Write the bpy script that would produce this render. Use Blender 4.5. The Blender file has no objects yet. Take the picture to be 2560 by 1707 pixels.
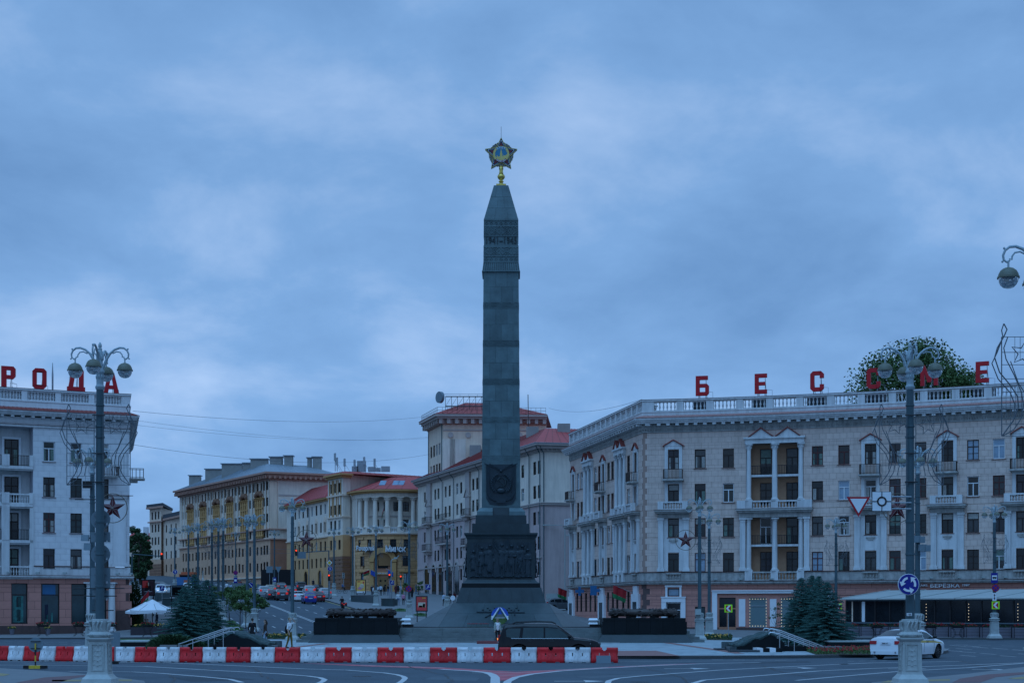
import bpy,bmesh,math,random
from mathutils import Vector,Matrix,noise
R=math.radians
sc=bpy.context.scene
col=sc.collection
# -- camera, sky, sun, exposure
CAMZ=2.35;F=4000.0;HX=1280.0;HY=1527.0
cam_d=bpy.data.cameras.new('camera');cam=bpy.data.objects.new('camera',cam_d);col.objects.link(cam)
cam.location=(0,0,CAMZ);cam.rotation_euler=(R(90),0,0)
cam_d.sensor_fit='HORIZONTAL';cam_d.sensor_width=36.0;cam_d.lens=36.0*F/2560.0
cam_d.shift_y=(HY-853.5)/2560.0;cam_d.clip_start=0.5;cam_d.clip_end=6000
sc.camera=cam
SUN_EL,SUN_AZ=66.0,205.0
w=bpy.data.worlds.new('World');sc.world=w;w.use_nodes=True
nt=w.node_tree;nt.nodes.clear();N=nt.nodes.new;LK=nt.links.new
def nd(t,**k):
 n=N(t)
 for a,b in k.items():
  if a.startswith('i_'):n.inputs[a[2:].replace('_',' ')].default_value=b
  else :setattr(n,a,b)
 return n
out=nd('ShaderNodeOutputWorld');bg=nd('ShaderNodeBackground');bg.inputs['Strength'].default_value=0.1
sky=nd('ShaderNodeTexSky',sky_type='NISHITA',sun_disc=False,sun_elevation=R(SUN_EL),sun_rotation=R(SUN_AZ))
tc=nd('ShaderNodeTexCoord');sep=nd('ShaderNodeSeparateXYZ');LK(tc.outputs['Generated'],sep.inputs[0])
zc=nd('ShaderNodeMath',operation='MAXIMUM');LK(sep.outputs['Z'],zc.inputs[0]);zc.inputs[1].default_value=0.0
za=nd('ShaderNodeMath',operation='ADD');LK(zc.outputs[0],za.inputs[0]);za.inputs[1].default_value=0.30
dx=nd('ShaderNodeMath',operation='DIVIDE');LK(sep.outputs['X'],dx.inputs[0]);LK(za.outputs[0],dx.inputs[1])
dy=nd('ShaderNodeMath',operation='DIVIDE');LK(sep.outputs['Y'],dy.inputs[0]);LK(za.outputs[0],dy.inputs[1])
cb=nd('ShaderNodeCombineXYZ');LK(dx.outputs[0],cb.inputs[0]);LK(dy.outputs[0],cb.inputs[1]);cb.inputs[2].default_value=3.7
def cloud(scale,det,rough,dist,seed):
 mp=nd('ShaderNodeMapping');mp.inputs['Location'].default_value=(seed,seed*.37,0);mp.inputs['Scale'].default_value=(.85,.78,1)
 LK(cb.outputs[0],mp.inputs[0])
 n=nd('ShaderNodeTexNoise');n.inputs['Scale'].default_value=scale;n.inputs['Detail'].default_value=det
 n.inputs['Roughness'].default_value=rough;n.inputs['Distortion'].default_value=dist
 LK(mp.outputs[0],n.inputs['Vector']);return n
c1=cloud(4.4,10,.57,.2,5.5);c2=cloud(1.5,3,.5,.3,3.9)
mx=nd('ShaderNodeMath',operation='MULTIPLY_ADD');LK(c1 .outputs[0],mx.inputs[0]);mx.inputs[1].default_value=.6
m2=nd('ShaderNodeMath',operation='MULTIPLY');LK(c2 .outputs[0],m2 .inputs[0]);m2 .inputs[1].default_value=.4
LK(m2 .outputs[0],mx.inputs[2])
rp=nd('ShaderNodeValToRGB');LK(mx.outputs[0],rp.inputs[0])
e=rp.color_ramp.elements;e[0].position=.36;e[0].color=(.138,.298,.59,1);e[1].position=.70;e[1].color=(.385,.57,.89,1)
em=rp.color_ramp.elements.new(.53);em.color=(.20,.395,.73,1)
sm=nd('ShaderNodeMix',data_type='RGBA');sm.inputs['Factor'].default_value=.94
kk=nd('ShaderNodeVectorMath',operation='SCALE');kk.inputs['Scale'].default_value=10.0;hz_=nd('ShaderNodeMapRange');hz_.inputs['From Min'].default_value=.26;hz_.inputs['From Max'].default_value=.0;hz_.inputs['To Min'].default_value=1.0;hz_.inputs['To Max'].default_value=1.16;LK(sep.outputs['Z'],hz_.inputs[0])
hk=nd('ShaderNodeVectorMath',operation='SCALE');LK(rp.outputs[0],hk.inputs[0]);LK(hz_.outputs[0],hk.inputs['Scale']);LK(hk.outputs[0],kk.inputs[0])
LK(sky.outputs[0],sm.inputs['A']);LK(kk.outputs[0],sm.inputs['B']);LK(sm.outputs['Result'],bg.inputs['Color']);LK(bg.outputs[0],out.inputs[0])
sl=bpy.data.lights.new('overcast_sun','SUN');sl.energy=1.75;sl.angle=R(60);sl.color=(.21,.53,1.0)
so=bpy.data.objects.new('overcast_sun',sl);col.objects.link(so)
az=R(SUN_AZ);el=R(SUN_EL)
so.location=(0,0,80);so.rotation_euler=Vector((math.sin(az)*math.cos(el),math.cos(az)*math.cos(el),math.sin(el))).to_track_quat('Z','Y').to_euler()
vs=sc.view_settings;vs.view_transform='Standard';vs.look='None';vs.gamma=1;vs.exposure=0.0;vs.use_curve_mapping=False
sc.render.film_transparent=False
sc.cycles.use_denoising=True;sc.cycles.max_bounces=6;sc.cycles.diffuse_bounces=3;sc.cycles.glossy_bounces=3
sc.cycles.transmission_bounces=4;sc.cycles.transparent_max_bounces=6;sc.cycles.caustics_reflective=False;sc.cycles.caustics_refractive=False
# -- helpers
def PX(px,Y):return (px-HX)*Y/F
def PZ(py,Y):return CAMZ-(py-HY)*Y/F
def pxof(x,y):return HX+x*F/y
def gz(x,y):
 t=-.243*x+.97*y;l=.97*x+.243*y
 te=t-2.0*max(0.0,min(8-l,20))
 a=.0404*(te-139)
 z=.5*(a+math.sqrt(a*a+.02)) if a>-3 else 0.0
 if a<=-3:z=0.0
 return min(z,11.5)
def gp(px,py,h=0.0):
 Y=F*(CAMZ-h)/(py-HY);return (PX(px,Y),Y)
M={}
def mat(name,c,rough=.75,metal=0.0,var=.12,scale=3.0,bump=0.0,bscale=40.0,emit=None,es=1.0,spec=.35,alpha=None,trans=0.0,coat=0.0,rnd=0.0,streak=0.0):
 m=bpy.data.materials.new(name);m.use_nodes=True;t=m.node_tree;b=t.nodes['Principled BSDF']
 b.inputs['Roughness'].default_value=rough;b.inputs['Metallic'].default_value=metal
 b.inputs['Specular IOR Level'].default_value=spec;b.inputs['Transmission Weight'].default_value=trans
 b.inputs['Coat Weight'].default_value=coat
 cc=(c[0],c[1],c[2],1)
 if var>0 or rnd>0:
  tx=t.nodes.new('ShaderNodeTexCoord');nz=t.nodes.new('ShaderNodeTexNoise');nz.inputs['Scale'].default_value=scale
  nz.inputs['Detail'].default_value=6;nz.inputs['Roughness'].default_value=.62
  t.links.new(tx.outputs['Object'],nz.inputs['Vector'])
  mr=t.nodes.new('ShaderNodeMapRange');mr.inputs['From Min'].default_value=.25;mr.inputs['From Max'].default_value=.75
  mr.inputs['To Min'].default_value=1-var;mr.inputs['To Max'].default_value=1+var
  t.links.new(nz.outputs[0],mr.inputs[0]);fac=mr.outputs[0]
  if rnd>0:
   oi=t.nodes.new('ShaderNodeObjectInfo');r2=t.nodes.new('ShaderNodeMapRange')
   r2 .inputs['To Min'].default_value=1-rnd;r2 .inputs['To Max'].default_value=1+rnd
   t.links.new(oi.outputs['Random'],r2 .inputs[0])
   mm=t.nodes.new('ShaderNodeMath');mm.operation='MULTIPLY';t.links.new(fac,mm.inputs[0]);t.links.new(r2 .outputs[0],mm.inputs[1]);fac=mm.outputs[0]
  if streak>0:
   mp=t.nodes.new('ShaderNodeMapping');mp.inputs['Scale'].default_value=(2.2,2.2,.22);t.links.new(tx.outputs['Object'],mp.inputs[0])
   n3=t.nodes.new('ShaderNodeTexNoise');n3 .inputs['Scale'].default_value=1.0;n3 .inputs['Detail'].default_value=8;n3 .inputs['Roughness'].default_value=.7;t.links.new(mp.outputs[0],n3 .inputs['Vector'])
   r3=t.nodes.new('ShaderNodeMapRange');r3 .inputs['From Min'].default_value=.42;r3 .inputs['From Max'].default_value=.68;r3 .inputs['To Min'].default_value=1.0;r3 .inputs['To Max'].default_value=1-streak;t.links.new(n3 .outputs[0],r3 .inputs[0])
   m4=t.nodes.new('ShaderNodeMath');m4 .operation='MULTIPLY';t.links.new(fac,m4 .inputs[0]);t.links.new(r3 .outputs[0],m4 .inputs[1]);fac=m4 .outputs[0]
  vm=t.nodes.new('ShaderNodeVectorMath');vm.operation='SCALE';vm.inputs[0].default_value=c[:3]
  t.links.new(fac,vm.inputs['Scale']);t.links.new(vm.outputs[0],b.inputs['Base Color'])
 else :b.inputs['Base Color'].default_value=cc
 if bump>0:
  tx=t.nodes.new('ShaderNodeTexCoord');n2=t.nodes.new('ShaderNodeTexNoise');n2 .inputs['Scale'].default_value=bscale;n2 .inputs['Detail'].default_value=4
  t.links.new(tx.outputs['Object'],n2 .inputs['Vector']);bp=t.nodes.new('ShaderNodeBump');bp.inputs['Strength'].default_value=bump;bp.inputs['Distance'].default_value=.02
  t.links.new(n2 .outputs[0],bp.inputs['Height']);t.links.new(bp.outputs[0],b.inputs['Normal'])
 if emit:
  b.inputs['Emission Color'].default_value=(*emit,1);b.inputs['Emission Strength'].default_value=es
 if alpha is not None:b.inputs['Alpha'].default_value=alpha
 M[name]=m;return m
class MB:
 def __init__(s):s.v=[];s.f=[];s.m=[]
 def add(s,vs,fs,mi=0):
  o=len(s.v);s.v+=[tuple(p) for p in vs];s.f+=[tuple(i+o for i in f) for f in fs];s.m+=[mi]*len(fs);return s
 def hexa(s,p,mi=0):
  return s.add(p,[(3,2,1,0),(4,5,6,7),(0,1,5,4),(1,2,6,5),(2,3,7,6),(3,0,4,7)],mi)
 def box(s,x0,x1,y0,y1,z0,z1,mi=0):
  return s.hexa([(x0,y0,z0),(x1,y0,z0),(x1,y1,z0),(x0,y1,z0),(x0,y0,z1),(x1,y0,z1),(x1,y1,z1),(x0,y1,z1)],mi)
 def cb(s,c,d,mi=0):return s.box(c[0]-d[0]/2,c[0]+d[0]/2,c[1]-d[1]/2,c[1]+d[1]/2,c[2],c[2]+d[2],mi)
 def frus(s,cx,cy,z0,z1,a0,a1,b0=None,b1=None,mi=0):
  b0=a0 if b0 is None else b0;b1=a1 if b1 is None else b1
  return s.hexa([(cx-a0,cy-b0,z0),(cx+a0,cy-b0,z0),(cx+a0,cy+b0,z0),(cx-a0,cy+b0,z0),(cx-a1,cy-b1,z1),(cx+a1,cy-b1,z1),(cx+a1,cy+b1,z1),(cx-a1,cy+b1,z1)],mi)
 def lathe(s,prof,n=16,c=(0,0,0),mi=0,sx=1,sy=1,a0=0.0,cap=True):
  vs=[];fs=[]
  for r,z in prof:
   for k in range(n):
    a=a0+2*math.pi*k/n;vs.append((c[0]+r*sx*math.cos(a),c[1]+r*sy*math.sin(a),c[2]+z))
  for i in range(len(prof)-1):
   for k in range(n):
    k2=(k+1)%n;fs.append((i*n+k,i*n+k2,(i+1)*n+k2,(i+1)*n+k))
  if cap:
   if prof[0][0]>1e-4:fs.append(tuple(range(n-1,-1,-1)))
   if prof[-1][0]>1e-4:fs.append(tuple((len(prof)-1)*n+k for k in range(n)))
  return s.add(vs,fs,mi)
 def tube(s,pts,r,n=6,mi=0,cap=True,closed=False):
  P=[Vector(p) for p in pts];L=len(P);rr=r if isinstance(r,(list,tuple)) else [r]*L
  vs=[];fs=[];up=Vector((0,0,1));pu=None
  for i in range(L):
   a=P[i-1] if (i>0 or closed) else P[i];b=P[(i+1)%L] if (i<L-1 or closed) else P[i]
   t=(b-a);t=t.normalized() if t.length>1e-9 else Vector((0,0,1))
   if pu is None:u=up.cross(t) if abs(t.z)<.95 else Vector((1,0,0)).cross(t)
   else :u=pu-t*pu.dot(t)
   u=u.normalized() if u.length>1e-6 else Vector((1,0,0));pu=u;w_=t.cross(u)
   for k in range(n):
    an=2*math.pi*(k+.5)/n;q=P[i]+(u*math.cos(an)+w_*math.sin(an))*rr[i];vs.append(q)
  for i in range(L-(0 if closed else 1)):
   j=(i+1)%L
   for k in range(n):
    k2=(k+1)%n;fs.append((i*n+k,i*n+k2,j*n+k2,j*n+k))
  if cap and not closed:fs.append(tuple(range(n-1,-1,-1)));fs.append(tuple((L-1)*n+k for k in range(n)))
  return s.add(vs,fs,mi)
 def ball(s,c,r,n=10,m=6,mi=0,sx=1,sy=1,sz=1):
  prof=[(r*math.sin(math.pi*i/m),-r*sz*math.cos(math.pi*i/m)) for i in range(m+1)]
  prof[0]=(1e-5,prof[0][1]);prof[-1]=(1e-5,prof[-1][1])
  return s.lathe(prof,n,c,mi,sx,sy)
 def plate(s,poly,y0,y1,mi=0,o=(0,0,0),holes=None):
  n=len(poly);vs=[(o[0]+p[0],o[1]+y0,o[2]+p[1]) for p in poly]+[(o[0]+p[0],o[1]+y1,o[2]+p[1]) for p in poly]
  fs=[tuple(range(n)),tuple(range(2*n-1,n-1,-1))]+[(i,i+n,(i+1)%n+n,(i+1)%n) for i in range(n)]
  return s.add(vs,fs,mi)
 def prism(s,poly,z0,z1,mi=0):
  n=len(poly);z0f=z0 if callable(z0) else (lambda x,y:z0);z1f=z1 if callable(z1) else (lambda x,y:z1)
  vs=[(p[0],p[1],z0f(*p)) for p in poly]+[(p[0],p[1],z1f(*p)) for p in poly]
  fs=[tuple(range(n-1,-1,-1)),tuple(range(n,2*n))]+[(i,(i+1)%n,(i+1)%n+n,i+n) for i in range(n)]
  return s.add(vs,fs,mi)
 def xf(s,mtx,start=0):
  s.v=s.v[:start]+[tuple(mtx@Vector(p)) for p in s.v[start:]];return s
 def mesh(s,name,mats,smooth=False,off=(0,0,0),ang=38):
  me=bpy.data.meshes.new(name)
  me.from_pydata([(p[0]-off[0],p[1]-off[1],p[2]-off[2]) for p in s.v],[],s.f)
  for m in (mats if isinstance(mats,(list,tuple)) else [mats]):me.materials.append(M[m])
  if len(me.materials)>1:me.polygons.foreach_set('material_index',s.m)
  me.validate();me.update()
  if smooth:
   me.polygons.foreach_set('use_smooth',[True]*len(me.polygons));me.set_sharp_from_angle(angle=R(ang))
  return me
 def build(s,name,mats,parent=None,smooth=False,label=None,cat=None,group=None,kind=None,ang=38):
  if not s.v:return None
  if parent is not None:off=WL.get(parent.name,(0,0,0))
  else :
   xs=[p[0] for p in s.v];ys=[p[1] for p in s.v]
   off=((min(xs)+max(xs))/2,(min(ys)+max(ys))/2,min(p[2] for p in s.v))
  o=bpy.data.objects.new(name,s.mesh(name,mats,smooth,off,ang));col.objects.link(o)
  if parent is not None:o.parent=parent;WL[o.name]=off
  else :o.location=off;WL[o.name]=off
  return tag(o,label,cat,group,kind)
WL={}
def tag(o,label=None,cat=None,group=None,kind=None):
 if label:o['label']=label
 if cat:o['category']=cat
 if group:o['group']=group
 if kind:o['kind']=kind
 return o
def thing(name,label,cat,loc=(0,0,0),group=None,rot=0.0):
 o=bpy.data.objects.new(name,None);o.empty_display_size=.3;col.objects.link(o);o.location=loc;o.rotation_euler=(0,0,rot)
 WL[o.name]=tuple(loc);return tag(o,label,cat,group)
def inst(me,name,parent,loc=(0,0,0),rot=0.0,scale=None,label=None):
 o=bpy.data.objects.new(name,me);col.objects.link(o)
 if parent is not None:
  o.parent=parent;b=WL.get(parent.name,(0,0,0));o.location=(loc[0]-b[0],loc[1]-b[1],loc[2]-b[2])
 else :o.location=loc
 o.rotation_euler=(0,0,rot)
 if scale:o.scale=scale
 if label:o['label']=label
 WL[o.name]=tuple(loc);return o
def sub(me,name,parent):
 o=bpy.data.objects.new(name,me);col.objects.link(o);o.parent=parent;return o
def dup(root,loc,rot=0.0,label=None,group=None,scale=None):
 r=root.copy();col.objects.link(r);r.location=loc;r.rotation_euler=(0,0,rot)
 if scale:r.scale=(scale,)*3
 if label:r['label']=label
 if group:r['group']=group
 def rec(a,b):
  for ch in list(a.children):
   c=ch.copy();col.objects.link(c);c.parent=b;rec(ch,c)
 rec(root,r);return r
def text_mesh(s,size,depth,name,matn,offset=0.0,align='CENTER',bold=0.0,sx=1.0):
 cu=bpy.data.curves.new(name,'FONT');cu.body=s;cu.size=size;cu.extrude=depth;cu.align_x=align;cu.align_y='CENTER';cu.offset=bold;cu.resolution_u=3
 o=bpy.data.objects.new(name,cu);col.objects.link(o);dg=bpy.context.evaluated_depsgraph_get()
 me=bpy.data.meshes.new_from_object(o.evaluated_get(dg));bpy.data.objects.remove(o);bpy.data.curves.remove(cu)
 me.transform(Matrix.Rotation(R(90),4,'X')@Matrix.Diagonal((sx,1,1,1)));me.materials.clear();me.materials.append(M[matn]);me.name=name;return me
rng=random.Random(7)
# -- materials
mat('asphalt',(.064,.084,.102),.85,var=.24,scale=.35,bump=.3,bscale=60,streak=.15)
mat('paving',(.17,.175,.18),.8,var=.14,scale=.6,bump=.2,bscale=8)
mat('plaza_stone',(.31,.36,.38),.62,var=.10,scale=.5,bump=.1,bscale=5)
mat('plaza_red',(.26,.12,.105),.7,var=.14,scale=2)
mat('brick_red',(.16,.085,.085),.8,var=.18,scale=6)
mat('brick_yellow',(.28,.22,.11),.8,var=.18,scale=6)
mat('kerb',(.20,.205,.21),.75,var=.12,scale=2)
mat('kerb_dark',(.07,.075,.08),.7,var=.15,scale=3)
mat('line_white',(.55,.55,.55),.75,var=.35,scale=2.2,streak=.45)
mat('line_yellow',(.50,.38,.10),.7,var=.2,scale=2)
mat('line_red',(.50,.11,.13),.75,var=.35,scale=1.8,streak=.4)
mat('grass',(.045,.10,.03),.9,var=.3,scale=8)
mat('granite',(.085,.130,.138),.6,var=.30,scale=1.3,bump=.12,bscale=30,rnd=.14)
mat('granite_joint',(.05,.075,.08),.8,var=.1)
mat('granite_dark',(.024,.038,.044),.42,var=.25,scale=1.6,rnd=.10,spec=.3)
mat('granite_black',(.0055,.008,.010),.45,var=.25,scale=1.5,spec=.16,rnd=.15)
mat('granite_slope',(.050,.072,.078),.32,var=.20,scale=1.2,rnd=.08)
mat('step_stone',(.15,.175,.175),.7,var=.25,scale=1.5,rnd=.1)
mat('step_dark',(.05,.06,.068),.6,var=.25,scale=2)
mat('bronze_dark',(.020,.034,.044),.40,metal=.2,var=.25,scale=5)
mat('bronze_wreath',(.065,.052,.048),.45,metal=.6,var=.35,scale=12)
mat('bronze_green',(.045,.075,.075),.5,metal=.4,var=.35,scale=5)
mat('gold',(.62,.46,.12),.35,metal=.75,var=.1)
mat('gold_paint',(.55,.45,.16),.5,metal=.3,var=.1)
mat('enamel_navy',(.012,.028,.055),.3,var=0)
mat('enamel_blue',(.03,.19,.32),.3,var=0)
mat('enamel_red',(.16,.018,.03),.3,var=.05)
mat('bulb',(.8,.85,.9),.3,var=0)
mat('stone_e',(.65,.50,.43),.8,var=.12,scale=.9,bump=.15,bscale=20,rnd=.07,streak=.16)
mat('joint_e',(.34,.23,.19),.9,var=.1)
mat('stucco_white',(.62,.62,.62),.8,var=.08,scale=1.2,streak=.28)
mat('stucco_a',(.68,.67,.675),.8,var=.07,scale=.8,rnd=.03,streak=.14)
mat('joint_a',(.40,.40,.44),.9,var=.1)
mat('stucco_dirty_shaded',(.40,.39,.37),.85,var=.25,scale=2.5,streak=.4)  # dirty stucco; on the string course wall it stands in for shade
mat('trim_light',(.70,.71,.73),.75,var=.07,scale=1.5)
mat('pink_stone',(.50,.22,.175),.72,var=.14,scale=1.2,rnd=.07)
mat('pink_joint',(.12,.075,.07),.85,var=.1)
mat('brown_granite',(.085,.050,.046),.45,var=.2,scale=2)
mat('loggia_tan',(.46,.26,.16),.85,var=.12)
mat('tile_pale',(.34,.17,.15),.7,var=.25,scale=3)
mat('roof_brown',(.38,.075,.065),.65,var=.15,scale=1.2)
mat('tile_red',(.24,.055,.045),.75,var=.25,scale=3)
mat('roof_red',(.42,.055,.05),.6,var=.14,scale=1.2)
mat('roof_seam',(.22,.045,.04),.6,var=.1)
mat('roof_grey',(.25,.28,.31),.5,metal=.2,var=.15,scale=1)
mat('roof_dark',(.04,.045,.055),.7,var=.2)
mat('flashing',(.10,.045,.04),.6,var=.2)
mat('iron',(.015,.013,.015),.55,var=0)
mat('iron_brown',(.045,.025,.02),.6,var=.1)
mat('frame_dark',(.022,.012,.010),.6,var=.1)
mat('frame_red',(.085,.018,.016),.6,var=.1)
mat('frame_white',(.66,.68,.70),.5,var=.03)
mat('sill_red',(.12,.045,.04),.6,var=.1)
mat('curtain_pale',(.30,.29,.27),.5,var=.35,scale=5,spec=.6)
mat('curtain_green',(.10,.16,.13),.45,var=.4,scale=5,spec=.6)
for i,c in enumerate([(.012,.015,.016),(.026,.028,.030),(.012,.022,.022),(.055,.055,.055),(.014,.013,.018)]):
 mat('glass%d'%i,c,.08,var=.6,scale=1.1,spec=.42,rnd=.45)
mat('glass_bright',(.18,.27,.36),.06,var=.3,scale=1.2,spec=.9)  # pale blue base colour paints in a bright sky reflection
mat('glass_shop',(.018,.045,.052),.10,var=.5,scale=.6,spec=.5)
mat('glass_shop_film',(.13,.19,.20),.35,var=.1,scale=.5)
mat('glass_night',(.010,.012,.016),.10,var=.5,scale=1.0,spec=.4)
mat('yellow_stone',(.62,.345,.165),.82,var=.12,scale=1.0,rnd=.07)
mat('yellow_joint',(.26,.13,.055),.9,var=.1)
mat('cream',(.76,.58,.45),.85,var=.08,scale=.6,streak=.2)
mat('cream_white',(.76,.65,.55),.85,var=.08,scale=.6,streak=.2)
mat('tan_stone',(.60,.36,.235),.85,var=.12,scale=.8,streak=.2)
mat('tan_dark',(.40,.18,.11),.85,var=.15,scale=.8)
mat('brown_rustic',(.24,.12,.075),.85,var=.2,scale=1.5)
mat('ochre',(.52,.28,.11),.8,var=.12)
mat('lilac_plaster',(.50,.385,.37),.85,var=.08,scale=.6,streak=.2)
mat('grey_stone',(.44,.37,.34),.85,var=.12,scale=.8)
mat('cornice_brown',(.44,.24,.18),.85,var=.12)
mat('chimney_grey',(.27,.26,.245),.9,var=.15,scale=.8)
mat('metal_grey',(.30,.34,.37),.45,metal=.5,var=.12)
mat('pole_blue',(.058,.098,.115),.55,metal=.15,var=.10,scale=4)
mat('pole_light',(.33,.40,.43),.6,var=.12,scale=4)
mat('lamp_white',(.38,.41,.40),.65,var=.12,scale=4,bump=.2,bscale=30)
mat('lamp_shade',(.13,.135,.10),.5,var=.08)
mat('lamp_glass',(.75,.78,.80),.06,var=0,spec=.5,trans=.85)
mat('wire',(.10,.13,.16),.7,var=0)
mat('garland_wire',(.10,.115,.13),.6,var=0)
mat('star_red',(.085,.009,.014),.35,var=.1)
mat('star_edge',(.30,.27,.25),.5,metal=.4,var=0)
mat('ring_brass',(.16,.13,.095),.5,metal=.5,var=0)
mat('letter_red',(.46,.006,.014),.45,var=.06,scale=2)
mat('letter_side',(.25,.010,.018),.5,var=.06)
mat('sign_blue',(.008,.016,.22),.4,var=.04)
mat('sign_white',(.70,.73,.76),.45,var=.03)
mat('sign_red',(.40,.012,.02),.4,var=.04)
mat('sign_black',(.012,.012,.014),.5,var=0)
mat('sign_back',(.16,.21,.24),.55,metal=.2,var=.1)
mat('sign_lime',(.32,.75,.02),.4,var=.03,emit=(.35,.9,.02),es=.06)
mat('sign_yellow',(.62,.42,.04),.45,var=.04)
mat('light_red',(.8,.05,.02),.3,var=0,emit=(1,.06,.02),es=1.6)
mat('light_off',(.02,.025,.025),.3,var=0)
mat('tail_lit',(.5,.02,.02),.25,var=0,emit=(1,.04,.03),es=.32)
mat('tail_off',(.42,.010,.016),.25,var=.1,spec=.5)
mat('head_lit',(.8,.8,.8),.2,var=0,emit=(1,.95,.85),es=1.2)
mat('bulb_lit',(.9,.8,.6),.3,var=0,emit=(1,.82,.55),es=.9)
mat('barrier_red',(.74,.014,.020),.45,var=.12,scale=2.5,rnd=.12,streak=.38)
mat('barrier_white',(.70,.71,.72),.5,var=.08,scale=2.5,rnd=.06,streak=.36)
mat('barrier_hole',(.05,.05,.06),.8,var=0)
mat('rubber',(.012,.012,.013),.8,var=.1)
mat('rim',(.20,.21,.22),.35,metal=.8,var=.05)
mat('rim_dark',(.05,.05,.055),.35,metal=.7,var=.05)
mat('car_glass',(.010,.014,.018),.05,var=.2,spec=.8)
mat('car_glass_teal',(.016,.042,.045),.06,var=.35,scale=1.5,spec=.7)
mat('chrome',(.5,.52,.54),.15,metal=1,var=0)
for k,c in dict(navy=(.003,.004,.008),white=(.70,.73,.76),silver=(.34,.36,.38),black=(.010,.011,.013),blue=(.01,.03,.22),maroon=(.09,.012,.018),grey=(.11,.12,.13),darkgrey=(.04,.043,.048),beige=(.34,.29,.22)).items():
 mat('paint_'+k,c,.30,var=.03,spec=.4,coat=.25)
mat('paint_navy',(.0025,.0035,.006),.16,var=0,spec=.36)
mat('underbody',(.008,.008,.009),.8,var=0)
mat('taxi_yellow',(.50,.34,.06),.4,var=.04)
mat('steel',(.52,.55,.57),.28,metal=.9,var=.06)
mat('spruce',(.042,.115,.100),.75,var=.5,scale=2.2)
mat('juniper',(.038,.082,.035),.8,var=.35,scale=3)
mat('leaf',(.070,.125,.036),.7,var=.4,scale=2.0)
mat('leaf_dark',(.028,.062,.022),.75,var=.45,scale=1.2)
mat('leaf_young',(.085,.15,.05),.7,var=.35,scale=4)
mat('bark',(.05,.038,.03),.9,var=.25,scale=6)
mat('flower_red',(.34,.018,.025),.7,var=.3,scale=9)
mat('flower_yellow',(.70,.40,.08),.7,var=.25,scale=9)
mat('skin',(.42,.27,.21),.6,var=.05)
mat('hair_brown',(.045,.028,.02),.7,var=.2)
mat('hair_fair',(.22,.15,.09),.7,var=.2)
mat('shoe',(.02,.02,.024),.6,var=0)
for k,c in dict(white=(.66,.68,.70),black=(.010,.010,.013),olive=(.14,.095,.018),jeans=(.10,.17,.27),pale_jeans=(.30,.38,.47),brown=(.045,.026,.018),maroon=(.09,.014,.02),blue=(.05,.14,.34),lightblue=(.42,.52,.64),pink=(.55,.22,.32),sage=(.26,.31,.28),navy=(.015,.02,.04),yellow=(.42,.35,.06),grey=(.16,.17,.18)).items():
 mat('cloth_'+k,c,.85,var=.12,scale=8)
mat('parasol',(.66,.67,.70),.8,var=.04)
mat('awning',(.36,.375,.36),.8,var=.10,scale=.7)
mat('planter_grey',(.16,.15,.18),.8,var=.12)
mat('planter_dark',(.04,.032,.04),.7,var=.15)
mat('flag_red',(.34,.015,.02),.7,var=.08)
mat('flag_green',(.02,.16,.06),.7,var=.08)
mat('flag_blue',(.02,.06,.30),.7,var=.08)
mat('wood_door',(.24,.13,.05),.6,var=.2,scale=3)
mat('ad_yellow',(.60,.38,.10),.4,var=.3,scale=3,emit=(.6,.4,.1),es=.05)
mat('ad_red',(.42,.05,.055),.4,var=.15,scale=2,emit=(.6,.06,.06),es=.05)
mat('ad_cream',(.56,.48,.36),.5,var=.45,scale=5)
mat('ad_dark',(.06,.03,.04),.5,var=.5,scale=3)
mat('ad_green',(.10,.20,.03),.5,var=.4,scale=5)
mat('ad_blue',(.04,.14,.32),.5,var=.2)
mat('plaque_red',(.20,.045,.045),.35,var=.15,spec=.5)
mat('flame',(1,.4,.1),.5,var=0,emit=(1,.30,.05),es=1.6)
mat('orange',(.42,.11,.05),.5,var=.1)
mat('wreath_blue',(.03,.09,.42),.8,var=.2,scale=9)
mat('cabinet',(.33,.37,.36),.6,var=.12)
mat('board_grey',(.10,.135,.16),.6,var=.05)
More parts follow.
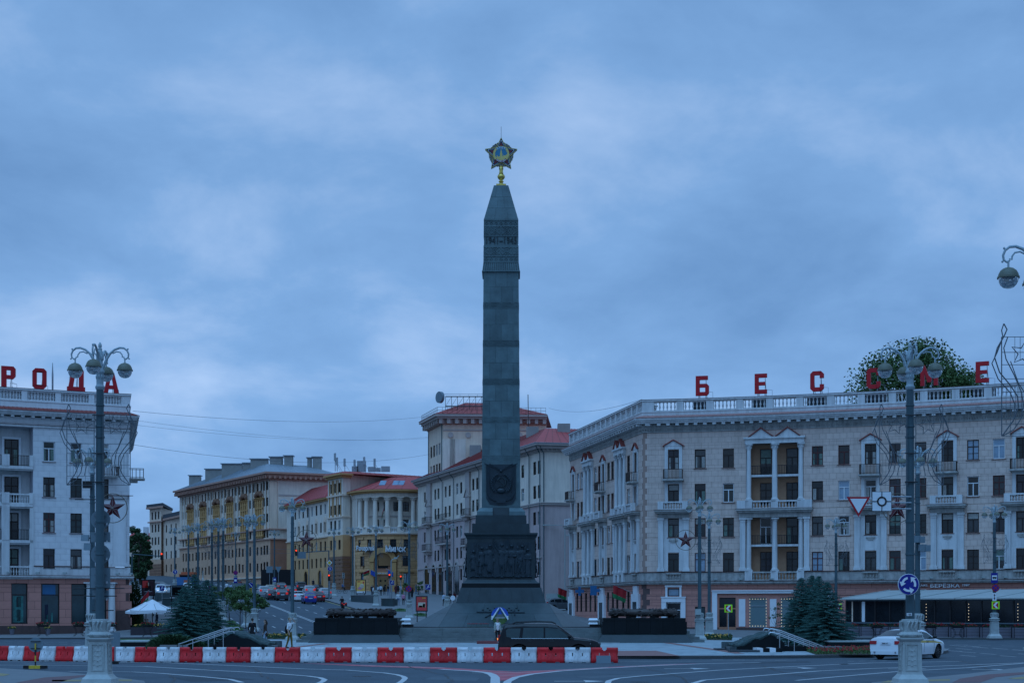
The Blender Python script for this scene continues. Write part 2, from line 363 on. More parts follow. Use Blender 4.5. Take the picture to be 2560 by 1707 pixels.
# -- figures (one continuous remeshed body)
def ease(a,b,t):return tuple(a[i]+(b[i]-a[i])*t for i in range(3))
def body_parts(h=1.75,pose='stand',female=False,coat=0.0,skirt=0.0,rs_=0):
 "list of tapered limbs (p0, r0, p1, r1, tag, flat) for a figure facing -y, feet on z=0"
 k=h/1.78;P=[]
 def c(p0,r0,p1,r1,tg,fl=1.0):P.append((Vector(p0)*k,r0*k,Vector(p1)*k,r1*k,tg,fl))
 sw=.17 if female else .195
 ride=pose in ('sit','ride')
 hipz=.93
 fw={'walk':(.20,-.22),'stand':(.04,-.03),'contra':(-.07,.06)}.get(pose,(.03,-.03))
 if pose in ('headhand','photo'):fw=(.10,-.12)
 for s,f in ((1,fw[0]),(-1,fw[1])):
  hip=(s*.095,0,hipz)
  if ride:knee=(s*.16,-.42,hipz-.06);ank=(s*.15,-.42,hipz-.48)
  else :knee=(s*.105,-f*.5-.03,.50);ank=(s*.11,-f+(.05 if f<0 else 0),.085+(.05 if f<-.15 else 0))
  c(hip,.098,knee,.062,'legs');c(knee,.062,ank,.046,'legs')
  c((ank[0],ank[1]+.03,ank[2]-.035),.042,(ank[0]+s*.02,ank[1]-.15,ank[2]-.048),.034,'shoe')
 c((-.085,0,hipz+.03),.105,(.085,0,hipz+.03),.105,'legs',.8)
 wz=hipz+.17
 c((-.06,0,wz),.105,(.06,0,wz),.105,'top',.85);c((0,0,hipz+.08),.135,(0,-.005,wz+.1),.125,'top',.8)
 c((-.08,0,1.30),.125,(.08,0,1.30),.125,'top',.85);c((0,0,wz),.13,(0,0,1.34),.135,'top',.85)
 c((-sw+.03,.01,1.43),.062,(sw-.03,.01,1.43),.062,'top')
 if coat>0:c((0,.01,wz),.15,(0,.01,hipz-coat),.20,'top',.8)
 if skirt>0:c((0,.0,hipz+.02),.13,(0,.0,hipz-skirt),.22,'legs',.85)
 c((0,.01,1.44),.056,(0,-.01,1.55),.052,'skin')
 hd=Vector((0,-.025,1.665))
 c((hd.x,hd.y+.012,hd.z+.03),.088,(hd.x,hd.y-.005,hd.z-.055),.066,'skin',.92)
 c((hd.x,hd.y-.085,hd.z+.0),.012,(hd.x,hd.y-.10,hd.z-.02),.015,'skin')
 for s in (1,-1):c((s*.082,hd.y+.01,hd.z-.01),.018,(s*.086,hd.y+.015,hd.z+.018),.014,'skin')
 for s in (1,-1):
  sh=Vector((s*sw,.01,1.42));el=Vector((s*(sw+.06),.03,1.13));wr=Vector((s*(sw+.055),-.06,.88))
  if pose=='walk':wr=Vector((s*(sw+.05),-.16*s,.90));el=Vector((s*(sw+.06),.03-.05*s,1.13))
  if pose=='headhand' and s==1:el=Vector((.40,-.18,1.50));wr=Vector((.16,-.13,1.70))
  if pose=='fold' or pose=='phone':el=Vector((s*(sw+.06),-.02,1.14));wr=Vector((s*.07,-.25,1.15))
  if pose=='raise' and s==-1:el=Vector((-.34,-.06,1.62));wr=Vector((-.40,-.1,1.90))
  if ride:el=Vector((s*.27,-.15,1.20));wr=Vector((s*.26,-.42,1.12))
  c(sh,.060,el,.046,'top');c(el,.046,wr,.034,'sleeve')
  d=(wr-el).normalized();pm=wr+d*.055
  c(wr,.030,pm,.036,'skin',1.0)
  side=Vector((0,1,0)).cross(d);side=side.normalized() if side.length>.1 else Vector((1,0,0))
  fwd=d.cross(side).normalized()
  for q in range(4):
   b0=pm+fwd*(.026-.0175*q)+d*.015;ln=(.072,.082,.076,.060)[q]
   c(b0,.0105,b0+d*ln*.55-side*.006*s,.0095,'skin');c(b0+d*ln*.55-side*.006*s,.0095,b0+d*ln*.95-side*.024*s,.0085,'skin')
  tb=wr+d*.03+fwd*.03;c(tb,.013,tb+d*.05+fwd*.028,.0105,'skin')
 return P,k
def capsule(mb,p0,r0,p1,r1,fl):
 a,b=Vector(p0),Vector(p1);d=b-a;L=d.length
 if L<1e-5:d=Vector((0,0,1));L=1e-5
 t=d.normalized();u=Vector((0,1,0)).cross(t);u=u.normalized() if u.length>.05 else Vector((1,0,0));w_=t.cross(u).normalized()
 n=10;prof=[]
 for i in range(1,4):an=math.pi/2*(1-i/3);prof.append((r0*math.cos(an),-r0*math.sin(an),a))
 for i in range(0,3):an=math.pi/2*(i/3);prof.append((r1*math.cos(an),r1*math.sin(an),b))
 vs=[];fs=[]
 for r,o,cc in prof:
  for q in range(n):
   an=2*math.pi*q/n;p=cc+t*o+u*r*math.cos(an)+w_*r*math.sin(an)
   p.y=cc.y+(p.y-cc.y)*fl;vs.append(p)
 m=len(prof)
 for i in range(m-1):
  for q in range(n):q2=(q+1)%n;fs.append((i*n+q,i*n+q2,(i+1)*n+q2,(i+1)*n+q))
 vs.append(a-t*r0);vs.append(b+t*r1)
 for q in range(n):q2=(q+1)%n;fs.append((m*n,q2,q));fs.append((m*n+1,(m-1)*n+q,(m-1)*n+q2))
 mb.add(vs,fs)
FIG={}
def figure_mesh(key,vox=.022,**kw):
 "remeshed body and the tag of each face"
 kk_=(key,vox)
 if kk_ in FIG:return FIG[kk_]
 P,k=body_parts(**kw);mb=MB()
 for p in P:capsule(mb,*p[:4],p[5])
 me=bpy.data.meshes.new('fig');me.from_pydata(mb.v,[],mb.f);me.update()
 o=bpy.data.objects.new('fig',me);col.objects.link(o)
 md=o.modifiers.new('r','REMESH');md.mode='VOXEL';md.voxel_size=vox;md.use_smooth_shade=True
 dg=bpy.context.evaluated_depsgraph_get();res=bpy.data.meshes.new_from_object(o.evaluated_get(dg));bpy.data.objects.remove(o);bpy.data.meshes.remove(me)
 tags=[]
 for f in res.polygons:
  c=f.center;best=9;tg='top'
  for p0,r0,p1,r1,t_,fl in P:
   d=p1-p0;L=d.length_squared;t=max(0,min(1,(c-p0).dot(d)/L)) if L>1e-9 else 0
   q=c-(p0+d*t);q.y/=fl;e_=q.length-(r0+(r1-r0)*t)
   if e_<best:best=e_;tg=t_
  tags.append(tg)
 res.polygons.foreach_set('use_smooth',[True]*len(res.polygons))
 FIG[kk_]=(res,tags,k);return FIG[kk_]
def person(label,loc,rot,key,top,legs,hair='hair_brown',sleeve=None,long=False,shoe='shoe',vox=.03,cap=None,group='people on the square and the avenue',name='person',**kw):
 res,tags,k=figure_mesh(key,vox,**kw)
 me=res.copy();me.name='person';me.materials.clear();mats=[top,legs,'skin',shoe,sleeve or top]
 for m in mats:me.materials.append(M[m])
 ix={'top':0,'legs':1,'skin':2,'shoe':3,'sleeve':4};me.polygons.foreach_set('material_index',[ix[t] for t in tags])
 t=thing(name,label,'person',loc,group,rot)
 o=bpy.data.objects.new('body',me);col.objects.link(o);o.parent=t;o.location=(0,0,0)
 hb=MB();hz_=1.665*k
 st=len(hb.v)
 hb.ball((0,.012*k,hz_+.04*k),.098*k,12,8,sx=.92,sy=1.0,sz=.98)
 hb.v=[(x,y,max(z,hz_+.052*k-.11*k*max(0,min(1,(y/k+.06)/.1)))) for x,y,z in hb.v]
 if long:hb.tube([(0,.04*k,hz_+.03*k),(0,.085*k,hz_-.06*k),(0,.10*k,hz_-.18*k),(0,.095*k,hz_-.27*k)],[.07*k,.085*k,.075*k,.03*k],8)
 hm=hb.mesh('hair',cap or hair,True,ang=80);sub(hm,'cap' if cap else 'hair',t)
 return t
 # -- ground, roads, pavements, markings
def frange(a,b,d):
 n=max(1,int(round((b-a)/d)));return [a+(b-a)*i/n for i in range(n+1)]
def make_ground():
 xs=[-4000,-1500,-600,-300,-200]+frange(-150,80,2.5)+[110,160,300,800,2000,4000]
 ys=[-200,-60,0,20]+frange(40,420,2.5)+[450,520,700,1200,2500,5000]
 vs=[(x,y,gz(x,y)-(0 if y<800 else 0)) for y in ys for x in xs];nx=len(xs)
 fs=[(j*nx+i,j*nx+i+1,(j+1)*nx+i+1,(j+1)*nx+i) for j in range(len(ys)-1) for i in range(nx-1)]
 mb=MB();mb.add(vs,fs);o=mb.build('road','asphalt',smooth=True,kind='structure');return o
make_ground()
def sheet(name,poly,dz,matn,skirt=0.0,kind='structure',parent=None,step=3.0,flat=None,side=None):
 "a sheet of paving that follows the ground, cut to a polygon, with a vertical kerb face round it"
 bm=bmesh.new();bm.faces.new([bm.verts.new((p[0],p[1],0)) for p in poly])
 xs=[p[0] for p in poly];ys=[p[1] for p in poly]
 if flat is None:
  for ax,lo,hi in ((0,min(xs),max(xs)),(1,min(ys),max(ys))):
   k=math.ceil(lo/step)*step
   while k<hi:
    co=(k,0,0) if ax==0 else (0,k,0);no=(1,0,0) if ax==0 else (0,1,0)
    bmesh.ops.bisect_plane(bm,geom=bm.verts[:]+bm.edges[:]+bm.faces[:],plane_co=co,plane_no=no);k+=step
 bmesh.ops.recalc_face_normals(bm,faces=bm.faces[:])
 if bm.faces and sum(f.normal.z for f in bm.faces)<0:bmesh.ops.reverse_faces(bm,faces=bm.faces[:])
 for v in bm.verts:v.co.z=(gz(v.co.x,v.co.y) if flat is None else flat)+dz
 if skirt>0:
  be=[e_ for e_ in bm.edges if e_.is_boundary]
  r=bmesh.ops.extrude_edge_only(bm,edges=be)
  for v in r['geom']:
   if isinstance(v,bmesh.types.BMVert):v.co.z-=skirt
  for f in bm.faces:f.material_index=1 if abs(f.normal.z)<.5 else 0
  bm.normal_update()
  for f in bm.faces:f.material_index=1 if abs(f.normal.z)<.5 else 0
 bm.verts.index_update()
 mb=MB();mb.add([v.co[:] for v in bm.verts],[]);
 for f in bm.faces:mb.add([],[tuple(v.index for v in f.verts)],f.material_index) if False else (mb.f.append(tuple(v.index for v in f.verts)),mb.m.append(f.material_index))
 bm.free();return mb.build(name,[matn,side or 'kerb'],parent,kind=kind)
def rk(Y):return -8.95-.235*(Y-157)
def lk(Y):return -28.7-.254*(Y-161.5)
def strip(mb,pts,wd,dz=.008,mi=0,flat=None):
 for i in range(len(pts)-1):
  a=Vector(pts[i]);b=Vector(pts[i+1]);d=b-a
  if d.length<1e-6:continue
  n=Vector((-d.y,d.x)).normalized()*wd/2
  q=[a-n,b-n,b+n,a+n]
  f=(0,1,2,3)
  z=[(gz(p.x,p.y) if flat is None else flat)+dz for p in q]
  mb.add([(p.x,p.y,zz) for p,zz in zip(q,z)],[f])
def dense(pts,d=2.0):
 o=[]
 for i in range(len(pts)-1):
  a=Vector(pts[i]);b=Vector(pts[i+1]);n=max(1,int((b-a).length/d))
  o+=[tuple(a.lerp(b,k/n)) for k in range(n)]
 return o+[tuple(pts[-1])]
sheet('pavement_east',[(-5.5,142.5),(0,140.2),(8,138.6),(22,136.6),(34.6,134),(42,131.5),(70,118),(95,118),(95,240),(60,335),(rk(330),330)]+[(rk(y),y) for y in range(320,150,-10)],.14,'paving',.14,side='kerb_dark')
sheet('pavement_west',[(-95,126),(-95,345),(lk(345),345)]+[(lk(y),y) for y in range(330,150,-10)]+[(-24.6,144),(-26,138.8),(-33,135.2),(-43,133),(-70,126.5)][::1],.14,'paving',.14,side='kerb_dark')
ISL=[]
for k in range(72):
 a=2*math.pi*k/72;c,s_=math.cos(a),math.sin(a);n_=3.4
 ISL.append((-.8+27*math.copysign(abs(c)**(2/n_),c),108.6+30*math.copysign(abs(s_)**(2/n_),s_)))
sheet('island_pavement',ISL,.15,'plaza_stone',.15,flat=0.0,side='kerb_dark')
ring=MB()
for i in range(72):
 a,b=Vector(ISL[i]),Vector(ISL[(i+1)%72]);ca=a+(Vector((-.8,108.6))-a).normalized()*.22;cb_=b+(Vector((-.8,108.6))-b).normalized()*.22
 ring.prism([a,b,cb_,ca],.10,.165)
ring.build('island_kerb','kerb',kind='structure')
def slabs():
 mb=MB();j=MB();r_=random.Random(3);y=80.0
 while y<111:
  h=1.15;hw=27*max(0,1-abs((y-108.6)/30)**3.4)**(1/3.4)-1.6
  x=-.8-hw+r_.random()*.6
  while x<-.8+hw:
   w_=1.55+.35*r_.random();s_=.45
   q=[(x,y),(x+w_-.05,y),(x+w_-.05+s_,y+h-.05),(x+s_,y+h-.05)]
   mb.add([(p[0],p[1],.1545+.003*r_.random()) for p in q],[(0,1,2,3)],1 if r_.random()<.3 else 0);x+=w_
  y+=h
 mat('plaza_slab',(.33,.39,.41),.55,var=.08,scale=.8);mat('plaza_slab_b',(.28,.335,.355),.55,var=.08,scale=.8)
 mb.build('paving_slabs',['plaza_slab','plaza_slab_b'],bpy.data.objects['island_pavement'],kind='stuff')
slabs()
rs=MB()
strip(rs,[gp(815,1608,.15),gp(700,1622,.15)],.55,.164,flat=0.0);strip(rs,[gp(1665,1606,.15),gp(1800,1625,.15),gp(1850,1633,.15)],.55,.164,flat=0.0)
A_,B_,C_,D_=gp(1300,1628,.15),gp(1640,1626,.15),gp(1700,1639,.15),gp(1300,1639,.15)
rs.add([(p[0],p[1],.166) for p in (A_,B_,C_,D_)],[(3,2,1,0)]);rs.build('red_paving_strip','plaza_red',bpy.data.objects['island_pavement'])
fl=sheet('corner_pavement_left',[gp(-200,1664),gp(0,1670),gp(171,1681),gp(285,1692),gp(360,1702),gp(380,1740),gp(-900,1760)],.02,'paving',.03,flat=0.0)
fr=sheet('corner_pavement_right',[gp(2900,1650),gp(2560,1667),gp(2420,1684),gp(2290,1696),gp(2180,1706),gp(2150,1740),gp(3300,1760)],.02,'paving',.03,flat=0.0)
def patch(px,parent,matn,nm,h=.026):
 mb=MB();mb.add([(*gp(*p),h) for p in px],[tuple(range(len(px)))]);mb.build(nm,matn,parent)
patch([(40,1707),(110,1694),(240,1686),(180,1697),(130,1712)],fl,'brick_red','red_brick_band')
patch([(0,1683),(25,1686),(10,1690),(-40,1690)],fl,'brick_yellow','yellow_brick_patch')
patch([(130,1700),(330,1699),(330,1703),(130,1704)],fl,'brick_yellow','tactile_strip')
patch([(2380,1707),(2400,1697),(2470,1686),(2600,1678),(2600,1682),(2490,1693),(2450,1707)],fr,'brick_red','red_brick_band')
patch([(2200,1707),(2220,1702),(2375,1698),(2375,1702)],fr,'brick_yellow','tactile_strip')
patch([(2520,1696),(2600,1688),(2600,1698),(2540,1698)],fr,'brick_yellow','yellow_brick_patch')
def gl(name,px,wd,matn='line_white',dz=.006):
 mb=MB();strip(mb,dense([gp(*p) for p in px]),wd,dz,flat=0.0);mb.build(name,matn,kind='structure')
gl('lane_line',[(-60,1653),(200,1653.5),(420,1656),(600,1663.5),(760,1671),(867,1674),(960,1681),(992,1685.5),(1008,1690),(1013,1694),(1008,1700),(990,1712)],.2)
gl('lane_line',[(-60,1661),(180,1662.5),(360,1665),(560,1676),(700,1683.5),(770,1689),(800,1693),(812,1698),(806,1703),(790,1710)],.2)
gl('lane_line',[(172,1677),(330,1678.5),(400,1682),(500,1690),(575,1697),(605,1705)],.2)
gl('lane_line',[(1100,1672),(1180,1676.5),(1215,1680),(1230,1685),(1238,1692),(1238,1712)],.32)
gl('lane_line',[(1264,1712),(1270,1702),(1290,1692),(1330,1684),(1400,1676.5),(1500,1670),(1640,1663),(1757,1658),(1900,1655)],.26)
gl('lane_line',[(1517,1712),(1522,1701),(1545,1694.5),(1600,1689),(1800,1674),(2000,1664),(2180,1656),(2400,1652)],.2)
gl('lane_line',[(1730,1708),(1760,1699),(1900,1688),(2050,1676),(2180,1670),(2400,1662),(2600,1654)],.2)
gl('lane_line',[(1990,1700),(2100,1690),(2240,1678),(2420,1668),(2560,1657)],.18)
gl('lane_line',[(1545,1653),(1700,1652),(1850,1650.5),(1990,1651)],.12)
hz=MB()
hz.add([(*gp(*p),.004) for p in [(750,1656.5),(900,1661),(1100,1667),(1200,1673),(1290,1678.5),(1330,1676),(1420,1672),(1560,1664.5),(1757,1656.5),(1640,1663),(1500,1670),(1400,1676.5),(1330,1684),(1290,1692),(1268,1700),(1240,1700),(1230,1685),(1215,1680),(1180,1676.5),(1100,1671),(900,1664)]],[tuple(range(20,-1,-1))])
hz.build('red_hatched_area','line_red',kind='structure')
hs=MB()
for k,(a,b) in enumerate([((900,1662),(1110,1668.5)),((1180,1681),(1330,1680)),((1205,1676),(1380,1676)),((1225,1687),(1300,1687)),((1390,1674.5),(1520,1667)),((1560,1665),(1690,1659))]):
 strip(hs,dense([gp(*a),gp(*b)]),.14,.0075,flat=0.0)
hs.build('hatch_lines','line_white',kind='structure')
def arrow(px,py,L=1.0,flip=1):
 mb=MB();x,y=gp(px,py);
 for q in ([(0,-.12),(L*.62,-.12),(L*.62,.12),(0,.12)],[(L*.6,-.8),(L,0),(L*.6,.8)]):
  mb.add([(x+flip*a,y+b,.007) for a,b in q],[tuple(range(len(q)))])
 mb.build('road_arrow','line_white',kind='structure')
arrow(1385,1702,1.7);arrow(1660,1670.5,1.9);arrow(1935,1669,1.8);arrow(2220,1671,1.6);arrow(2430,1673,1.6)
ds=MB()
r_=random.Random(11)
for (x0,y0,x1,y1) in [(1780,1648,1990,1650),(2120,1652,2230,1651),(2370,1602.5,2560,1603),(2330,1609,2560,1614)]:
 n_=4
 for k in range(n_):
  a,b=k/n_,(k+.55)/n_;strip(ds,[gp(x0+(x1-x0)*a,y0+(y1-y0)*a),gp(x0+(x1-x0)*b,y0+(y1-y0)*b)],.13,.007,flat=0.0)
for (px,py) in [(2365,1625),(2375,1612),(2410,1613),(2400,1628),(2430,1616),(2450,1632),(2480,1619),(2500,1638),(2530,1623),(2545,1633),(2400,1637),(2390,1620)]:
 strip(ds,[gp(px,py),gp(px+40,py+3)],.13,.007,flat=0.0)
for row,(y0,n_) in enumerate([(1603,9),(1608,7)]):
 for k in range(n_):strip(ds,[gp(10+k*34,y0+.3*k),gp(32+k*34,y0+.4*k)],.13,.007,flat=0.0)
ds.build('dashed_lane_marks','line_white',kind='structure')
def cl(Y):return 21.3-.25*Y
av=MB();ya=MB()
for o_ in (-.16,.16):strip(av,[(cl(y)+o_,y) for y in range(146,330,3)],.15,.02)
for o_ in (-8.3,-5.4,-2.8,3.0,6.0):
 y=147
 while y<320:strip(av,[(cl(y)+o_,y),(cl(y+3.2)+o_,y+3.2)],.14,.02);y+=8.5
strip(ya,[(rk(y)-.35,y) for y in range(150,300,3)],.14,.02);strip(ya,[(lk(y)+.35,y) for y in range(147,300,3)],.14,.02)
av.build('avenue_lane_marks','line_white',kind='structure');ya.build('avenue_edge_lines','line_yellow',kind='structure')
mat('asphalt_patch',(.042,.054,.066),.9,var=.2,scale=2);mat('tar',(.03,.03,.032),.6,var=.1);mat('asphalt_pale',(.085,.105,.122),.9,var=.25,scale=1.2)
r_=random.Random(31)
def road_patch(px,matn,nm):m=MB();m.add([(*gp(*p),.0035) for p in px],[tuple(range(len(px)))]);m.build(nm,matn,kind='structure')
road_patch([(420,1692),(560,1690),(640,1698),(480,1703)],'asphalt_patch','road_repair');road_patch([(880,1662),(985,1661),(1000,1664),(890,1665.5)],'asphalt_patch','road_repair');road_patch([(1440,1690),(1640,1683),(1660,1686),(1470,1695)],'asphalt_pale','road_repair');road_patch([(1850,1655),(2020,1652),(2030,1655),(1860,1659)],'asphalt_patch','road_repair');road_patch([(60,1657.5),(230,1657),(240,1659.5),(60,1660.5)],'asphalt_pale','road_repair');road_patch([(1080,1690),(1200,1693),(1190,1702),(1060,1698)],'asphalt_pale','road_repair')
for k,pts in enumerate([[(600,1662),(640,1672),(655,1688),(700,1706)],[(1580,1660),(1620,1672),(1700,1690),(1720,1706)],[(1010,1660),(1030,1668),(1120,1688),(1130,1707)],[(1900,1662),(1960,1680),(2050,1696)],[(410,1683),(440,1695),(430,1707)],[(2390,1650),(2440,1660),(2470,1672)]]):
 m=MB();P_=dense([gp(*p) for p in pts],.5);P_=[(x+r_.gauss(0,.05),y+r_.gauss(0,.12)) for x,y in P_];strip(m,P_,.07,.004,flat=0.0);m.build('sealed_crack','tar',kind='structure')
for px,py,lb in ((905,1690,'round iron manhole cover left of the hatched wedge'),(1600,1704,'round iron manhole cover in the right foreground lane'),(2105,1659,'round iron manhole cover left of the nearest right lamp'),(520,1672,'round iron manhole cover before the left barriers')):
 x,y=gp(px,py);m=MB();m.lathe([(.34,.002),(.34,.007),(.30,.008),(.30,.006),(.0001,.006)],20,(x,y,0));t_=m.build('manhole_cover','tar',label=lb,cat='manhole cover',group='manhole covers')
 # -- the obelisk
MX,MY=-.82,121.0
mon=thing('obelisk','tall grey granite obelisk with bronze emblem and jewelled star on top','monument',(MX,MY,.15))
SH0,SH1,HB,HT=10.03,31.66,1.45,1.275
def hw(z):return HB+(HT-HB)*(z-SH0)/(SH1-SH0)
def side_pt(s,u,z,d,hwf):
 h=hwf(z)+d
 return [(MX+u,MY-h,z),(MX+h,MY+u,z),(MX-u,MY+h,z),(MX-h,MY-u,z)][s]
def side_slab(mb,s,u0,u1,z0,z1,d0,d1,hwf,mi=0,tap=True):
 k0,k1=hwf(z0),hwf(z1);t=k1/k0 if tap else 1
 a=[side_pt(s,u0,z0,d0,hwf),side_pt(s,u1,z0,d0,hwf),side_pt(s,u1,z0,d1,hwf),side_pt(s,u0,z0,d1,hwf)]
 b=[side_pt(s,u0*t,z1,d0,hwf),side_pt(s,u1*t,z1,d0,hwf),side_pt(s,u1*t,z1,d1,hwf),side_pt(s,u0*t,z1,d1,hwf)]
 mb.hexa([a[3],a[2],a[1],a[0],b[3],b[2],b[1],b[0]],mi)
core=MB();core.frus(MX,MY,SH0,SH1,HB-.12,HT-.12);core.frus(MX,MY,SH1,34.37,HT-.02,.52);core.build('core','granite_joint',mon)
def zz(py):return PZ(py,119.6)
bands=[(zz(b),zz(a)) for a,b in [(755,771),(850,867),(946,963),(1041,1057.5),(1137,1154)]]
segs=[(zz(677)-.0,bands[0][1])]
segs=[(bands[0][1],zz(677))]+[(bands[i+1][1],bands[i][0]) for i in range(4)]+[(SH0,bands[4][0])]
rg=random.Random(5)
for z0,z1 in segs[:5]:
 for c in range(2):
  za_,zb_=z0+(z1-z0)*c/2+.006,z0+(z1-z0)*(c+1)/2-.006
  for s in range(4):
   h=hw(za_);cuts=[-h,-h*(.30 if c else .62),h*(.34 if c else .02),h*(.99 if c else .66)]+([] if c else [h]);cuts[-1]=h
   for i in range(len(cuts)-1):
    mb=MB();side_slab(mb,s,cuts[i]+.007,cuts[i+1]-.007,za_,zb_,-.14,rg.uniform(-.002,.006),hw);mb.build('granite_panel','granite',mon)
for s in range(4):
 mb=MB();side_slab(mb,s,-HB+.004,HB-.004,SH0,segs[5][1]-.004,-.14,0,hw);mb.build('granite_panel','granite',mon)
def rib(mb,s,a,b,w_,d,hwf=hw,base=-.09):
 a,b=Vector(a),Vector(b);n=(b-a);n=Vector((-n.y,n.x)).normalized()*w_/2
 q=[a-n,b-n,b+n,a+n]
 mb.hexa([side_pt(s,p.x,p.y,base,hwf) for p in q]+[side_pt(s,p.x,p.y,d,hwf) for p in q])
for z0,z1 in bands:
 for s in range(4):
  mb=MB();h=hw(z0)-.01;side_slab(mb,s,-h,h,z0,z0+.05,-.13,.012,hw);side_slab(mb,s,-h,h,z1-.05,z1,-.13,.012,hw)
  side_slab(mb,s,-h,h,z0+.05,z1-.05,-.13,-.022,hw);zm=(z0+z1)/2;n_=3;w_=2*h/n_
  for k in range(n_):
   c=-h+w_*(k+.5)
   for f in (1,.62,.3):
    pts=[(c-w_/2*f,zm),(c,zm+.19*f),(c+w_/2*f,zm),(c,zm-.19*f)]
    for i in range(4):rib(mb,s,pts[i],pts[(i+1)%4],.045,.02)
   for sg in (-1,1):rib(mb,s,(c+w_*.5-.14,zm+sg*.17),(c+w_*.5-.02,zm+sg*.10),.04,.016);rib(mb,s,(c-w_*.5+.14,zm+sg*.17),(c-w_*.5+.02,zm+sg*.10),.04,.016)
  mb.build('ornament_band','granite',mon)
cz=[zz(677),zz(656),zz(651.5),zz(640.5),zz(637.5),zz(618),zz(613),zz(590),zz(587.5),zz(566),zz(562),zz(551),SH1]
def hc(z):return hw(z)+(.085-.075*(z-cz[0])/(cz[1]-cz[0]) if z<cz[1] else .0)
for s in range(4):
 mb=MB()
 for k in range(16):
  h=hw(cz[0])+.02;w_=2*h/16;u=-h+w_*k;side_slab(mb,s,u+.025,u+w_-.025,cz[0]+.03,cz[1]-.02,-.06,.012,hc)
 side_slab(mb,s,-hw(cz[0]),hw(cz[0]),cz[0],cz[1],-.16,-.05,hc);side_slab(mb,s,-hc(cz[0]),hc(cz[0]),cz[0]-.05,cz[0]+.025,-.1,.03,hc)
 mb.build('fluted_collar','granite',mon)
 for (a,b,kd) in [(1,2,'m'),(2,3,'d'),(3,4,'m'),(4,5,'x'),(5,6,'m'),(6,7,'n'),(7,8,'m'),(8,9,'x'),(9,10,'m'),(10,11,'d'),(11,12,'m')]:
  mb=MB();z0,z1=cz[a],cz[b];h=hw(z0)-.01;zm=(z0+z1)/2;hh=(z1-z0)/2
  if kd=='m':side_slab(mb,s,-h-.02,h+.02,z0,z1,-.13,.02,hw)
  else :
   side_slab(mb,s,-h,h,z0,z1,-.13,-.035,hw)
   if kd=='d':
    for k in range(7):
     c=-h+2*h*(k+.5)/7;pts=[(c-.11,zm),(c,zm+hh*.7),(c+.11,zm),(c,zm-hh*.7)]
     for i in range(4):rib(mb,s,pts[i],pts[(i+1)%4],.035,.018)
   if kd=='x':
    nx_=3;w_=2*h/nx_
    for k in range(nx_):
     c=-h+w_*(k+.5)
     for f in (1,.72,.44,.18):
      pts=[(c-w_/2*f,zm),(c,zm+hh*.94*f),(c+w_/2*f,zm),(c,zm-hh*.94*f)]
      for i in range(4):rib(mb,s,pts[i],pts[(i+1)%4],.05,.02)
     for sx_ in (-1,1):
      for sz_ in (-1,1):
       rib(mb,s,(c+sx_*w_*.5,zm+sz_*hh*.45),(c+sx_*w_*.22,zm+sz_*hh*.95),.05,.018)
  mb.build({'m':'moulding','d':'diamond_course','x':'woven_course','n':'year_course'}[kd],'granite',mon)
yt=text_mesh('1941–1945',.72,.05,'raised_years','granite_dark',bold=.0);w_=max(v.co.x for v in yt.vertices)-min(v.co.x for v in yt.vertices);yt.transform(Matrix.Diagonal((2.28/w_,1,1,1)));yt_o=inst(yt,'raised_years',mon,(MX,MY-hw(zz(601))-.0,zz(601)))
def hp(z):return HT+(.54-HT)*(z-SH1)/(34.37-SH1)
pc=[SH1,zz(517),zz(487),34.37]
for c in range(3):
 for s in range(4):
  h=hp(pc[c]);cuts=[[-h,-h*.38,h*.42,h],[-h,-h*.28,h*.26,h],[-h,-h*.55,h*.12,h]][c]
  for i in range(3):
   mb=MB();side_slab(mb,s,cuts[i]+.006,cuts[i+1]-.006,pc[c]+.006,pc[c+1]-.006,-.05,rg.uniform(0,.006),hp);mb.build('granite_panel','granite',mon)
mb=MB();mb.box(MX-.53,MX+.53,MY-.53,MY+.53,34.33,34.38);mb.build('cap_top','granite',mon)
st=MB();st.box(MX-.37,MX+.37,MY-.37,MY+.37,34.38,34.54)
st.lathe([(.25,34.54),(.22,34.60),(.15,34.66),(.12,34.72),(.19,34.77),(.19,34.82),(.12,34.86),(.13,34.92),(.22,35.0),(.28,35.1),(.29,35.18),(.25,35.28),(.16,35.36),(.18,35.42),(.14,35.46),(.14,35.70),(.18,35.74),(.15,35.80),(.15,35.95)],20,(MX,MY,0))
st.build('gilded_stem','gold',mon,smooth=True)
SZ,SR=36.82,1.27
def star_poly(R1,R2,n=5,a0=90):return [((R1 if i%2==0 else R2)*math.cos(R(a0+i*180/n)),(R1 if i%2==0 else R2)*math.sin(R(a0+i*180/n))) for i in range(2*n)]
so_=(MX,MY,SZ)
def pl(poly,y0,y1,matn,nm,par):m_=MB();m_.plate(poly,y0,y1,0,so_);return m_.build(nm,matn,par)
star=pl(star_poly(SR,SR*.49),-.13,.13,'enamel_navy','star',mon)
ry=MB();gr=MB();bl=MB()
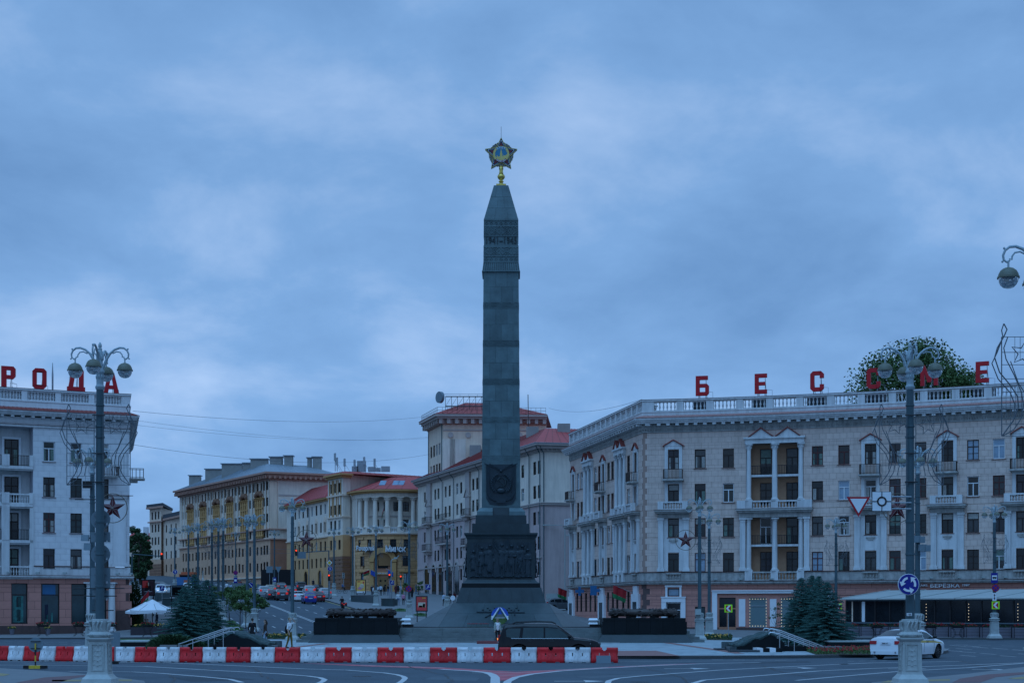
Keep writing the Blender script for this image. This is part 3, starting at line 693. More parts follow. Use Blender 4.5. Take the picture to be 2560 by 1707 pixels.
for q in range(5):
 a=90+36+72*q;pts=[(.2*math.cos(R(a)),.2*math.sin(R(a)))]
 for k in range(9):
  an=a-25+50*k/8;r1=SR*(.69 if k%2==0 else .745);pts.append((r1*math.cos(R(an)),r1*math.sin(R(an))))
 ry.plate(pts,-.07,.07,0,so_)
 for k in range(5):
  an=R(a-22+11*k)
  gr.add([],[]);p0=Vector((math.cos(an),math.sin(an)));n_=Vector((-p0 .y,p0 .x))*.013
  for yy,y2 in ((-.085,-.07),(.07,.085)):
   qd=[p0*.5-n_,p0*SR*.74-n_,p0*SR*.74+n_,p0*.5+n_];gr.plate([tuple(v) for v in qd],yy,y2,0,so_)
  for rr in (.68,.80,.91):
   for yy in (-.075,.075):
    b=an+R(5.5);bl.ball((MX+rr*math.cos(b),MY+yy,SZ+rr*math.sin(b)),.024,6,4)
 a=R(90+72*q);d=Vector((math.cos(a),math.sin(a)));n_=Vector((-d.y,d.x))
 for sg in (-1,1):
  b=R(90+72*q+36*sg);iv=Vector((math.cos(b),math.sin(b)))*SR*.49;tp=d*SR;e_=(tp-iv);en=Vector((-e_.y,e_.x)).normalized()*.016
  for yy,y2 in ((-.15,-.12),(.12,.15)):gr.plate([tuple(v) for v in (iv-en,tp-en,tp+en,iv+en)],yy,y2,0,so_)
  for k in range(6):
   p=iv.lerp(tp,.10+.15*k)-d*.0;c=p.lerp(d*(.62+.05*k),.34 if k<5 else .5)
   for yy in (-.14,.14):bl.ball((MX+c.x,MY+yy,SZ+c.y),.026,6,4)
ry.build('star_rays','enamel_navy',star);gr.build('gilt_edges','gold_paint',star);bl.build('stones','bulb',star)
rw=MB()
for q in range(5):
 a=R(90+72*q);d=Vector((math.cos(a),math.sin(a)));n_=Vector((-d.y,d.x))
 for yy,y2 in ((-.145,-.12),(.12,.145)):rw.plate([tuple(v) for v in (d*.55+n_*.16,d*.55-n_*.16,d*.90)],yy,y2,0,so_)
rw.build('red_wedges','enamel_red',star)
def disc(r,n=28):return [(r*math.cos(2*math.pi*k/n),r*math.sin(2*math.pi*k/n)) for k in range(n)]
med=pl(disc(.62),-.175,.175,'gold_paint','medallion',mon)
pl(disc(.585),-.185,.185,'enamel_blue','blue_field',med)
tw=MB()
sil=[(-.52,-.28),(-.34,-.24),(-.34,-.14),(-.30,-.05),(-.26,-.14),(-.24,-.2),(-.10,-.16),(-.09,.02),(-.06,.10),(-.055,.20),(-.03,.26),(-.012,.42),(.012,.42),(.03,.26),(.055,.20),(.06,.10),(.09,.02),(.10,-.16),(.16,-.14),(.18,-.04),(.22,-.12),(.40,-.06),(.42,.0),(.55,-.1),(.44,-.36),(.26,-.50),(0,-.56),(-.26,-.50),(-.44,-.38)]
for yy,y2 in ((-.20,-.18),(.18,.20)):
 tw.plate(sil,yy,y2,0,so_)
 for sg in (-1,1):
  arc=[(sg*.60*math.cos(R(a_)),.60*math.sin(R(a_))) for a_ in range(-50,56,12)];inn=[(sg*(.44+.04*(i%2))*math.cos(R(a_)),(.44+.04*(i%2))*math.sin(R(a_))) for i,a_ in enumerate(range(-50,56,12))]
  tw.plate(arc+inn[::-1],yy-.004*(1 if yy<0 else 0),y2+.004*(1 if yy>0 else 0),0,so_)
tw.build('gilt_tower_and_wreath','gold_paint',med)
rb=MB();arc=[(.62*math.cos(R(a_)),.62*math.sin(R(a_))) for a_ in range(225,320,10)];inn=[(.47*math.cos(R(a_)),.47*math.sin(R(a_))) for a_ in range(225,320,10)]
rb.plate(arc+inn[::-1],-.215,-.19,0,so_);rb.plate(arc+inn[::-1],.19,.215,0,so_);rb.build('red_ribbon','enamel_red',med)
def arc_text(s,r,a0,step,size,par,matn,y,up=True):
 for i,ch in enumerate(s):
  a=a0+step*i;m_=text_mesh(ch,size,.008,'letter',matn,bold=.004)
  m_.transform(Matrix.Rotation(-(R(a)-R(90 if up else 270)),4,'Y'));inst(m_,'letter',par,(MX+r*math.cos(R(a)),MY+y,SZ+r*math.sin(R(a))))
arc_text('СССР',.485,122,-21,.17,med,'sign_white',-.193);arc_text('ПОБЕДА',.55,236,13.6,.15,med,'sign_white',-.222,up=False)
am=MB();am.tube([(MX,MY,SZ+SR*.95),(MX,MY,38.95)],.014,5);am.build('lightning_rod','iron',mon)
# ---- base tiers
def tier(nm,z0,z1,a0,a1,matn,n=0):
 mb=MB();mb.frus(MX,MY,z0,z1,a0-(.02 if n else 0),a1-(.02 if n else 0));mb.build(nm,'granite_joint' if n else matn,mon)
 if n:
  hf=lambda z:a0+(a1-a0)*(z-z0)/(z1-z0)
  for s in range(4):
   for i in range(n):
    m2=MB();u0,u1=-a0+2*a0*i/n,-a0+2*a0*(i+1)/n;side_slab(m2,s,u0+.006,u1-.006,z0+.004,z1-.004,-.05,rg.uniform(0,.004),hf);m2 .build('plinth_slab',matn,mon)
  m3=MB();m3 .frus(MX,MY,z1-.03,z1,a1-.01,a1-.01);m3 .build('tier_top',matn,mon)
tier('plinth',2.94,4.09,3.32,2.97,'granite_dark',8)
tier('plinth_band',4.09,4.41,2.92,2.88,'granite_black');
mo=MB();mo.frus(MX,MY,4.41,4.48,2.86,2.80);mo.frus(MX,MY,4.48,4.60,2.74,2.62);mo.frus(MX,MY,4.60,4.70,2.60,2.56);mo.build('base_moulding','granite_dark',mon)
tier('relief_block',4.70,7.55,2.52,2.50,'granite_dark')
co=MB();co.frus(MX,MY,7.73,7.88,2.56,2.60);co.frus(MX,MY,7.88,8.02,2.62,2.70);co.frus(MX,MY,8.02,8.14,2.72,2.72);co.frus(MX,MY,7.55,7.73,2.51,2.51);co.build('cornice','granite_dark',mon)
tier('upper_tier',8.14,8.85,2.14,2.12,'granite_dark',3);tier('upper_tier',8.85,9.49,1.90,1.88,'granite_dark',3)
wd=MB()
for sx in (-1,1):
 for sy in (-1,1):
  x0,x1=sorted((sx*.62,sx*1.80));y0,y1=sorted((sy*.62,sy*1.80))
  wd.hexa([(MX+x0,MY+y0,9.49),(MX+x1,MY+y0,9.49),(MX+x1,MY+y1,9.49),(MX+x0,MY+y1,9.49),(MX+x0+.0,MY+y0,9.78),(MX+x1,MY+y0,9.78),(MX+x1,MY+y1,9.78),(MX+x0,MY+y1,9.78)])
  a,b=(x0,x1-.28) if sx>0 else (x0+.28,x1);c,d=(y0,y1-.28) if sy>0 else (y0+.28,y1)
  wd.hexa([(MX+x0,MY+y0,9.78),(MX+x1,MY+y0,9.78),(MX+x1,MY+y1,9.78),(MX+x0,MY+y1,9.78),(MX+a,MY+c,10.06),(MX+b,MY+c,10.06),(MX+b,MY+d,10.06),(MX+a,MY+d,10.06)])
wd.build('corner_wedges','granite',mon);ck=MB();ck.frus(MX,MY,9.49,10.08,1.62,1.48);ck.build('foot_block','granite_dark',mon)
sl_=MB();zt,zb=2.94,1.22;at,ab,cl_=3.5,6.68,4.45
def slope_face(pts,nm,n=(1,)):m_=MB();m_.add(pts,[tuple(range(len(pts)))]);return m_
for s in range(4):
 def T(x,y,z):return [(MX+x,MY+y,z),(MX-y,MY+x,z),(MX-x,MY-y,z),(MX+y,MY-x,z)][s]
 zm=(zt+zb)/2+.1;f=(zt-zm)/(zt-zb)
 def fx(h,t):return at+(h-at)*t
 def slab4(p,nm='slope_slab'):
  c=sum((Vector(q) for q in p),Vector())/len(p);nrm=(Vector(p[1])-Vector(p[0])).cross(Vector(p[2])-Vector(p[0])).normalized()
  if nrm.z<0:nrm=-nrm
  q=[c+(Vector(v)-c)*(1-.008/max(.3,(Vector(v)-c).length)*1.4) for v in p];n_=len(p);e_=rg.uniform(0,.004)
  m_=MB();m_.add([v+nrm*e_ for v in q]+[v-nrm*.06 for v in q],[tuple(range(n_))]+[(i,(i+1)%n_,(i+1)%n_+n_,i+n_)[::-1] for i in range(n_)])
  m_.build(nm,'granite_slope',mon)
 for (t0,t1,n_) in ((0,f,3),(f,1,5)):
  for i in range(n_):
   def pt(t,k):h=fx(cl_,t);y=-fx(ab,t);return T(-h+2*h*k,y,zt+(zb-zt)*t)
   slab4([pt(t1,i/n_),pt(t1,(i+1)/n_),pt(t0,(i+1)/n_),pt(t0,i/n_)])
 A0=Vector(T(at,-at,zt));B0=Vector(T(cl_,-ab,zb));C0=Vector(T(ab,-cl_,zb))
 slab4([A0 .lerp(B0,f),A0 .lerp(C0,f),A0]);
 m0,m1=A0 .lerp(B0,f),A0 .lerp(C0,f);slab4([B0,B0 .lerp(C0,.5),m0 .lerp(m1,.5),m0]);slab4([B0 .lerp(C0,.5),C0,m1,m0 .lerp(m1,.5)])
cr=MB();oc=[]
for s in range(4):
 for x,y in ((-cl_,-ab),(cl_,-ab)):oc.append([(x,y),(-y,x),(-x,-y),(y,-x)][s])
n_=8;vs_=[(MX+x*.99,MY+y*.99,zb-.0) for x,y in oc]+[(MX+(at-.06)*(1 if x>0 else -1),MY+(at-.06)*(1 if y>0 else -1),zt-.05) for x,y in oc]
cr.add(vs_,[(i,(i+1)%8,(i+1)%8+8,i+8) for i in range(8)]+[tuple(range(8,16))]);cr.build('slope_core','granite_joint',mon)
ft=MB();ft.prism([(MX+x*1.03,MY+y*1.03) for x,y in oc],1.15,1.23);ft.build('slope_foot','granite_black',mon)
lt=MB();lt.frus(MX,MY,2.9,2.95,3.48,3.48);lt.build('slope_top','granite_slope',mon)
# ---- bas-relief panels with figures in bronze
rp0=MB();rp0 .box(MX-2.28,MX+2.28,MY-2.535,MY-2.49,4.82,7.45);panel=rp0 .build('relief_panel','bronze_dark',mon)
def relief(mesh_key,x,z,sc_,rot,dep=.55,**kw):
 res,tags,k=figure_mesh(mesh_key,.03,**kw);me=res.copy();me.materials.clear();me.materials.append(M['bronze_dark']);me.name='relief_figure'
 me.transform(Matrix.Diagonal((1,dep,1,1))@Matrix.Rotation(rot,4,'Z')@Matrix.Scale(sc_,4));inst(me,'relief_figure',panel,(MX+x,MY-2.56,z))
for (kk_,x,z,s_,r_,kw) in [('rA',-2.02,4.86,1.12,.5,dict(pose='walk',coat=.3)),('rB',-1.55,4.84,.80,-.9,dict(pose='phone',female=True,skirt=.55)),('rC',-1.40,5.1,1.12,.2,dict(pose='contra',coat=.2)),('rD',-.80,4.9,1.34,.15,dict(pose='stand',coat=.55)),('rE',.08,4.9,1.36,-.1,dict(pose='raise',coat=.25)),('rF',.80,4.92,1.32,-.2,dict(pose='fold',coat=.2)),('rG',1.25,5.15,1.15,-.3,dict(pose='contra')),('rH',1.42,4.86,.82,.9,dict(pose='walk')),('rI',1.60,5.2,1.15,.1,dict(pose='stand')),('rJ',1.98,4.86,1.20,-.4,dict(pose='fold',coat=.75)),('rA',-1.05,5.25,1.05,.3,{}),('rG',.45,5.3,1.05,.2,{})]:
 relief(kk_,x,z,s_,r_,**kw)
hl=MB()
for x,z,s_ in [(-.80,7.16,1.34),(.08,7.2,1.36),(.80,7.14,1.32),(-2.02,6.73,1.12),(-1.4,6.97,1.12),(1.98,6.86,1.2),(1.6,7.12,1.15)]:hl.ball((MX+x,MY-2.63,z+.03),.135,10,6,sy=.8,sz=.7)
hl.build('relief_helmets','bronze_dark',panel,smooth=True)
fg=MB();n_=12
rows=[]
for i in range(n_+1):
 t=i/n_;x=-.62+1.2*t;wv=.05*math.sin(t*9);rows.append([(MX+x,MY-2.60-wv,7.22+.42*t**.6+.03*math.sin(7*t)),(MX+x+.1,MY-2.58+wv,6.98-.15*t+.05*math.sin(8*t))])
for i in range(n_):fg.add([rows[i][0],rows[i+1][0],rows[i+1][1],rows[i][1]]+[(p[0],MY-2.5,p[2]) for p in (rows[i][0],rows[i+1][0],rows[i+1][1],rows[i][1])],[(3,2,1,0),(0,1,5,4),(2,3,7,6)])
fg.tube([(MX-.62,MY-2.6,6.6),(MX-.55,MY-2.6,7.7)],.03,6)
for x in (1.35,1.5,1.72,1.9,-1.9,-1.62):fg.tube([(MX+x,MY-2.58,6.6),(MX+x+rg.uniform(-.1,.1),MY-2.58,7.45)],.02,5);fg.plate([(0,0),(.07,-.2),(-.07,-.2)],-.02,.02,0,(MX+x,MY-2.58,7.42))
fg.build('relief_flag_and_rifles','bronze_dark',panel,smooth=True)
gd=MB()
for i in range(26):gd.ball((MX-2.2+4.4*i/25,MY-2.58,4.90+rg.uniform(-.03,.05)),rg.uniform(.10,.17),7,5,sy=.7,sz=.55)
gd.build('relief_ground','bronze_dark',panel,smooth=True)
bf=MB()
for a in ((-2.36,-2.26),(2.26,2.36)):bf.box(MX+a[0],MX+a[1],MY-2.57,MY-2.5,4.75,7.5)
bf.build('relief_border','granite_dark',panel)
for sx in (-1,1):
 sp=MB();sp.box(*(sorted((MX+sx*2.49,MX+sx*2.53))),MY-2.2,MY+2.2,4.82,7.45);spo=sp.build('relief_panel','bronze_dark',mon)
 for y,kk_ in ((-1.8,'rA'),(-1.1,'rD'),(-.3,'rE'),(.5,'rF'),(1.3,'rJ')):
  res,tags,k=figure_mesh(kk_,.03);me=res.copy();me.materials.clear();me.materials.append(M['bronze_dark']);me.transform(Matrix.Rotation(sx*R(90),4,'Z')@Matrix.Diagonal((1,.6,1,1))@Matrix.Scale(1.3,4));inst(me,'relief_figure',spo,(MX+sx*2.56,MY+y,4.88))
  # ---- bronze coat of arms on the shaft
EY=MY-hw(11.8)-.0
eb=MB();eb.plate([(-1.12,13.30),(1.12,13.30),(1.10,10.75),(.85,10.35),(.35,10.25),(-.35,10.25),(-.85,10.35),(-1.10,10.75)],-.06,.06,0,(MX,EY,0));emb=eb.build('bronze_emblem','bronze_dark',mon)
em_=MB()
for sg in (-1,1):
 em_.tube([(MX+sg*1.25,EY-.12,13.38),(MX+sg*.0,EY-.12,12.82)],.035,6);em_.tube([(MX+sg*.9,EY-.14,13.36),(MX+sg*.05,EY-.14,12.90)],.03,6)
 for q,(xo,zo) in enumerate([(1.04,0),(.96,-.03),(.88,-.06)]):
  em_.tube([(MX+sg*xo,EY-.09,13.1+zo),(MX+sg*(xo+.02),EY-.1,12.0),(MX+sg*(xo-.02),EY-.1,11.2-q*.02),(MX+sg*(xo-.22),EY-.11,10.78+q*.03),(MX+sg*(xo-.55),EY-.12,10.62+q*.05),(MX+sg*.22,EY-.11,10.60+q*.06)],.055,6)
 for q,(r0,rr) in enumerate([(.74,.07),(.62,.06),(.52,.05)]):
  em_.tube([(MX+sg*r0*math.cos(R(a)),EY-.12,11.82+r0*1.05*math.sin(R(a))) for a in range(-50,80,13)],rr,7)
 for a in range(-40,80,12):em_.ball((MX+sg*.72*math.cos(R(a)),EY-.17,11.82+.76*math.sin(R(a))),.085,7,5)
 for k in range(4):em_.box(*(sorted((MX+sg*(.34+.12*k),MX+sg*(.42+.12*k)))),EY-.2,EY-.05,11.18+.16*k,11.34+.16*k)
em_.ball((MX,EY-.08,11.32),.36,14,8,sy=.5,sz=.62);em_.ball((MX,EY-.10,12.80),.12,8,5)
em_.plate(star_poly(.12,.05),-.04,.03,0,(MX,EY-.16,12.55));em_.box(MX-.34,MX+.34,EY-.18,EY-.05,10.42,10.78)
em_.build('emblem_wreath','bronze_dark',emb,smooth=True)
hs_=MB();hs_.tube([(MX+.34*math.cos(R(a))+.02,EY-.15,11.98+.34*math.sin(R(a))) for a in range(-120,95,15)],[.02+.035*math.sin(math.pi*i/14) for i in range(15)],6);hs_.tube([(MX-.15,EY-.15,11.69),(MX-.28,EY-.15,11.56)],.04,6)
hs_.tube([(MX-.18,EY-.17,12.16),(MX+.26,EY-.17,11.70)],.035,6);hs_.tube([(MX-.30,EY-.17,12.10),(MX-.06,EY-.17,12.32)],.06,6);hs_.build('emblem_sickle_and_hammer','granite_dark',emb,smooth=True)
# ---- sword lying on the slope, wreath ribbon
def slope_pt(x,t):return (MX+x,MY-(at+(ab-at)*t)-.03,zt+(zb-zt)*t+.03)
sw_=MB();sw_.tube([slope_pt(-1.75,.40),slope_pt(1.75,.42)],.05,6);sw_.tube([slope_pt(1.0,.30),slope_pt(1.02,.54)],.04,6);sw_.tube([slope_pt(-1.1,.62),slope_pt(-.3,.36),slope_pt(.5,.30)],.06,6)
for i in range(16):p=slope_pt(-1.3+2.6*i/15,.30+.08*math.sin(i*2.1));sw_.ball(p,.08,6,4,sz=.6)
sw_.build('bronze_sword','bronze_dark',mon,smooth=True)
# ---- platform, steps and wing pedestals
plat=thing('stepped_platform','broad grey stone steps and platform under the obelisk','steps',(MX,MY,.15))
SY0,SY1,n_st=111.3,113.6,6
pf=MB();pf.box(MX-12.3,MX+12.3,SY1,131,.15,1.15);pf.build('platform','step_stone',plat)
for i in range(n_st):
 z1=.15+(i+1)/n_st*1.0;y0=SY0+(SY1-SY0)*i/n_st;x=-8.3
 while x<8.3:
  w_=rg.choice([1.6,2.1,2.6]);x1=min(8.3,x+w_);m_=MB();m_.box(MX+x+.006,MX+x1-.006,y0+rg.uniform(0,.012),SY1+.05,z1-.165,z1+rg.uniform(-.006,.0));m_.build('step_block','step_stone',plat);x=x1
ef=MB();ef.box(MX-9,MX+9,SY1-.02,SY1+.6,1.15,1.19);ef.build('platform_edge','kerb',plat)
pk=MB();pk.box(MX-8.3,MX+8.3,SY0-.35,SY0+.02,.15,.21);pk.build('foot_kerb','kerb',plat)
for sx in (-1,1):
 lb='left' if sx<0 else 'right'
 ped=thing('wreath_pedestal','black granite pedestal of stacked blocks at the %s end of the steps'%lb,'pedestal',(MX+sx*10.05,113.5,.15),'pedestals beside the steps')
 cx=MX+sx*10.05;hf=2.96
 b_=MB();b_.hexa([(cx-hf-.35,111.1,.15),(cx+hf+.35,111.1,.15),(cx+hf+.35,117.2,.15),(cx-hf-.35,117.2,.15),(cx-hf+.05,111.5,.78),(cx+hf-.05,111.5,.78),(cx+hf-.05,117.0,.78),(cx-hf+.05,117.0,.78)]);b_.build('sloped_foot','granite_dark',ped)
 for i in range(7):
  u0,u1=cx-hf+2*hf*i/7,cx-hf+2*hf*(i+1)/7;m_=MB();m_.box(u0+.006,u1-.006,111.42+rg.uniform(0,.01),112.2,.78,1.62);m_.build('granite_block','granite_black',ped)
  m_=MB();m_.box(u0*.975+cx*.025+.006,u1*.975+cx*.025-.006,111.6,112.3,1.62,1.88);m_.build('granite_block','granite_black',ped)
 m_=MB();m_.box(cx-hf+.02,cx+hf-.02,112.2,117,.7,1.615);m_.box(cx-hf+.1,cx+hf-.1,112.3,116.9,1.615,1.875);m_.build('pedestal_core','granite_black',ped)
 wr=thing('bronze_wreath','dark bronze laurel wreath lying flat on the %s black pedestal'%lb,'wreath',(cx+.1,114.2,1.88),'bronze wreaths')
 ct=(cx+.1,114.2);Rr,rr_=2.18,.27
 m_=MB();m_.tube([(ct[0]+Rr*math.cos(a),ct[1]+Rr*math.sin(a),2.24) for a in [2*math.pi*k/48 for k in range(48)]],rr_,12,closed=True);m_.build('wreath_ring','bronze_wreath',wr,smooth=True)
 m_=MB()
 for k in range(190):
  a=2*math.pi*k/190+rg.uniform(-.02,.02)
  if 0.55<(a*8/(2*math.pi))%1.6<.80:continue
  b=rg.uniform(-1.0,2.6);rr2=rr_+.02;c=Vector((ct[0]+(Rr+rr2*math.cos(b))*math.cos(a),ct[1]+(Rr+rr2*math.cos(b))*math.sin(a),2.24+rr2*math.sin(b)))
  m_.lathe([(.06,-.03),(.085,0),(.06,.03),(.02,.035)],6,c)
  if k%2:m_.ball(c,.055,6,4)
 m_.build('wreath_leaves','bronze_wreath',wr,smooth=False)
 m_=MB()
 for k in range(8):a=2*math.pi*(k+.3)/8;m_.cb((ct[0]+Rr*math.cos(a),ct[1]+Rr*math.sin(a),1.88),(.36,.36,.14))
 m_.build('wreath_feet','granite_black',wr)
 stp=thing('side_steps','low grey stone steps outside the %s black pedestal'%lb,'steps',(cx+sx*3.6,113.5,.15),'side steps')
 for i in range(4):
  x0,x1=sorted((cx+sx*2.5,cx+sx*(4.4-.32*i)));m_=MB();m_.box(x0,x1,113.2+.3*i,117,.15+.2*i,.35+.2*i);m_.build('step_block','step_stone',stp)
 fx_=cx-sx*(hf+.45);fr_=thing('floodlight_rack','pale floodlight boxes on a perforated bracket beside the %s pedestal'%lb,'floodlight',(fx_,113.9,1.15),'floodlight racks')
 m_=MB();m_.box(fx_+sx*.28-.05,fx_+sx*.28+.05,113.8,113.9,1.19,1.85);m_.box(fx_+sx*.40-.02,fx_+sx*.40+.02,113.8,113.9,1.19,1.75);m_.build('bracket','cabinet',fr_)
 for q in range(2):
  m_=MB();zq=1.42+.28*q;m_.hexa([(fx_-.42-.1*q*-sx,113.6,zq),(fx_+.30,113.6,zq),(fx_+.30,114.0,zq),(fx_-.42,114.0,zq),(fx_-.34,113.72,zq+.16),(fx_+.24,113.72,zq+.16),(fx_+.24,114.0,zq+.16),(fx_-.34,114.0,zq+.16)]);h_=m_.build('lamp_head','cabinet',fr_)
  m_=MB();m_.hexa([(fx_-.40,113.585,zq+.015),(fx_+.28,113.585,zq+.015),(fx_+.28,113.60,zq+.015),(fx_-.40,113.60,zq+.015),(fx_-.33,113.70,zq+.15),(fx_+.23,113.70,zq+.15),(fx_+.23,113.715,zq+.15),(fx_-.33,113.715,zq+.15)]);m_.build('lens','sign_white',h_)
 m_=MB();m_.box(fx_-.3,fx_+.45,113.75,113.95,1.19,1.42);m_.build('control_box','sign_black',fr_)
pl_=MB();pl_.box(MX-1.55,MX+1.55,107.6,109.9,.15,.33);fl_o=thing('flame_plaque','low dark red stone plaque holding the flame before the steps','plaque',(MX,108.7,.15));pl_.build('slab','plaque_red',fl_o)
m_=MB();m_.lathe([(.32,.33),(.30,.37),(.12,.40),(.05,.40)],12,(MX,108.7,0));m_.build('burner','bronze_dark',fl_o)
fm=thing('eternal_flame','small orange flame burning on the dark red plaque behind the car','flame',(MX+.05,108.7,.40));m_=MB()
for k,(x,h,r_) in enumerate([(0,.36,.035),(-.10,.22,.03),(.08,.5,.035),(-.03,.27,.035),(-.22,.13,.025),(.16,.3,.025)]):
 b=(MX+.05+x,108.7+.05*k-.1,.40);m_.tube([b,(b[0]+.03,b[1],b[2]+h*.35),(b[0]-.02,b[1],b[2]+h*.7),(b[0]+.06,b[1],b[2]+h)],[r_*.6,r_,r_*.6,.01],7)
m_.build('tongues','flame',fm,smooth=True)
ws=thing('flower_wreath','round wreath of blue, white and green flowers leaning on the slope','wreath',(MX-.05,114.2,1.19));wc=(MX-.05,114.6,2.02)
def wpl(poly,y,matn,nm):q=MB();q.plate(poly,y,y+.06,0,wc);q.build(nm,matn,ws)
dd=disc(.62,24);wpl([p for p in dd if p[1]>=-.01]+[(-.62,-.02)],0,'wreath_blue','blue_flowers');wpl([(p[0],p[1]) for p in dd if p[1]<=-.15],0,'leaf','green_foot')
wpl([(-.6,-.16),(.6,-.16),(.6,.0),(-.6,.0)],-.012,'sign_white','white_flowers');wpl([(-.4,-.12),(.4,-.12),(.25,.12),(-.25,.12)],-.02,'step_stone','pale_panel')
for sg in (-1,1):
 wpl([(0,.62),(sg*.12,.56),(sg*.64,-.22),(sg*.56,-.30)][::sg],-.035,'sign_white','white_ribbon');wpl([(0,.50),(sg*.02,.42),(sg*.42,-.22),(sg*.52,-.22)][::sg],-.05,'leaf','green_ribbon')
q=MB()
for sg in (-1,1):q.tube([(wc[0]+sg*.25,wc[1]+.05,1.19),(wc[0]+sg*.1,wc[1]+.1,2.0)],.02,5)
q.build('stand','iron',ws)
cn=thing('carnation_rack','low rack of red carnations along the foot of the slope','flowers',(MX-1.5,114.0,1.19));q=MB();q2=MB()
for i in range(26):
 x=MX-2.35+1.5*i/25;q.tube([(x,114.05,1.19),(x+rg.uniform(-.03,.03),114.12,1.44)],.008,4);q2 .ball((x+rg.uniform(-.03,.03),114.12,1.46),.03,6,4)
q.build('stems','leaf_dark',cn);q2 .build('blooms','flower_red',cn)
# -- facade kit
class Fac:
 "a facade line seen from outside, left to right; d is measured outwards"
 def __init__(s,pts):
  s.V=[Vector(p) for p in pts];s.S=[0.0]
  for i in range(len(pts)-1):s.S.append(s.S[-1]+(s.V[i+1]-s.V[i]).length)
  s.L=s.S[-1];ns=[]
  for i in range(len(pts)-1):t=(s.V[i+1]-s.V[i]).normalized();ns.append(Vector((t.y,-t.x)))
  s.O=[ns[0]]
  for i in range(1,len(ns)):
   m=(ns[i-1]+ns[i]).normalized();s.O.append(m/max(.35,m.dot(ns[i])))
  s.O.append(ns[-1]);s.N=ns
 def seg(s,u):
  for i in range(len(s.S)-2):
   if u<s.S[i+1]:return i
  return len(s.S)-2
 def p(s,u,v,d=0.0):
  i=s.seg(u);t=(u-s.S[i])/(s.S[i+1]-s.S[i]);a=s.V[i]+s.O[i]*d;b=s.V[i+1]+s.O[i+1]*d
  q=a+(b-a)*t;return (q.x,q.y,v)
 def ang(s,u):i=s.seg(u);t=s.V[i+1]-s.V[i];return math.atan2(t.y,t.x)
 def upx(s,px,lo=None,hi=None):
  lo=0 if lo is None else lo;hi=s.L if hi is None else hi;best=(1e9,0)
  n=900
  for k in range(n+1):
   u=lo+(hi-lo)*k/n;q=s.p(u,0);e_=abs(pxof(q[0],q[1])-px)
   if e_<best[0]:best=(e_,u)
  return best[1]
 def br(s,u0,u1):return [u0]+[x for x in s.S if u0+.02<x<u1-.02]+[u1]
def fb(mb,f,u0,u1,v0,v1,d0,d1,mi=0):
 B=f.br(u0,u1)
 for a,b in zip(B,B[1:]):
  e_=1e-5
  q=[f.p(a+e_,v0,d1),f.p(b-e_,v0,d1),f.p(b-e_,v0,d0),f.p(a+e_,v0,d0)]
  mb.hexa(q+[(x,y,v1) for x,y,z in q],mi)
 return mb
def fbx(f,par,nm,matn,*boxes):
 mb=MB()
 for b in boxes:fb(mb,f,*b)
 return mb.build(nm,matn,par)
def free_rects(u0,u1,v0,v1,holes):
 vs=sorted({v0,v1}|{min(max(h[k],v0),v1) for h in holes for k in (2,3)});out_=[]
 for a,b in zip(vs,vs[1:]):
  if b-a<1e-4:continue
  m=(a+b)/2;iv=sorted((h[0],h[1]) for h in holes if h[2]<m<h[3]);x=u0
  for p,q in iv:
   if p>x:out_.append((x,min(p,u1),a,b))
   x=max(x,q)
  if x<u1:out_.append((x,u1,a,b))
 return out_
def wall(f,par,u0,u1,v0,v1,holes,matn,d=0.0,nm='wall',reveal=.26,rmat=None):
 mb=MB();hs=[h for h in holes if h[1]>u0 and h[0]<u1 and h[3]>v0 and h[2]<v1]
 for a,b,c,e_ in free_rects(u0,u1,v0,v1,hs):
  B=f.br(a,b)
  for x,y in zip(B,B[1:]):mb.add([f.p(x+1e-5,c,d),f.p(y-1e-5,c,d),f.p(y-1e-5,e_,d),f.p(x+1e-5,e_,d)],[(0,1,2,3)])
 for h in hs:
  r=h[4] if len(h)>4 else reveal
  P=lambda u,v,dd:f.p(u,v,dd)
  a,b,c,e_=h[:4]
  for q in ([P(a,c,d),P(a,c,d-r),P(a,e_,d-r),P(a,e_,d)],[P(b,c,d-r),P(b,c,d),P(b,e_,d),P(b,e_,d-r)],[P(a,e_,d),P(a,e_,d-r),P(b,e_,d-r),P(b,e_,d)],[P(a,c,d-r),P(a,c,d),P(b,c,d),P(b,c,d-r)]):
   mb.add(q,[(0,1,2,3)],0)
 return mb.build(nm,matn,par)
UB={}
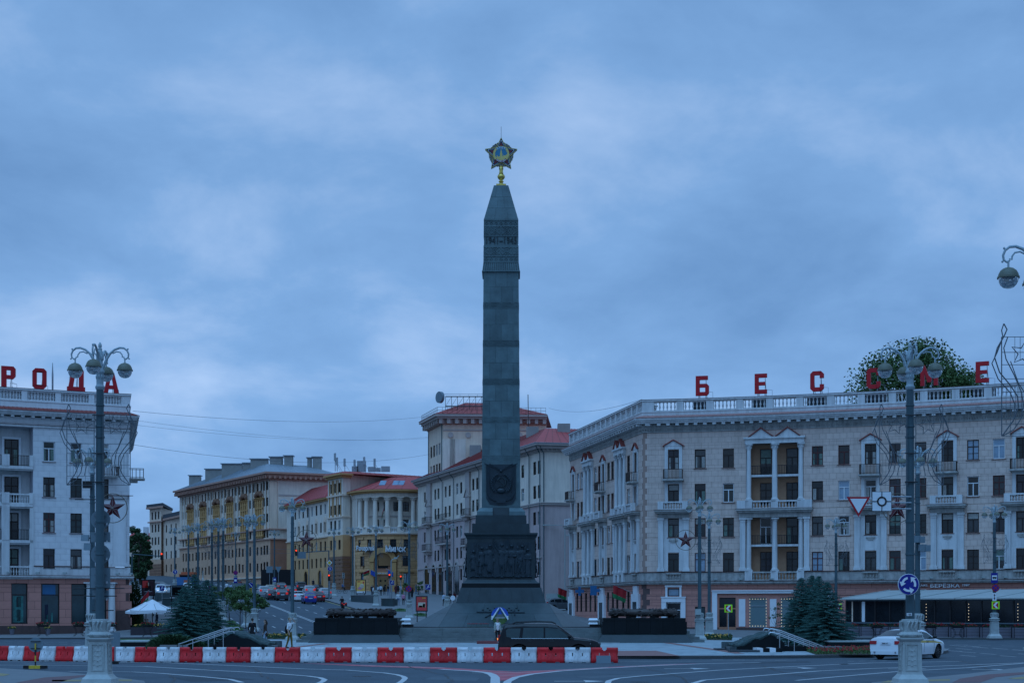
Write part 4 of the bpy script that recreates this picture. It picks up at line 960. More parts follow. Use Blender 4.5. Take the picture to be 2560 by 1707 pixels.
def blocks(f,par,u0,u1,v0,v1,holes,bw,bh,matn,nm='stone_block',top=300,d=0.0,th=.03,gap=.02,seed=1,sn='stone_facing'):
 "courses of stone; the largest in the picture are pieces of their own, the rest is joined"
 r_=random.Random(seed);L=[];row=0;v=v0;n=max(1,round((v1-v0)/bh));bh=(v1-v0)/n
 for row in range(n):
  a,b=v0+bh*row,v0+bh*(row+1);off=(row%2)*bw/2
  for p,q,c,e_ in free_rects(u0,u1,a,b,holes):
   k=math.floor((p-u0-off)/bw);x=p
   while x<q-.02:
    k+=1;x2=min(q,u0+off+k*bw)
    if q-x2<.22:x2=q
    if x2-x<.02:continue
    if x2-x>.07 and e_-c>.06:L.append((x,x2,c,e_))
    x=x2
 def vis(t):
  q=f.p((t[0]+t[1])/2,0);px=pxof(q[0],q[1]);py=HY-((t[2]+t[3])/2-CAMZ)*F/q[1]
  if not (0<px<2560 and 0<py<1600):return 0
  return (t[1]-t[0])*(t[3]-t[2])/(q[1]**2)*abs(f.N[f.seg(t[0])].y)
 L.sort(key=vis,reverse=True)
 key=matn
 if key not in UB:u=MB();u.box(-.5,.5,-.0,1,0,1);UB[key]=u.mesh(nm,matn)
 for t in L[:top]:
  dd=d+r_.uniform(-.004,.004);q=f.p((t[0]+t[1])/2,t[2]+gap/2,dd)
  inst(UB[key],nm,par,q,f.ang((t[0]+t[1])/2),(t[1]-t[0]-gap,th,t[3]-t[2]-gap))
 mb=MB()
 for t in L[top:]:
  q=[f.p(t[0]+gap/2,t[2]+gap/2,d),f.p(t[1]-gap/2,t[2]+gap/2,d),f.p(t[1]-gap/2,t[2]+gap/2,d-th),f.p(t[0]+gap/2,t[2]+gap/2,d-th)]
  z1=t[3]-gap/2;o=len(mb.v);mb.v+=q+[(x,y,z1) for x,y,z in q];mb.f+=[(o,o+1,o+5,o+4),(o+1,o+2,o+6,o+5),(o+3,o,o+4,o+7),(o+4,o+5,o+6,o+7),(o+3,o+2,o+1,o)];mb.m+=[0]*5
 if mb.v:mb.build(sn,matn,par,kind='stuff')
WM={}
def win_meshes(w_,h,style,fm):
 k=(round(w_,2),round(h,2),style,fm)
 if k in WM:return WM[k]
 t=.07;fr_=MB();y0,y1=.11,.20;x0,x1=-w_/2,w_/2
 for b in ((x0,x0+t,0,h),(x1-t,x1,0,h),(x0+t,x1-t,0,t),(x0+t,x1-t,h-t,h)):fr_.box(b[0],b[1],y0,y1,b[2],b[3])
 tz=h*.66
 if style in 'TX':fr_.box(x0+t,x1-t,y0,y1,tz-.04,tz+.04);fr_.box(-.045,.045,y0,y1,t,tz-.04)
 if style=='X':fr_.box(-.035,.035,y0,y1,tz+.04,h-t);fr_.box(x0+t,-.045,y0+.01,y1,h*.33-.02,h*.33+.02);fr_.box(.045,x1-t,y0+.01,y1,h*.33-.02,h*.33+.02)
 if style=='S':fr_.box(x0+t,x1-t,y0,y1,h*.72-.04,h*.72+.04)
 if style=='G':
  for q in (1,2):fr_.box(x0+t,x1-t,y0,y1,h*q/3-.03,h*q/3+.03)
  fr_.box(-.03,.03,y0-.005,y1-.005,t,h-t)
 if style=='I':fr_.box(-.04,.04,y0,y1,t,h-t)
 si=MB();si.hexa([(x0-.12,-.10,-.07),(x1+.12,-.10,-.07),(x1+.12,.2,-.05),(x0-.12,.2,-.05),(x0-.12,-.10,-.04),(x1+.12,-.10,-.04),(x1+.12,.2,.0),(x0-.12,.2,.0)])
 WM[k]=(fr_.mesh('frame',fm),si.mesh('sill','sill_red'));return WM[k]
PM={};CUR={}
def pane_mesh(w_,h,g):
 k=(round(w_,2),round(h,2),g)
 if k not in PM:
  m=MB();m.box(-w_/2,w_/2,.16,.24,0,h);PM[k]=m.mesh('window',g)
 return PM[k]
wr_=random.Random(21)
def window(f,par,u,v,w_,h,style='T',fm='frame_dark',g=None,sill=True,d=0.0,parts=True):
 g=g or wr_.choice(['glass0','glass1','glass2','glass0','glass4','glass3'])
 o=inst(pane_mesh(w_,h,g),'window',par,f.p(u,v,d),f.ang(u))
 if parts:
  a,b=win_meshes(w_,h,style,fm);sub(a,'frame',o);q=wr_.random()
  if q<.42 and h<2.7 and w_<1.3:
   k=(round(w_,2),round(h,2),int(q*14))
   if k not in CUR:
    m_=MB();c=int(q*14)
    if c in (0,1):m_.box(-w_/2+.08,-w_/2+w_*.36,.153,.1605,.08,h*.62)
    elif c in (2,3):m_.box(w_/2-w_*.34,w_/2-.08,.153,.1605,.08,h*.62);m_.box(-w_/2+.08,-w_/2+w_*.22,.153,.1605,.08,h*.62)
    else :m_.box(-w_/2+.08,w_/2-.08,.153,.1605,h*(.45 if c==4 else .70),h-.08)
    CUR[k]=m_.mesh('curtain','curtain_pale' if c%2 else 'curtain_green')
   sub(CUR[k],'curtain',o)
  if sill:sub(b,'sill',o)
 return o
def hole(u,v,w_,h,r=.26):return (u-w_/2,u+w_/2,v,v+h,r)
_b=MB();_b.lathe([(.075,0),(.085,.05),(.05,.09),(.045,.16),(.09,.34),(.10,.44),(.055,.66),(.045,.84),(.08,.90),(.075,1.0)],10);BAL={k:_b.mesh('baluster',k,True) for k in ('stucco_white','trim_light','stucco_dirty_shaded','stucco_a')}
def balustrade(f,par,u0,u1,v0,v1,d,pitch=.32,matn='stucco_white',rail=True,sc_=1.0,nm='balustrade'):
 mb=MB();fb(mb,f,u0,u1,v1-.14,v1,d-.14,d+.14);fb(mb,f,u0,u1,v0,v0+.10,d-.13,d+.13);o=mb.build(nm,matn,par)
 n=max(1,int((u1-u0)/pitch))
 for k in range(n):
  u=u0+(u1-u0)*(k+.5)/n;inst(BAL[matn],'baluster',o,f.p(u,v0+.10,d),0,(sc_,sc_,v1-v0-.24))
 return o
def railing(f,par,u0,u1,v0,v1,d0,d1,n,matn='iron'):
 "bars on the front and both ends of a balcony"
 mb=MB();fb(mb,f,u0,u1,v1-.05,v1,d1-.05,d1);fb(mb,f,u0,u1,v0+.08,v0+.12,d1-.04,d1-.01)
 for k in range(n+1):
  u=u0+(u1-u0)*k/n;w_=.022 if k not in (0,n) else .04;fb(mb,f,max(u0,u-w_),min(u1,u+w_),v0,v1-.05,d1-.045,d1-.005)
 if d0 is not None:
  for u in (u0,u1-.04):
   fb(mb,f,u,u+.04,v1-.05,v1,d0,d1-.05);fb(mb,f,u,u+.04,v0+.08,v0+.12,d0,d1-.05)
   for k in range(1,4):d=d0+(d1-d0)*k/4;fb(mb,f,u,u+.035,v0,v1,d-.02,d+.02)
 return mb.build('railing',matn,par)
def column(par,x,y,z0,z1,r,matn,corinth=False,n=14):
 mb=MB();h=z1-z0;mb.cb((x,y,z0),(r*2.7,r*2.7,.12));mb.lathe([(r*1.28,.12),(r*1.3,.2),(r*1.05,.28),(r,.36),(r,h*.4),(r*.86,h-(.62 if corinth else .36))],n,(x,y,z0));o=mb.build('column',matn,par,smooth=True)
 cp=MB();zc_=z1-(.62 if corinth else .36)
 if corinth:
  cp.lathe([(r*.9,0),(r*1.0,.06),(r*.95,.12),(r*1.15,.38),(r*1.35,.5)],n,(x,y,zc_));cp.cb((x,y,zc_+.5),(r*2.9,r*2.9,.12))
  for k in range(8):a=k*math.pi/4;cp.ball((x+r*1.12*math.cos(a),y+r*1.12*math.sin(a),zc_+.24),r*.27,6,4,sz=1.5);cp.ball((x+r*1.3*math.cos(a+.39),y+r*1.3*math.sin(a+.39),zc_+.42),r*.22,6,4)
 else :cp.lathe([(r*.9,0),(r*1.05,.05),(r*.92,.1),(r*.95,.14),(r*1.25,.24)],n,(x,y,zc_));cp.cb((x,y,zc_+.24),(r*2.7,r*2.7,.12))
 cp2=cp.build('capital',matn,o,smooth=True);return o
def pilaster(f,par,u,w_,v0,v1,d,matn,nm='pilaster'):
 mb=MB();fb(mb,f,u-w_/2,u+w_/2,v0+.35,v1-.45,0,d);fb(mb,f,u-w_/2-.10,u+w_/2+.10,v0,v0+.25,0,d+.08);fb(mb,f,u-w_/2-.05,u+w_/2+.05,v0+.25,v0+.35,0,d+.04)
 fb(mb,f,u-w_/2-.03,u+w_/2+.03,v1-.45,v1-.38,0,d+.04);fb(mb,f,u-w_/2,u+w_/2,v1-.38,v1-.22,0,d);fb(mb,f,u-w_/2-.08,u+w_/2+.08,v1-.22,v1,0,d+.08);return mb.build(nm,matn,par)
def pediment(f,par,u,w_,v0,h,d,matn,roof='tile_red',nm='pediment'):
 mb=MB();q=lambda uu,vv,dd:f.p(uu,vv,dd)
 a,b=u-w_/2,u+w_/2
 mb.add([q(a,v0,d),q(b,v0,d),q(u,v0+h,d),q(a,v0,-.02),q(b,v0,-.02),q(u,v0+h,-.02)],[(0,1,2),(5,4,3),(0,3,4,1),(1,4,5,2),(2,5,3,0)])
 o=mb.build(nm,matn,par);r_=MB()
 for s in (-1,1):
  e_=u+s*(w_/2+.12);t=.10;L=[q(e_,v0-.05,d+.14),q(u,v0+h+.03,d+.14),q(u,v0+h+.03+t,d+.14),q(e_,v0-.05+t,d+.14)];K=[q(e_,v0-.05,-.02),q(u,v0+h+.03,-.02),q(u,v0+h+.03+t,-.02),q(e_,v0-.05+t,-.02)]
  r_.add(L+K,[(0,1,2,3),(7,6,5,4),(0,4,5,1),(3,2,6,7),(0,3,7,4)] if s<0 else [(3,2,1,0),(4,5,6,7),(1,5,4,0),(7,6,2,3),(4,7,3,0)])
 r_.build('pediment_roof',roof,o);return o
def letter_polys(ch):
 "heavy block capitals, 0..1 wide, 0..1.5 high: solid convex pieces"
 t=.30;R_=[]
 def b(x0,x1,z0,z1):R_.append([(x0,z0),(x1,z0),(x1,z1),(x0,z1)])
 if ch in 'ЕE':b(0,t,0,1.5);b(t,.92,0,.3);b(t,.80,.62,.88);b(t,.92,1.2,1.5)
 if ch=='Б':b(0,t,0,1.5);b(t,.92,1.2,1.5);b(t,.72,.62,.9);b(t,.72,0,.28);R_.append([(.72,0),(.84,0),(1,.16),(1,.74),(.84,.9),(.72,.9)])
 if ch in 'СC':b(0,t,.2,1.3);R_.append([(.2,0),(.8,0),(.7,.3),(t,.3),(t,.2),(0,.2)][:2]+[(.7,.3),(t,.3),(t,.2),(0,.2)]);R_.append([(t,1.2),(.7,1.2),(.8,1.5),(.2,1.5),(0,1.3),(t,1.3)]);R_.append([(.7,.0),(.8,0),(1,.2),(1,.52),(.7,.52)]);R_.append([(.7,.98),(1,.98),(1,1.3),(.8,1.5),(.7,1.5)])
 if ch in 'ОO':b(0,t,.2,1.3);b(.7,1,.2,1.3);R_.append([(.2,0),(.8,0),(1,.2),(.7,.3),(t,.3),(0,.2)]);R_.append([(t,1.2),(.7,1.2),(1,1.3),(.8,1.5),(.2,1.5),(0,1.3)]);b(t,.7,.2,.3);b(t,.7,1.2,1.3)
 if ch in 'МM':b(0,.3,0,1.5);b(.95,1.25,0,1.5);R_.append([(.3,1.5),(.3,.95),(.5,.25),(.74,.25),(.625,.72)]);R_.append([(.95,1.5),(.625,.72),(.74,.25),(.75,.25),(.95,.95)])
 if ch in 'РP':b(0,.36,0,1.5);b(.36,.66,1.22,1.5);b(.36,.66,.58,.86);R_.append([(.66,.58),(.84,.58),(1,.76),(1,1.32),(.84,1.5),(.66,1.5)])
 if ch=='Д':b(0,1.3,0,.3);b(.86,1.2,.3,1.5);b(.42,.86,1.22,1.5);R_.append([(.1,.3),(.44,.3),(.58,1.22),(.42,1.5),(.34,1.5)]);b(0,.22,-.12,0);b(1.08,1.3,-.12,0)
 if ch in 'АA':R_.append([(0,0),(.32,0),(.58,1.5),(.36,1.5)]);R_.append([(.80,0),(1.12,0),(.76,1.5),(.54,1.5)]);R_.append([(.36,.28),(.78,.28),(.72,.55),(.42,.55)])
 return R_
def roof_letter(ch,f,u,d,z,hgt,label,group):
 t=thing('roof_letter',label,'letter',f.p(u,z,d),group,f.ang(u));k=hgt/1.5;mb=MB()
 for p in letter_polys(ch):mb.plate([(x*k-.5*k,y_*k+.45) for x,y_ in p],-.14,.14)
 sub(mb.mesh('letter_face','letter_red'),'letter_face',t);s_=MB()
 for x in (-.35,.35):
  s_.box(x-.025,x+.025,.16,.21,0,.45+hgt*.8);s_.tube([(x,.2,.45+hgt*.75),(x,1.3,0)],.025,5);s_.tube([(x,-.05,.5),(x,-.05,0)],.03,5)
 s_.tube([(.35,.2,.9),(.95,.9,.9),(.95,.9,0)],.018,4);s_.tube([(.35,1.2,1.0),(.95,.9,.9)],.018,4)
 sub(s_.mesh('stand','metal_grey'),'stand',t)
 return t
 # -- the big curved house on the right
def front_e(X):dxx=X-13.1;return 160.0-.18*dxx-.0051*dxx*dxx
EC=(13.1,160.0);EF=(6.9,190.5)
ptsE=[EF,(EF[0]+(EC[0]-EF[0])*.5,EF[1]+(EC[1]-EF[1])*.5),(EF[0]+(EC[0]-EF[0])*.96,EF[1]+(EC[1]-EF[1])*.96),EC]+[(x,front_e(x)) for x in (14.3,17,20,23,26,29,32,35,38,41,44,47,51,55)]
fE=Fac(ptsE);LW=fE.S[3];UE=fE.L
E=thing('apartment_house_right','long curved beige stone house with white balustrade and red rooftop letters, right','building',(30,165,.14))
def uE(px):return fE.upx(px,LW+.3,UE)
def uW(px):return fE.upx(px,0,LW-.3)
holesE=[];ROWT=[18.39,14.98,11.57,8.12]
def plainwin(u,rows=(0,1,2,3),f=fE,par=E,holes=holesE,w_=1.07,dz=0.0,flip=None):
 for r in rows:
  h=1.87;v=ROWT[r]-h+dz;holes.append(hole(u,v,w_,h));fm=wr_.choice(['frame_dark','frame_dark','frame_dark','frame_white','frame_red']);st=wr_.choice('TTX')
  g='glass_bright' if wr_.random()<(.4 if fm=='frame_white' else .10) else None
  window(f,par,u,v,w_,h,st if fm!='frame_white' else 'T',fm,g)
def pedcol(u,f=fE,par=E,holes=holesE,w_=1.07,k=1.0,dz=0.0):
 "bay with pedimented balcony window, stone balcony on a cornice, pilasters below"
 for r in range(4):
  h=1.95 if r<2 else 1.85;v=ROWT[r]-h+dz;holes.append(hole(u,v,w_,h));window(f,par,u,v,w_,h,'T' if r else 'X',wr_.choice(['frame_dark','frame_white','frame_dark']),sill=r>1)
 a,b=u-w_/2,u+w_/2
 fbx(f,par,'window_surround','stucco_white',(a-.34,a-.02,15.45,18.72,0,.10),(b+.02,b+.34,15.45,18.72,0,.10),(a-.34,b+.34,18.46,18.74,.0,.102))
 pediment(f,par,u,1.9*k,18.76,.55,.12,'stucco_white')
 fbx(f,par,'window_surround','stucco_white',(a-.34,a-.02,13.05,15.15,0,.10),(b+.02,b+.34,13.05,15.15,0,.10),(a-.34,b+.34,15.02,15.2,.0,.102))
 bl_=fbx(f,par,'balcony','stucco_dirty_shaded',(u-1.05*k,u+1.05*k,15.30,15.45,0,.95),(u-.95*k,u+.95*k,15.20,15.30,0,.75));railing(f,bl_,u-.95*k,u+.95*k,15.45,16.42,0,.88,14,'iron_brown')
 cn_=fbx(f,par,'balcony_cornice','stucco_dirty_shaded',(u-1.85*k,u+1.85*k,12.22,12.38,0,.95),(u-1.75*k,u+1.75*k,12.06,12.22,0,.80),(u-1.55*k,u+1.55*k,11.62,12.06,0,.30))
 fbx(f,cn_,'cornice_flashing','flashing',(u-1.88*k,u+1.88*k,12.38,12.41,0,.98))
 bs=balustrade(f,par,u-.95*k,u+.95*k,12.41,13.22,.70,.26,'stucco_white',sc_=.85);fbx(f,bs,'pier','stucco_white',(u-1.5*k,u-.95*k,12.41,13.24,.45,.85));fbx(f,bs,'pier','stucco_white',(u+.95*k,u+1.5*k,12.41,13.24,.45,.85));balustrade(f,par,u-.75*k,u+.75*k,5.34,6.16,.2,.27,'stucco_dirty_shaded',sc_=.8)
 fbx(f,par,'white_panel','stucco_white',(u-1.0*k,a-.01,6.35,11.62,0,.04),(b+.01,u+1.0*k,6.35,11.62,0,.04),(a-.01,b+.01,8.2,9.62,0,.041))
 for s in (-1,1):pilaster(f,par,u+s*1.27*k,.52*k,6.30,11.62,.22,'stucco_white')
 fbx(f,par,'carved_apron','stucco_dirty_shaded',(a+.1,b-.1,9.35,9.5,.04,.14),(a+.25,b-.25,9.2,9.35,.04,.12))
def loggia(u0,u1,f=fE,par=E,holes=holesE,doors=None):
 W=u1-u0;uc=(u0+u1)/2;RD=1.15
 holes.append((u0,u1,12.40,18.80,RD));holes.append((u0,u1,5.35,11.55,RD))
 fbx(f,par,'loggia_back_wall','loggia_tan',(u0+.01,u1-.01,12.4,18.8,-RD-.2,-RD+.005),(u0+.01,u1-.01,5.35,11.55,-RD-.2,-RD+.004))
 for q in (doors or (u0+W*.30,u0+W*.76)):
  for r in range(4):
   h=2.6 if r in (0,2) else 2.1;v=[15.75,12.9,8.95,6.1][r];window(f,par,q,v,1.12,h,'X' if r%2 else 'T',wr_.choice(['frame_dark','frame_dark','frame_white']),sill=False,d=-RD+.24)
 for v0,s_ in ((15.55,1),(8.70,1)):
  sl__=fbx(f,par,'loggia_floor','stucco_white',(u0+.02,u1-.02,v0,v0+.2,-RD+.01,-.08));railing(f,sl__,u0+.3,u1-.3,v0+.2,v0+1.12,None,-.12,int(W/.17),'iron')
 for k in range(3):
  u=u0+.26+(W-.52)*k/2
  for z0,z1,co_ in ((12.42,18.78,True),(5.42+.85,11.5,False)):
   q=f.p(u,0,.02);column(par,q[0],q[1],z0+(.75 if co_ else 0),z1,.27 if k==1 else .24,'stucco_white',co_)
  if k!=1 or True:fbx(f,par,'column_pedestal','stucco_white',(u-.36,u+.36,12.41,13.17,-.3,.34));fbx(f,par,'column_pedestal','stucco_white',(u-.36,u+.36,5.36,6.27,-.3,.335))
 for a,b in ((u0+.62,uc-.36),(uc+.36,u1-.62)):
  balustrade(f,par,a,b,12.41,13.2,.16,.27,'stucco_white',sc_=.85);balustrade(f,par,a,b,5.36,6.24,.16,.27,'stucco_dirty_shaded',sc_=.85)
 fbx(f,par,'entablature','stucco_white',(u0-.1,u1+.1,18.80,19.25,-.3,.32),(u0-.22,u1+.22,19.25,19.42,-.1,.48))
 for s in (-1,1):pediment(f,par,uc+s*W*.235,W*.40,19.43,.80,.34,'stucco_white')
 cn_=fbx(f,par,'balcony_cornice','stucco_dirty_shaded',(u0-.95,u1+.95,12.2,12.38,-.2,.78),(u0-.85,u1+.85,12.02,12.2,-.2,.62),(u0-.7,u1+.7,11.55,12.02,-.2,.34));fbx(f,cn_,'cornice_flashing','flashing',(u0-.98,u1+.98,12.38,12.405,-.1,.81))
 for s in (-1,1):
  pilaster(f,par,(u0 if s<0 else u1)+s*.33,.52,6.30,11.55,.24,'stucco_white');uu=(u0 if s<0 else u1)+s*.45;fbx(f,par,'balcony_pier','stucco_white',(uu-.42,uu+.42,12.41,13.2,.02,.5))
for px in (1750,1821,2043,2110,2237,2302,2433,2497):plainwin(uE(px))
for px in (1684,2176,2368,2556):pedcol(uE(px))
for px in (2640,2760):plainwin(uE(px))
loggia(uE(1866),uE(2009),doors=(uE(1911),uE(1977)))
for px in (1571,1531,1521,1498,1488,1454,1445):plainwin(uW(px))
for px in (1590,1509,1434):pedcol(uW(px),k=.85)
for a,b in ((1541,1564),(1462,1483)):loggia(uW(a),uW(b))
ZS,ZG=6.25,.2
gholes=[]
def gh(u,v,w_,h,r=.3):gholes.append((u-w_/2,u+w_/2,v,v+h,r))
ud=uE(1684);gh(ud,.55,1.45,2.65);gh(ud,3.85,1.15,.75);window(fE,E,ud,.55,1.45,2.65,'S','frame_white','glass_night',False);window(fE,E,ud,3.85,1.15,.75,'O','frame_dark','glass_bright',False)
fbx(fE,E,'door_surround','trim_light',(ud-1.2,ud-.74,.4,3.25,0,.16),(ud+.74,ud+1.2,.4,3.25,0,.16),(ud-1.2,ud+1.2,3.25,3.7,0,.18),(ud-1.25,ud+1.25,3.7,3.8,0,.24),(ud-.8,ud-.6,3.8,4.75,0,.14),(ud+.6,ud+.8,3.8,4.75,0,.14),(ud-.85,ud+.85,4.75,4.95,0,.16))
uw_=uE(1750);gh(uw_,.9,1.0,1.9);window(fE,E,uw_,.9,1.0,1.9,'I','frame_dark','glass_shop',False)
us0,us1=uE(1781),uE(2083)
fbx(fE,E,'shopfront_surround','trim_light',(us0,us0+.5,.3,4.1,0,.2),(us1-.5,us1,.3,4.1,0,.2),(us0,us1,4.1,4.32,0,.22),(us0-.05,us1+.05,4.32,4.42,0,.3))
u=uE(1819);gh(u,.35,1.75,3.35);window(fE,E,u,.35,1.75,3.35,'S','frame_dark','glass_night',False)
wd_=MB();fb(wd_,fE,u-.9,u-.8,.35,3.7,-.12,-.02);fb(wd_,fE,u+.8,u+.9,.35,3.7,-.12,-.02);fb(wd_,fE,u-.8,u+.8,2.55,2.68,-.12,-.02);fb(wd_,fE,u-.05,u+.05,.35,2.55,-.12,-.02);fb(wd_,fE,u-.8,u-.05,.35,.8,-.12,-.03);fb(wd_,fE,u+.05,u+.8,.35,.8,-.12,-.03);wd_.build('shop_door_frame','tan_dark',E)
for px in (1895,1974,2035):
 u=uE(px);gh(u,.75,1.75,2.95);window(fE,E,u,.75,1.75,2.95,'S','metal_grey','glass_shop_film',False)
 bl=MB()
 for k in range(10):
  for s in (-1,1):q=fE.p(u+s*.80,.90+2.65*k/9,-.10);bl.ball(q,.035,6,4)
 for k in range(1,6):q=fE.p(u-.80+1.6*k/6,3.55,-.10);bl.ball(q,.035,6,4);q=fE.p(u-.80+1.6*k/6,.90,-.10);bl.ball(q,.035,6,4)
 bl.build('window_light_string','bulb_lit',E)
for px in (1855,1933,2062):u=uE(px);fbx(fE,E,'white_wall_panel','trim_light',(u-.32,u+.32,.85,3.55,0,.05))
for px in (2118,2200,2280,2360,2440,2520,2610):u=uE(px);gh(u,.5,2.2,3.0);window(fE,E,u,.5,2.2,3.0,'S','frame_white','glass_night',False)
for px in (1583,1571,1558,1543,1532,1520,1498,1488,1476,1465,1453,1443):u=uW(px);gh(u,2.3,.9,2.1,.3);window(fE,E,u,2.3,.9,2.1,'T','frame_dark',None,False)
for px in (1592,1507,1431):u=uW(px);fbx(fE,E,'door_surround','trim_light',(u-1.3,u+1.3,1.0,4.1,0,.25),(u-.8,u+.8,4.1,4.9,0,.2))
for px in (1592,1507,1431):u=uW(px);fbx(fE,E,'door','glass_night',(u-.7,u+.7,1.0,3.3,.2,.27))
wall(fE,E,0,UE,ZS,20.2,holesE,'joint_e',-.02)
blocks(fE,E,0,UE,ZS,20.15,[(h[0]-.0,h[1]+.0,h[2],h[3]) for h in holesE],.66,.566,'stone_e',d=.0)
wall(fE,E,0,UE,ZG,5.15,gholes,'pink_joint',-.02,'ground_floor_wall',.3)
blocks(fE,E,0,UE,.75,5.12,gholes+[(ud-1.2,ud+1.2,.3,3.7),(us0+.5,us1-.5,.3,3.9)],1.0,.55,'pink_stone','pink_stone_block',200,d=0.0,seed=4,sn='pink_stone_facing')
fbx(fE,E,'shopfront_wall','pink_stone',*[(a,b,c,d_,-.025,-.004) for a,b,c,d_ in free_rects(us0+.5,us1-.5,.75,3.9,gholes)])
fbx(fE,E,'granite_base','brown_granite',*[(a,b,c,d_,-.1,.06) for a,b,c,d_ in free_rects(0,UE,ZG-.8,.75,[(h[0],h[1],h[2]-1,h[3]) for h in gholes if h[2]<.75])])
fbx(fE,E,'string_course','stucco_dirty_shaded',(0,UE,5.15,5.28,-.2,.42),(0,UE,5.02,5.15,-.2,.30));fbx(fE,E,'string_course_wall','stucco_dirty_shaded',*[(a,b,c,d_,-.2,.10) for a,b,c,d_ in free_rects(0,UE,5.28,6.2,holesE)])  # string course wall is white stucco, shade painted in by the darker tone
fbx(fE,E,'string_course_flashing','flashing',(0,UE,5.28,5.32,.11,.45),*[(a,b,6.2,6.25,-.1,.18) for a,b,c,d_ in free_rects(0,UE,6.2,6.25,holesE)])
fbx(fE,E,'frieze_moulding','stucco_dirty_shaded',(0,UE,20.15,20.30,-1.6,.10),(0,UE,20.48,20.95,-1.6,.12));dn=MB();u=.1
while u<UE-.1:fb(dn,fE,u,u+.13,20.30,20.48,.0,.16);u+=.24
fbx(fE,E,'dentil_bed','stucco_dirty_shaded',(0,UE,20.30,20.48,-1.6,.06));dn.build('dentils','stucco_dirty_shaded',E,kind='stuff')
bk=MB();u=.4
while u<UE-.3:fb(bk,fE,u,u+.34,20.78,21.0,.1,.75);u+=.92
bk.build('cornice_brackets','stucco_white',E,kind='stuff')
fbx(fE,E,'cornice','stucco_white',(0,UE,21.0,21.18,-1.6,.82),(0,UE,21.18,21.34,-1.6,.95),(0,UE,21.34,21.5,-1.6,1.05));ti=MB();u=0.02
while u<UE-.4:
 a,b=u,u+.40;q=[fE.p(a,21.50,1.10),fE.p(b,21.50,1.10),fE.p(b,21.80,.05),fE.p(a,21.80,.05)];ti.hexa(q+[(x,y,z+.05+.03*(i in (0,3))) for i,(x,y,z) in enumerate(q)]);u+=.405
ti.build('eave_tiles','tile_pale',E,kind='stuff')
fbx(fE,E,'parapet','stucco_white',(0,UE,21.5,22.22,-.55,.12),(0,UE,22.16,22.26,-.5,.17));u=0.0;k=0
pitch=2.36;nb=int(UE/pitch)
wn=int(LW/1.95)
for k in range(wn):u=LW*k/wn;fbx(fE,E,'parapet_pier','stucco_white',(u,u+.42,22.26,23.28,-.42,.1));balustrade(fE,E,u+.42,u+LW/wn,22.26,23.28,-.15,.30,'stucco_white')
u=LW-.05;k=0
while u<UE-1:
 wp=1.15 if k==0 else .70;fbx(fE,E,'parapet_pier','stucco_white',(u,u+wp,22.26,23.28,-.42,.1));nx_=min(UE-.1,u+wp+2.25);balustrade(fE,E,u+wp,nx_,22.26,23.28,-.15,.375,'stucco_white');u=nx_;k+=1
fbx(fE,E,'parapet_coping','stucco_white',(0,UE,23.28,23.42,-.5,.18));fbx(fE,E,'coping_flashing','flashing',(0,UE,23.42,23.46,-.52,.2))
ce=MB();ring_=[fE.p(u,0,-1.75)[:2] for u in [0,LW*.5,LW]+[LW+(UE-LW)*k/8 for k in range(1,9)]]+[(62,160),(40,200),(16,205)];ce.prism(ring_,-.5,21.6);ce.build('house_core','roof_dark',E)
rr_=MB();rr_.prism([(p[0]*.88+30*.12,p[1]*.85+178*.15) for p in ring_],21.6,22.0);rr_.build('flat_roof','roof_dark',E)
for ch,px,lbl in [('Б',1751,'red rooftop letter shaped like a barred B above the corner balustrade'),('Е',1899,'red rooftop letter E second from the corner of the right house'),('С',2037,'red rooftop letter C standing clear of the tree'),('С',2178,'red rooftop letter C standing against the tree behind the roof'),('М',2312,'red rooftop letter M half hidden by the street lamp globes'),('Е',2451,'red rooftop letter E nearest the right edge of the photo')]:
 roof_letter(ch,fE,uE(px),-1.5,23.45,1.98,lbl,'red letters on the right roof')
pc_=MB();u0=uE(1740)
for px in (1751,1899,2037,2178,2312,2451):u=uE(px);fb(pc_,fE,u-.9,u+1.0,21.6,23.45,-2.6,-1.0)
pc_.build('letter_plinths','roof_dark',E,kind='stuff')
ch_=MB();q=fE.p(12,0,-6);ch_.cb((q[0],q[1],21.6),(1.6,4.5,3.1));ch_.build('chimney','tan_stone',E);ch_=MB()
for i in range(6):ch_.cb((q[0]+(.7 if i%2 else -.7),q[1]-2+2*(i//2),24.7),(.1,.1,.35))
ch_.cb((q[0],q[1],25.05),(2.0,4.9,.08));ch_.build('chimney_cap','iron',E)
cmx=MB()
for px in (1790,1853,1930,2010,2090,2205,2330,2400,2460,2515):q=fE.p(uE(px),5.5,.4);cmx.cb((q[0],q[1],5.45),(.34,.3,.14));cmx.tube([(q[0],q[1]+.3,5.4),(q[0],q[1],5.45)],.03,5)
cmx.build('wall_cameras','cabinet',E,kind='stuff')
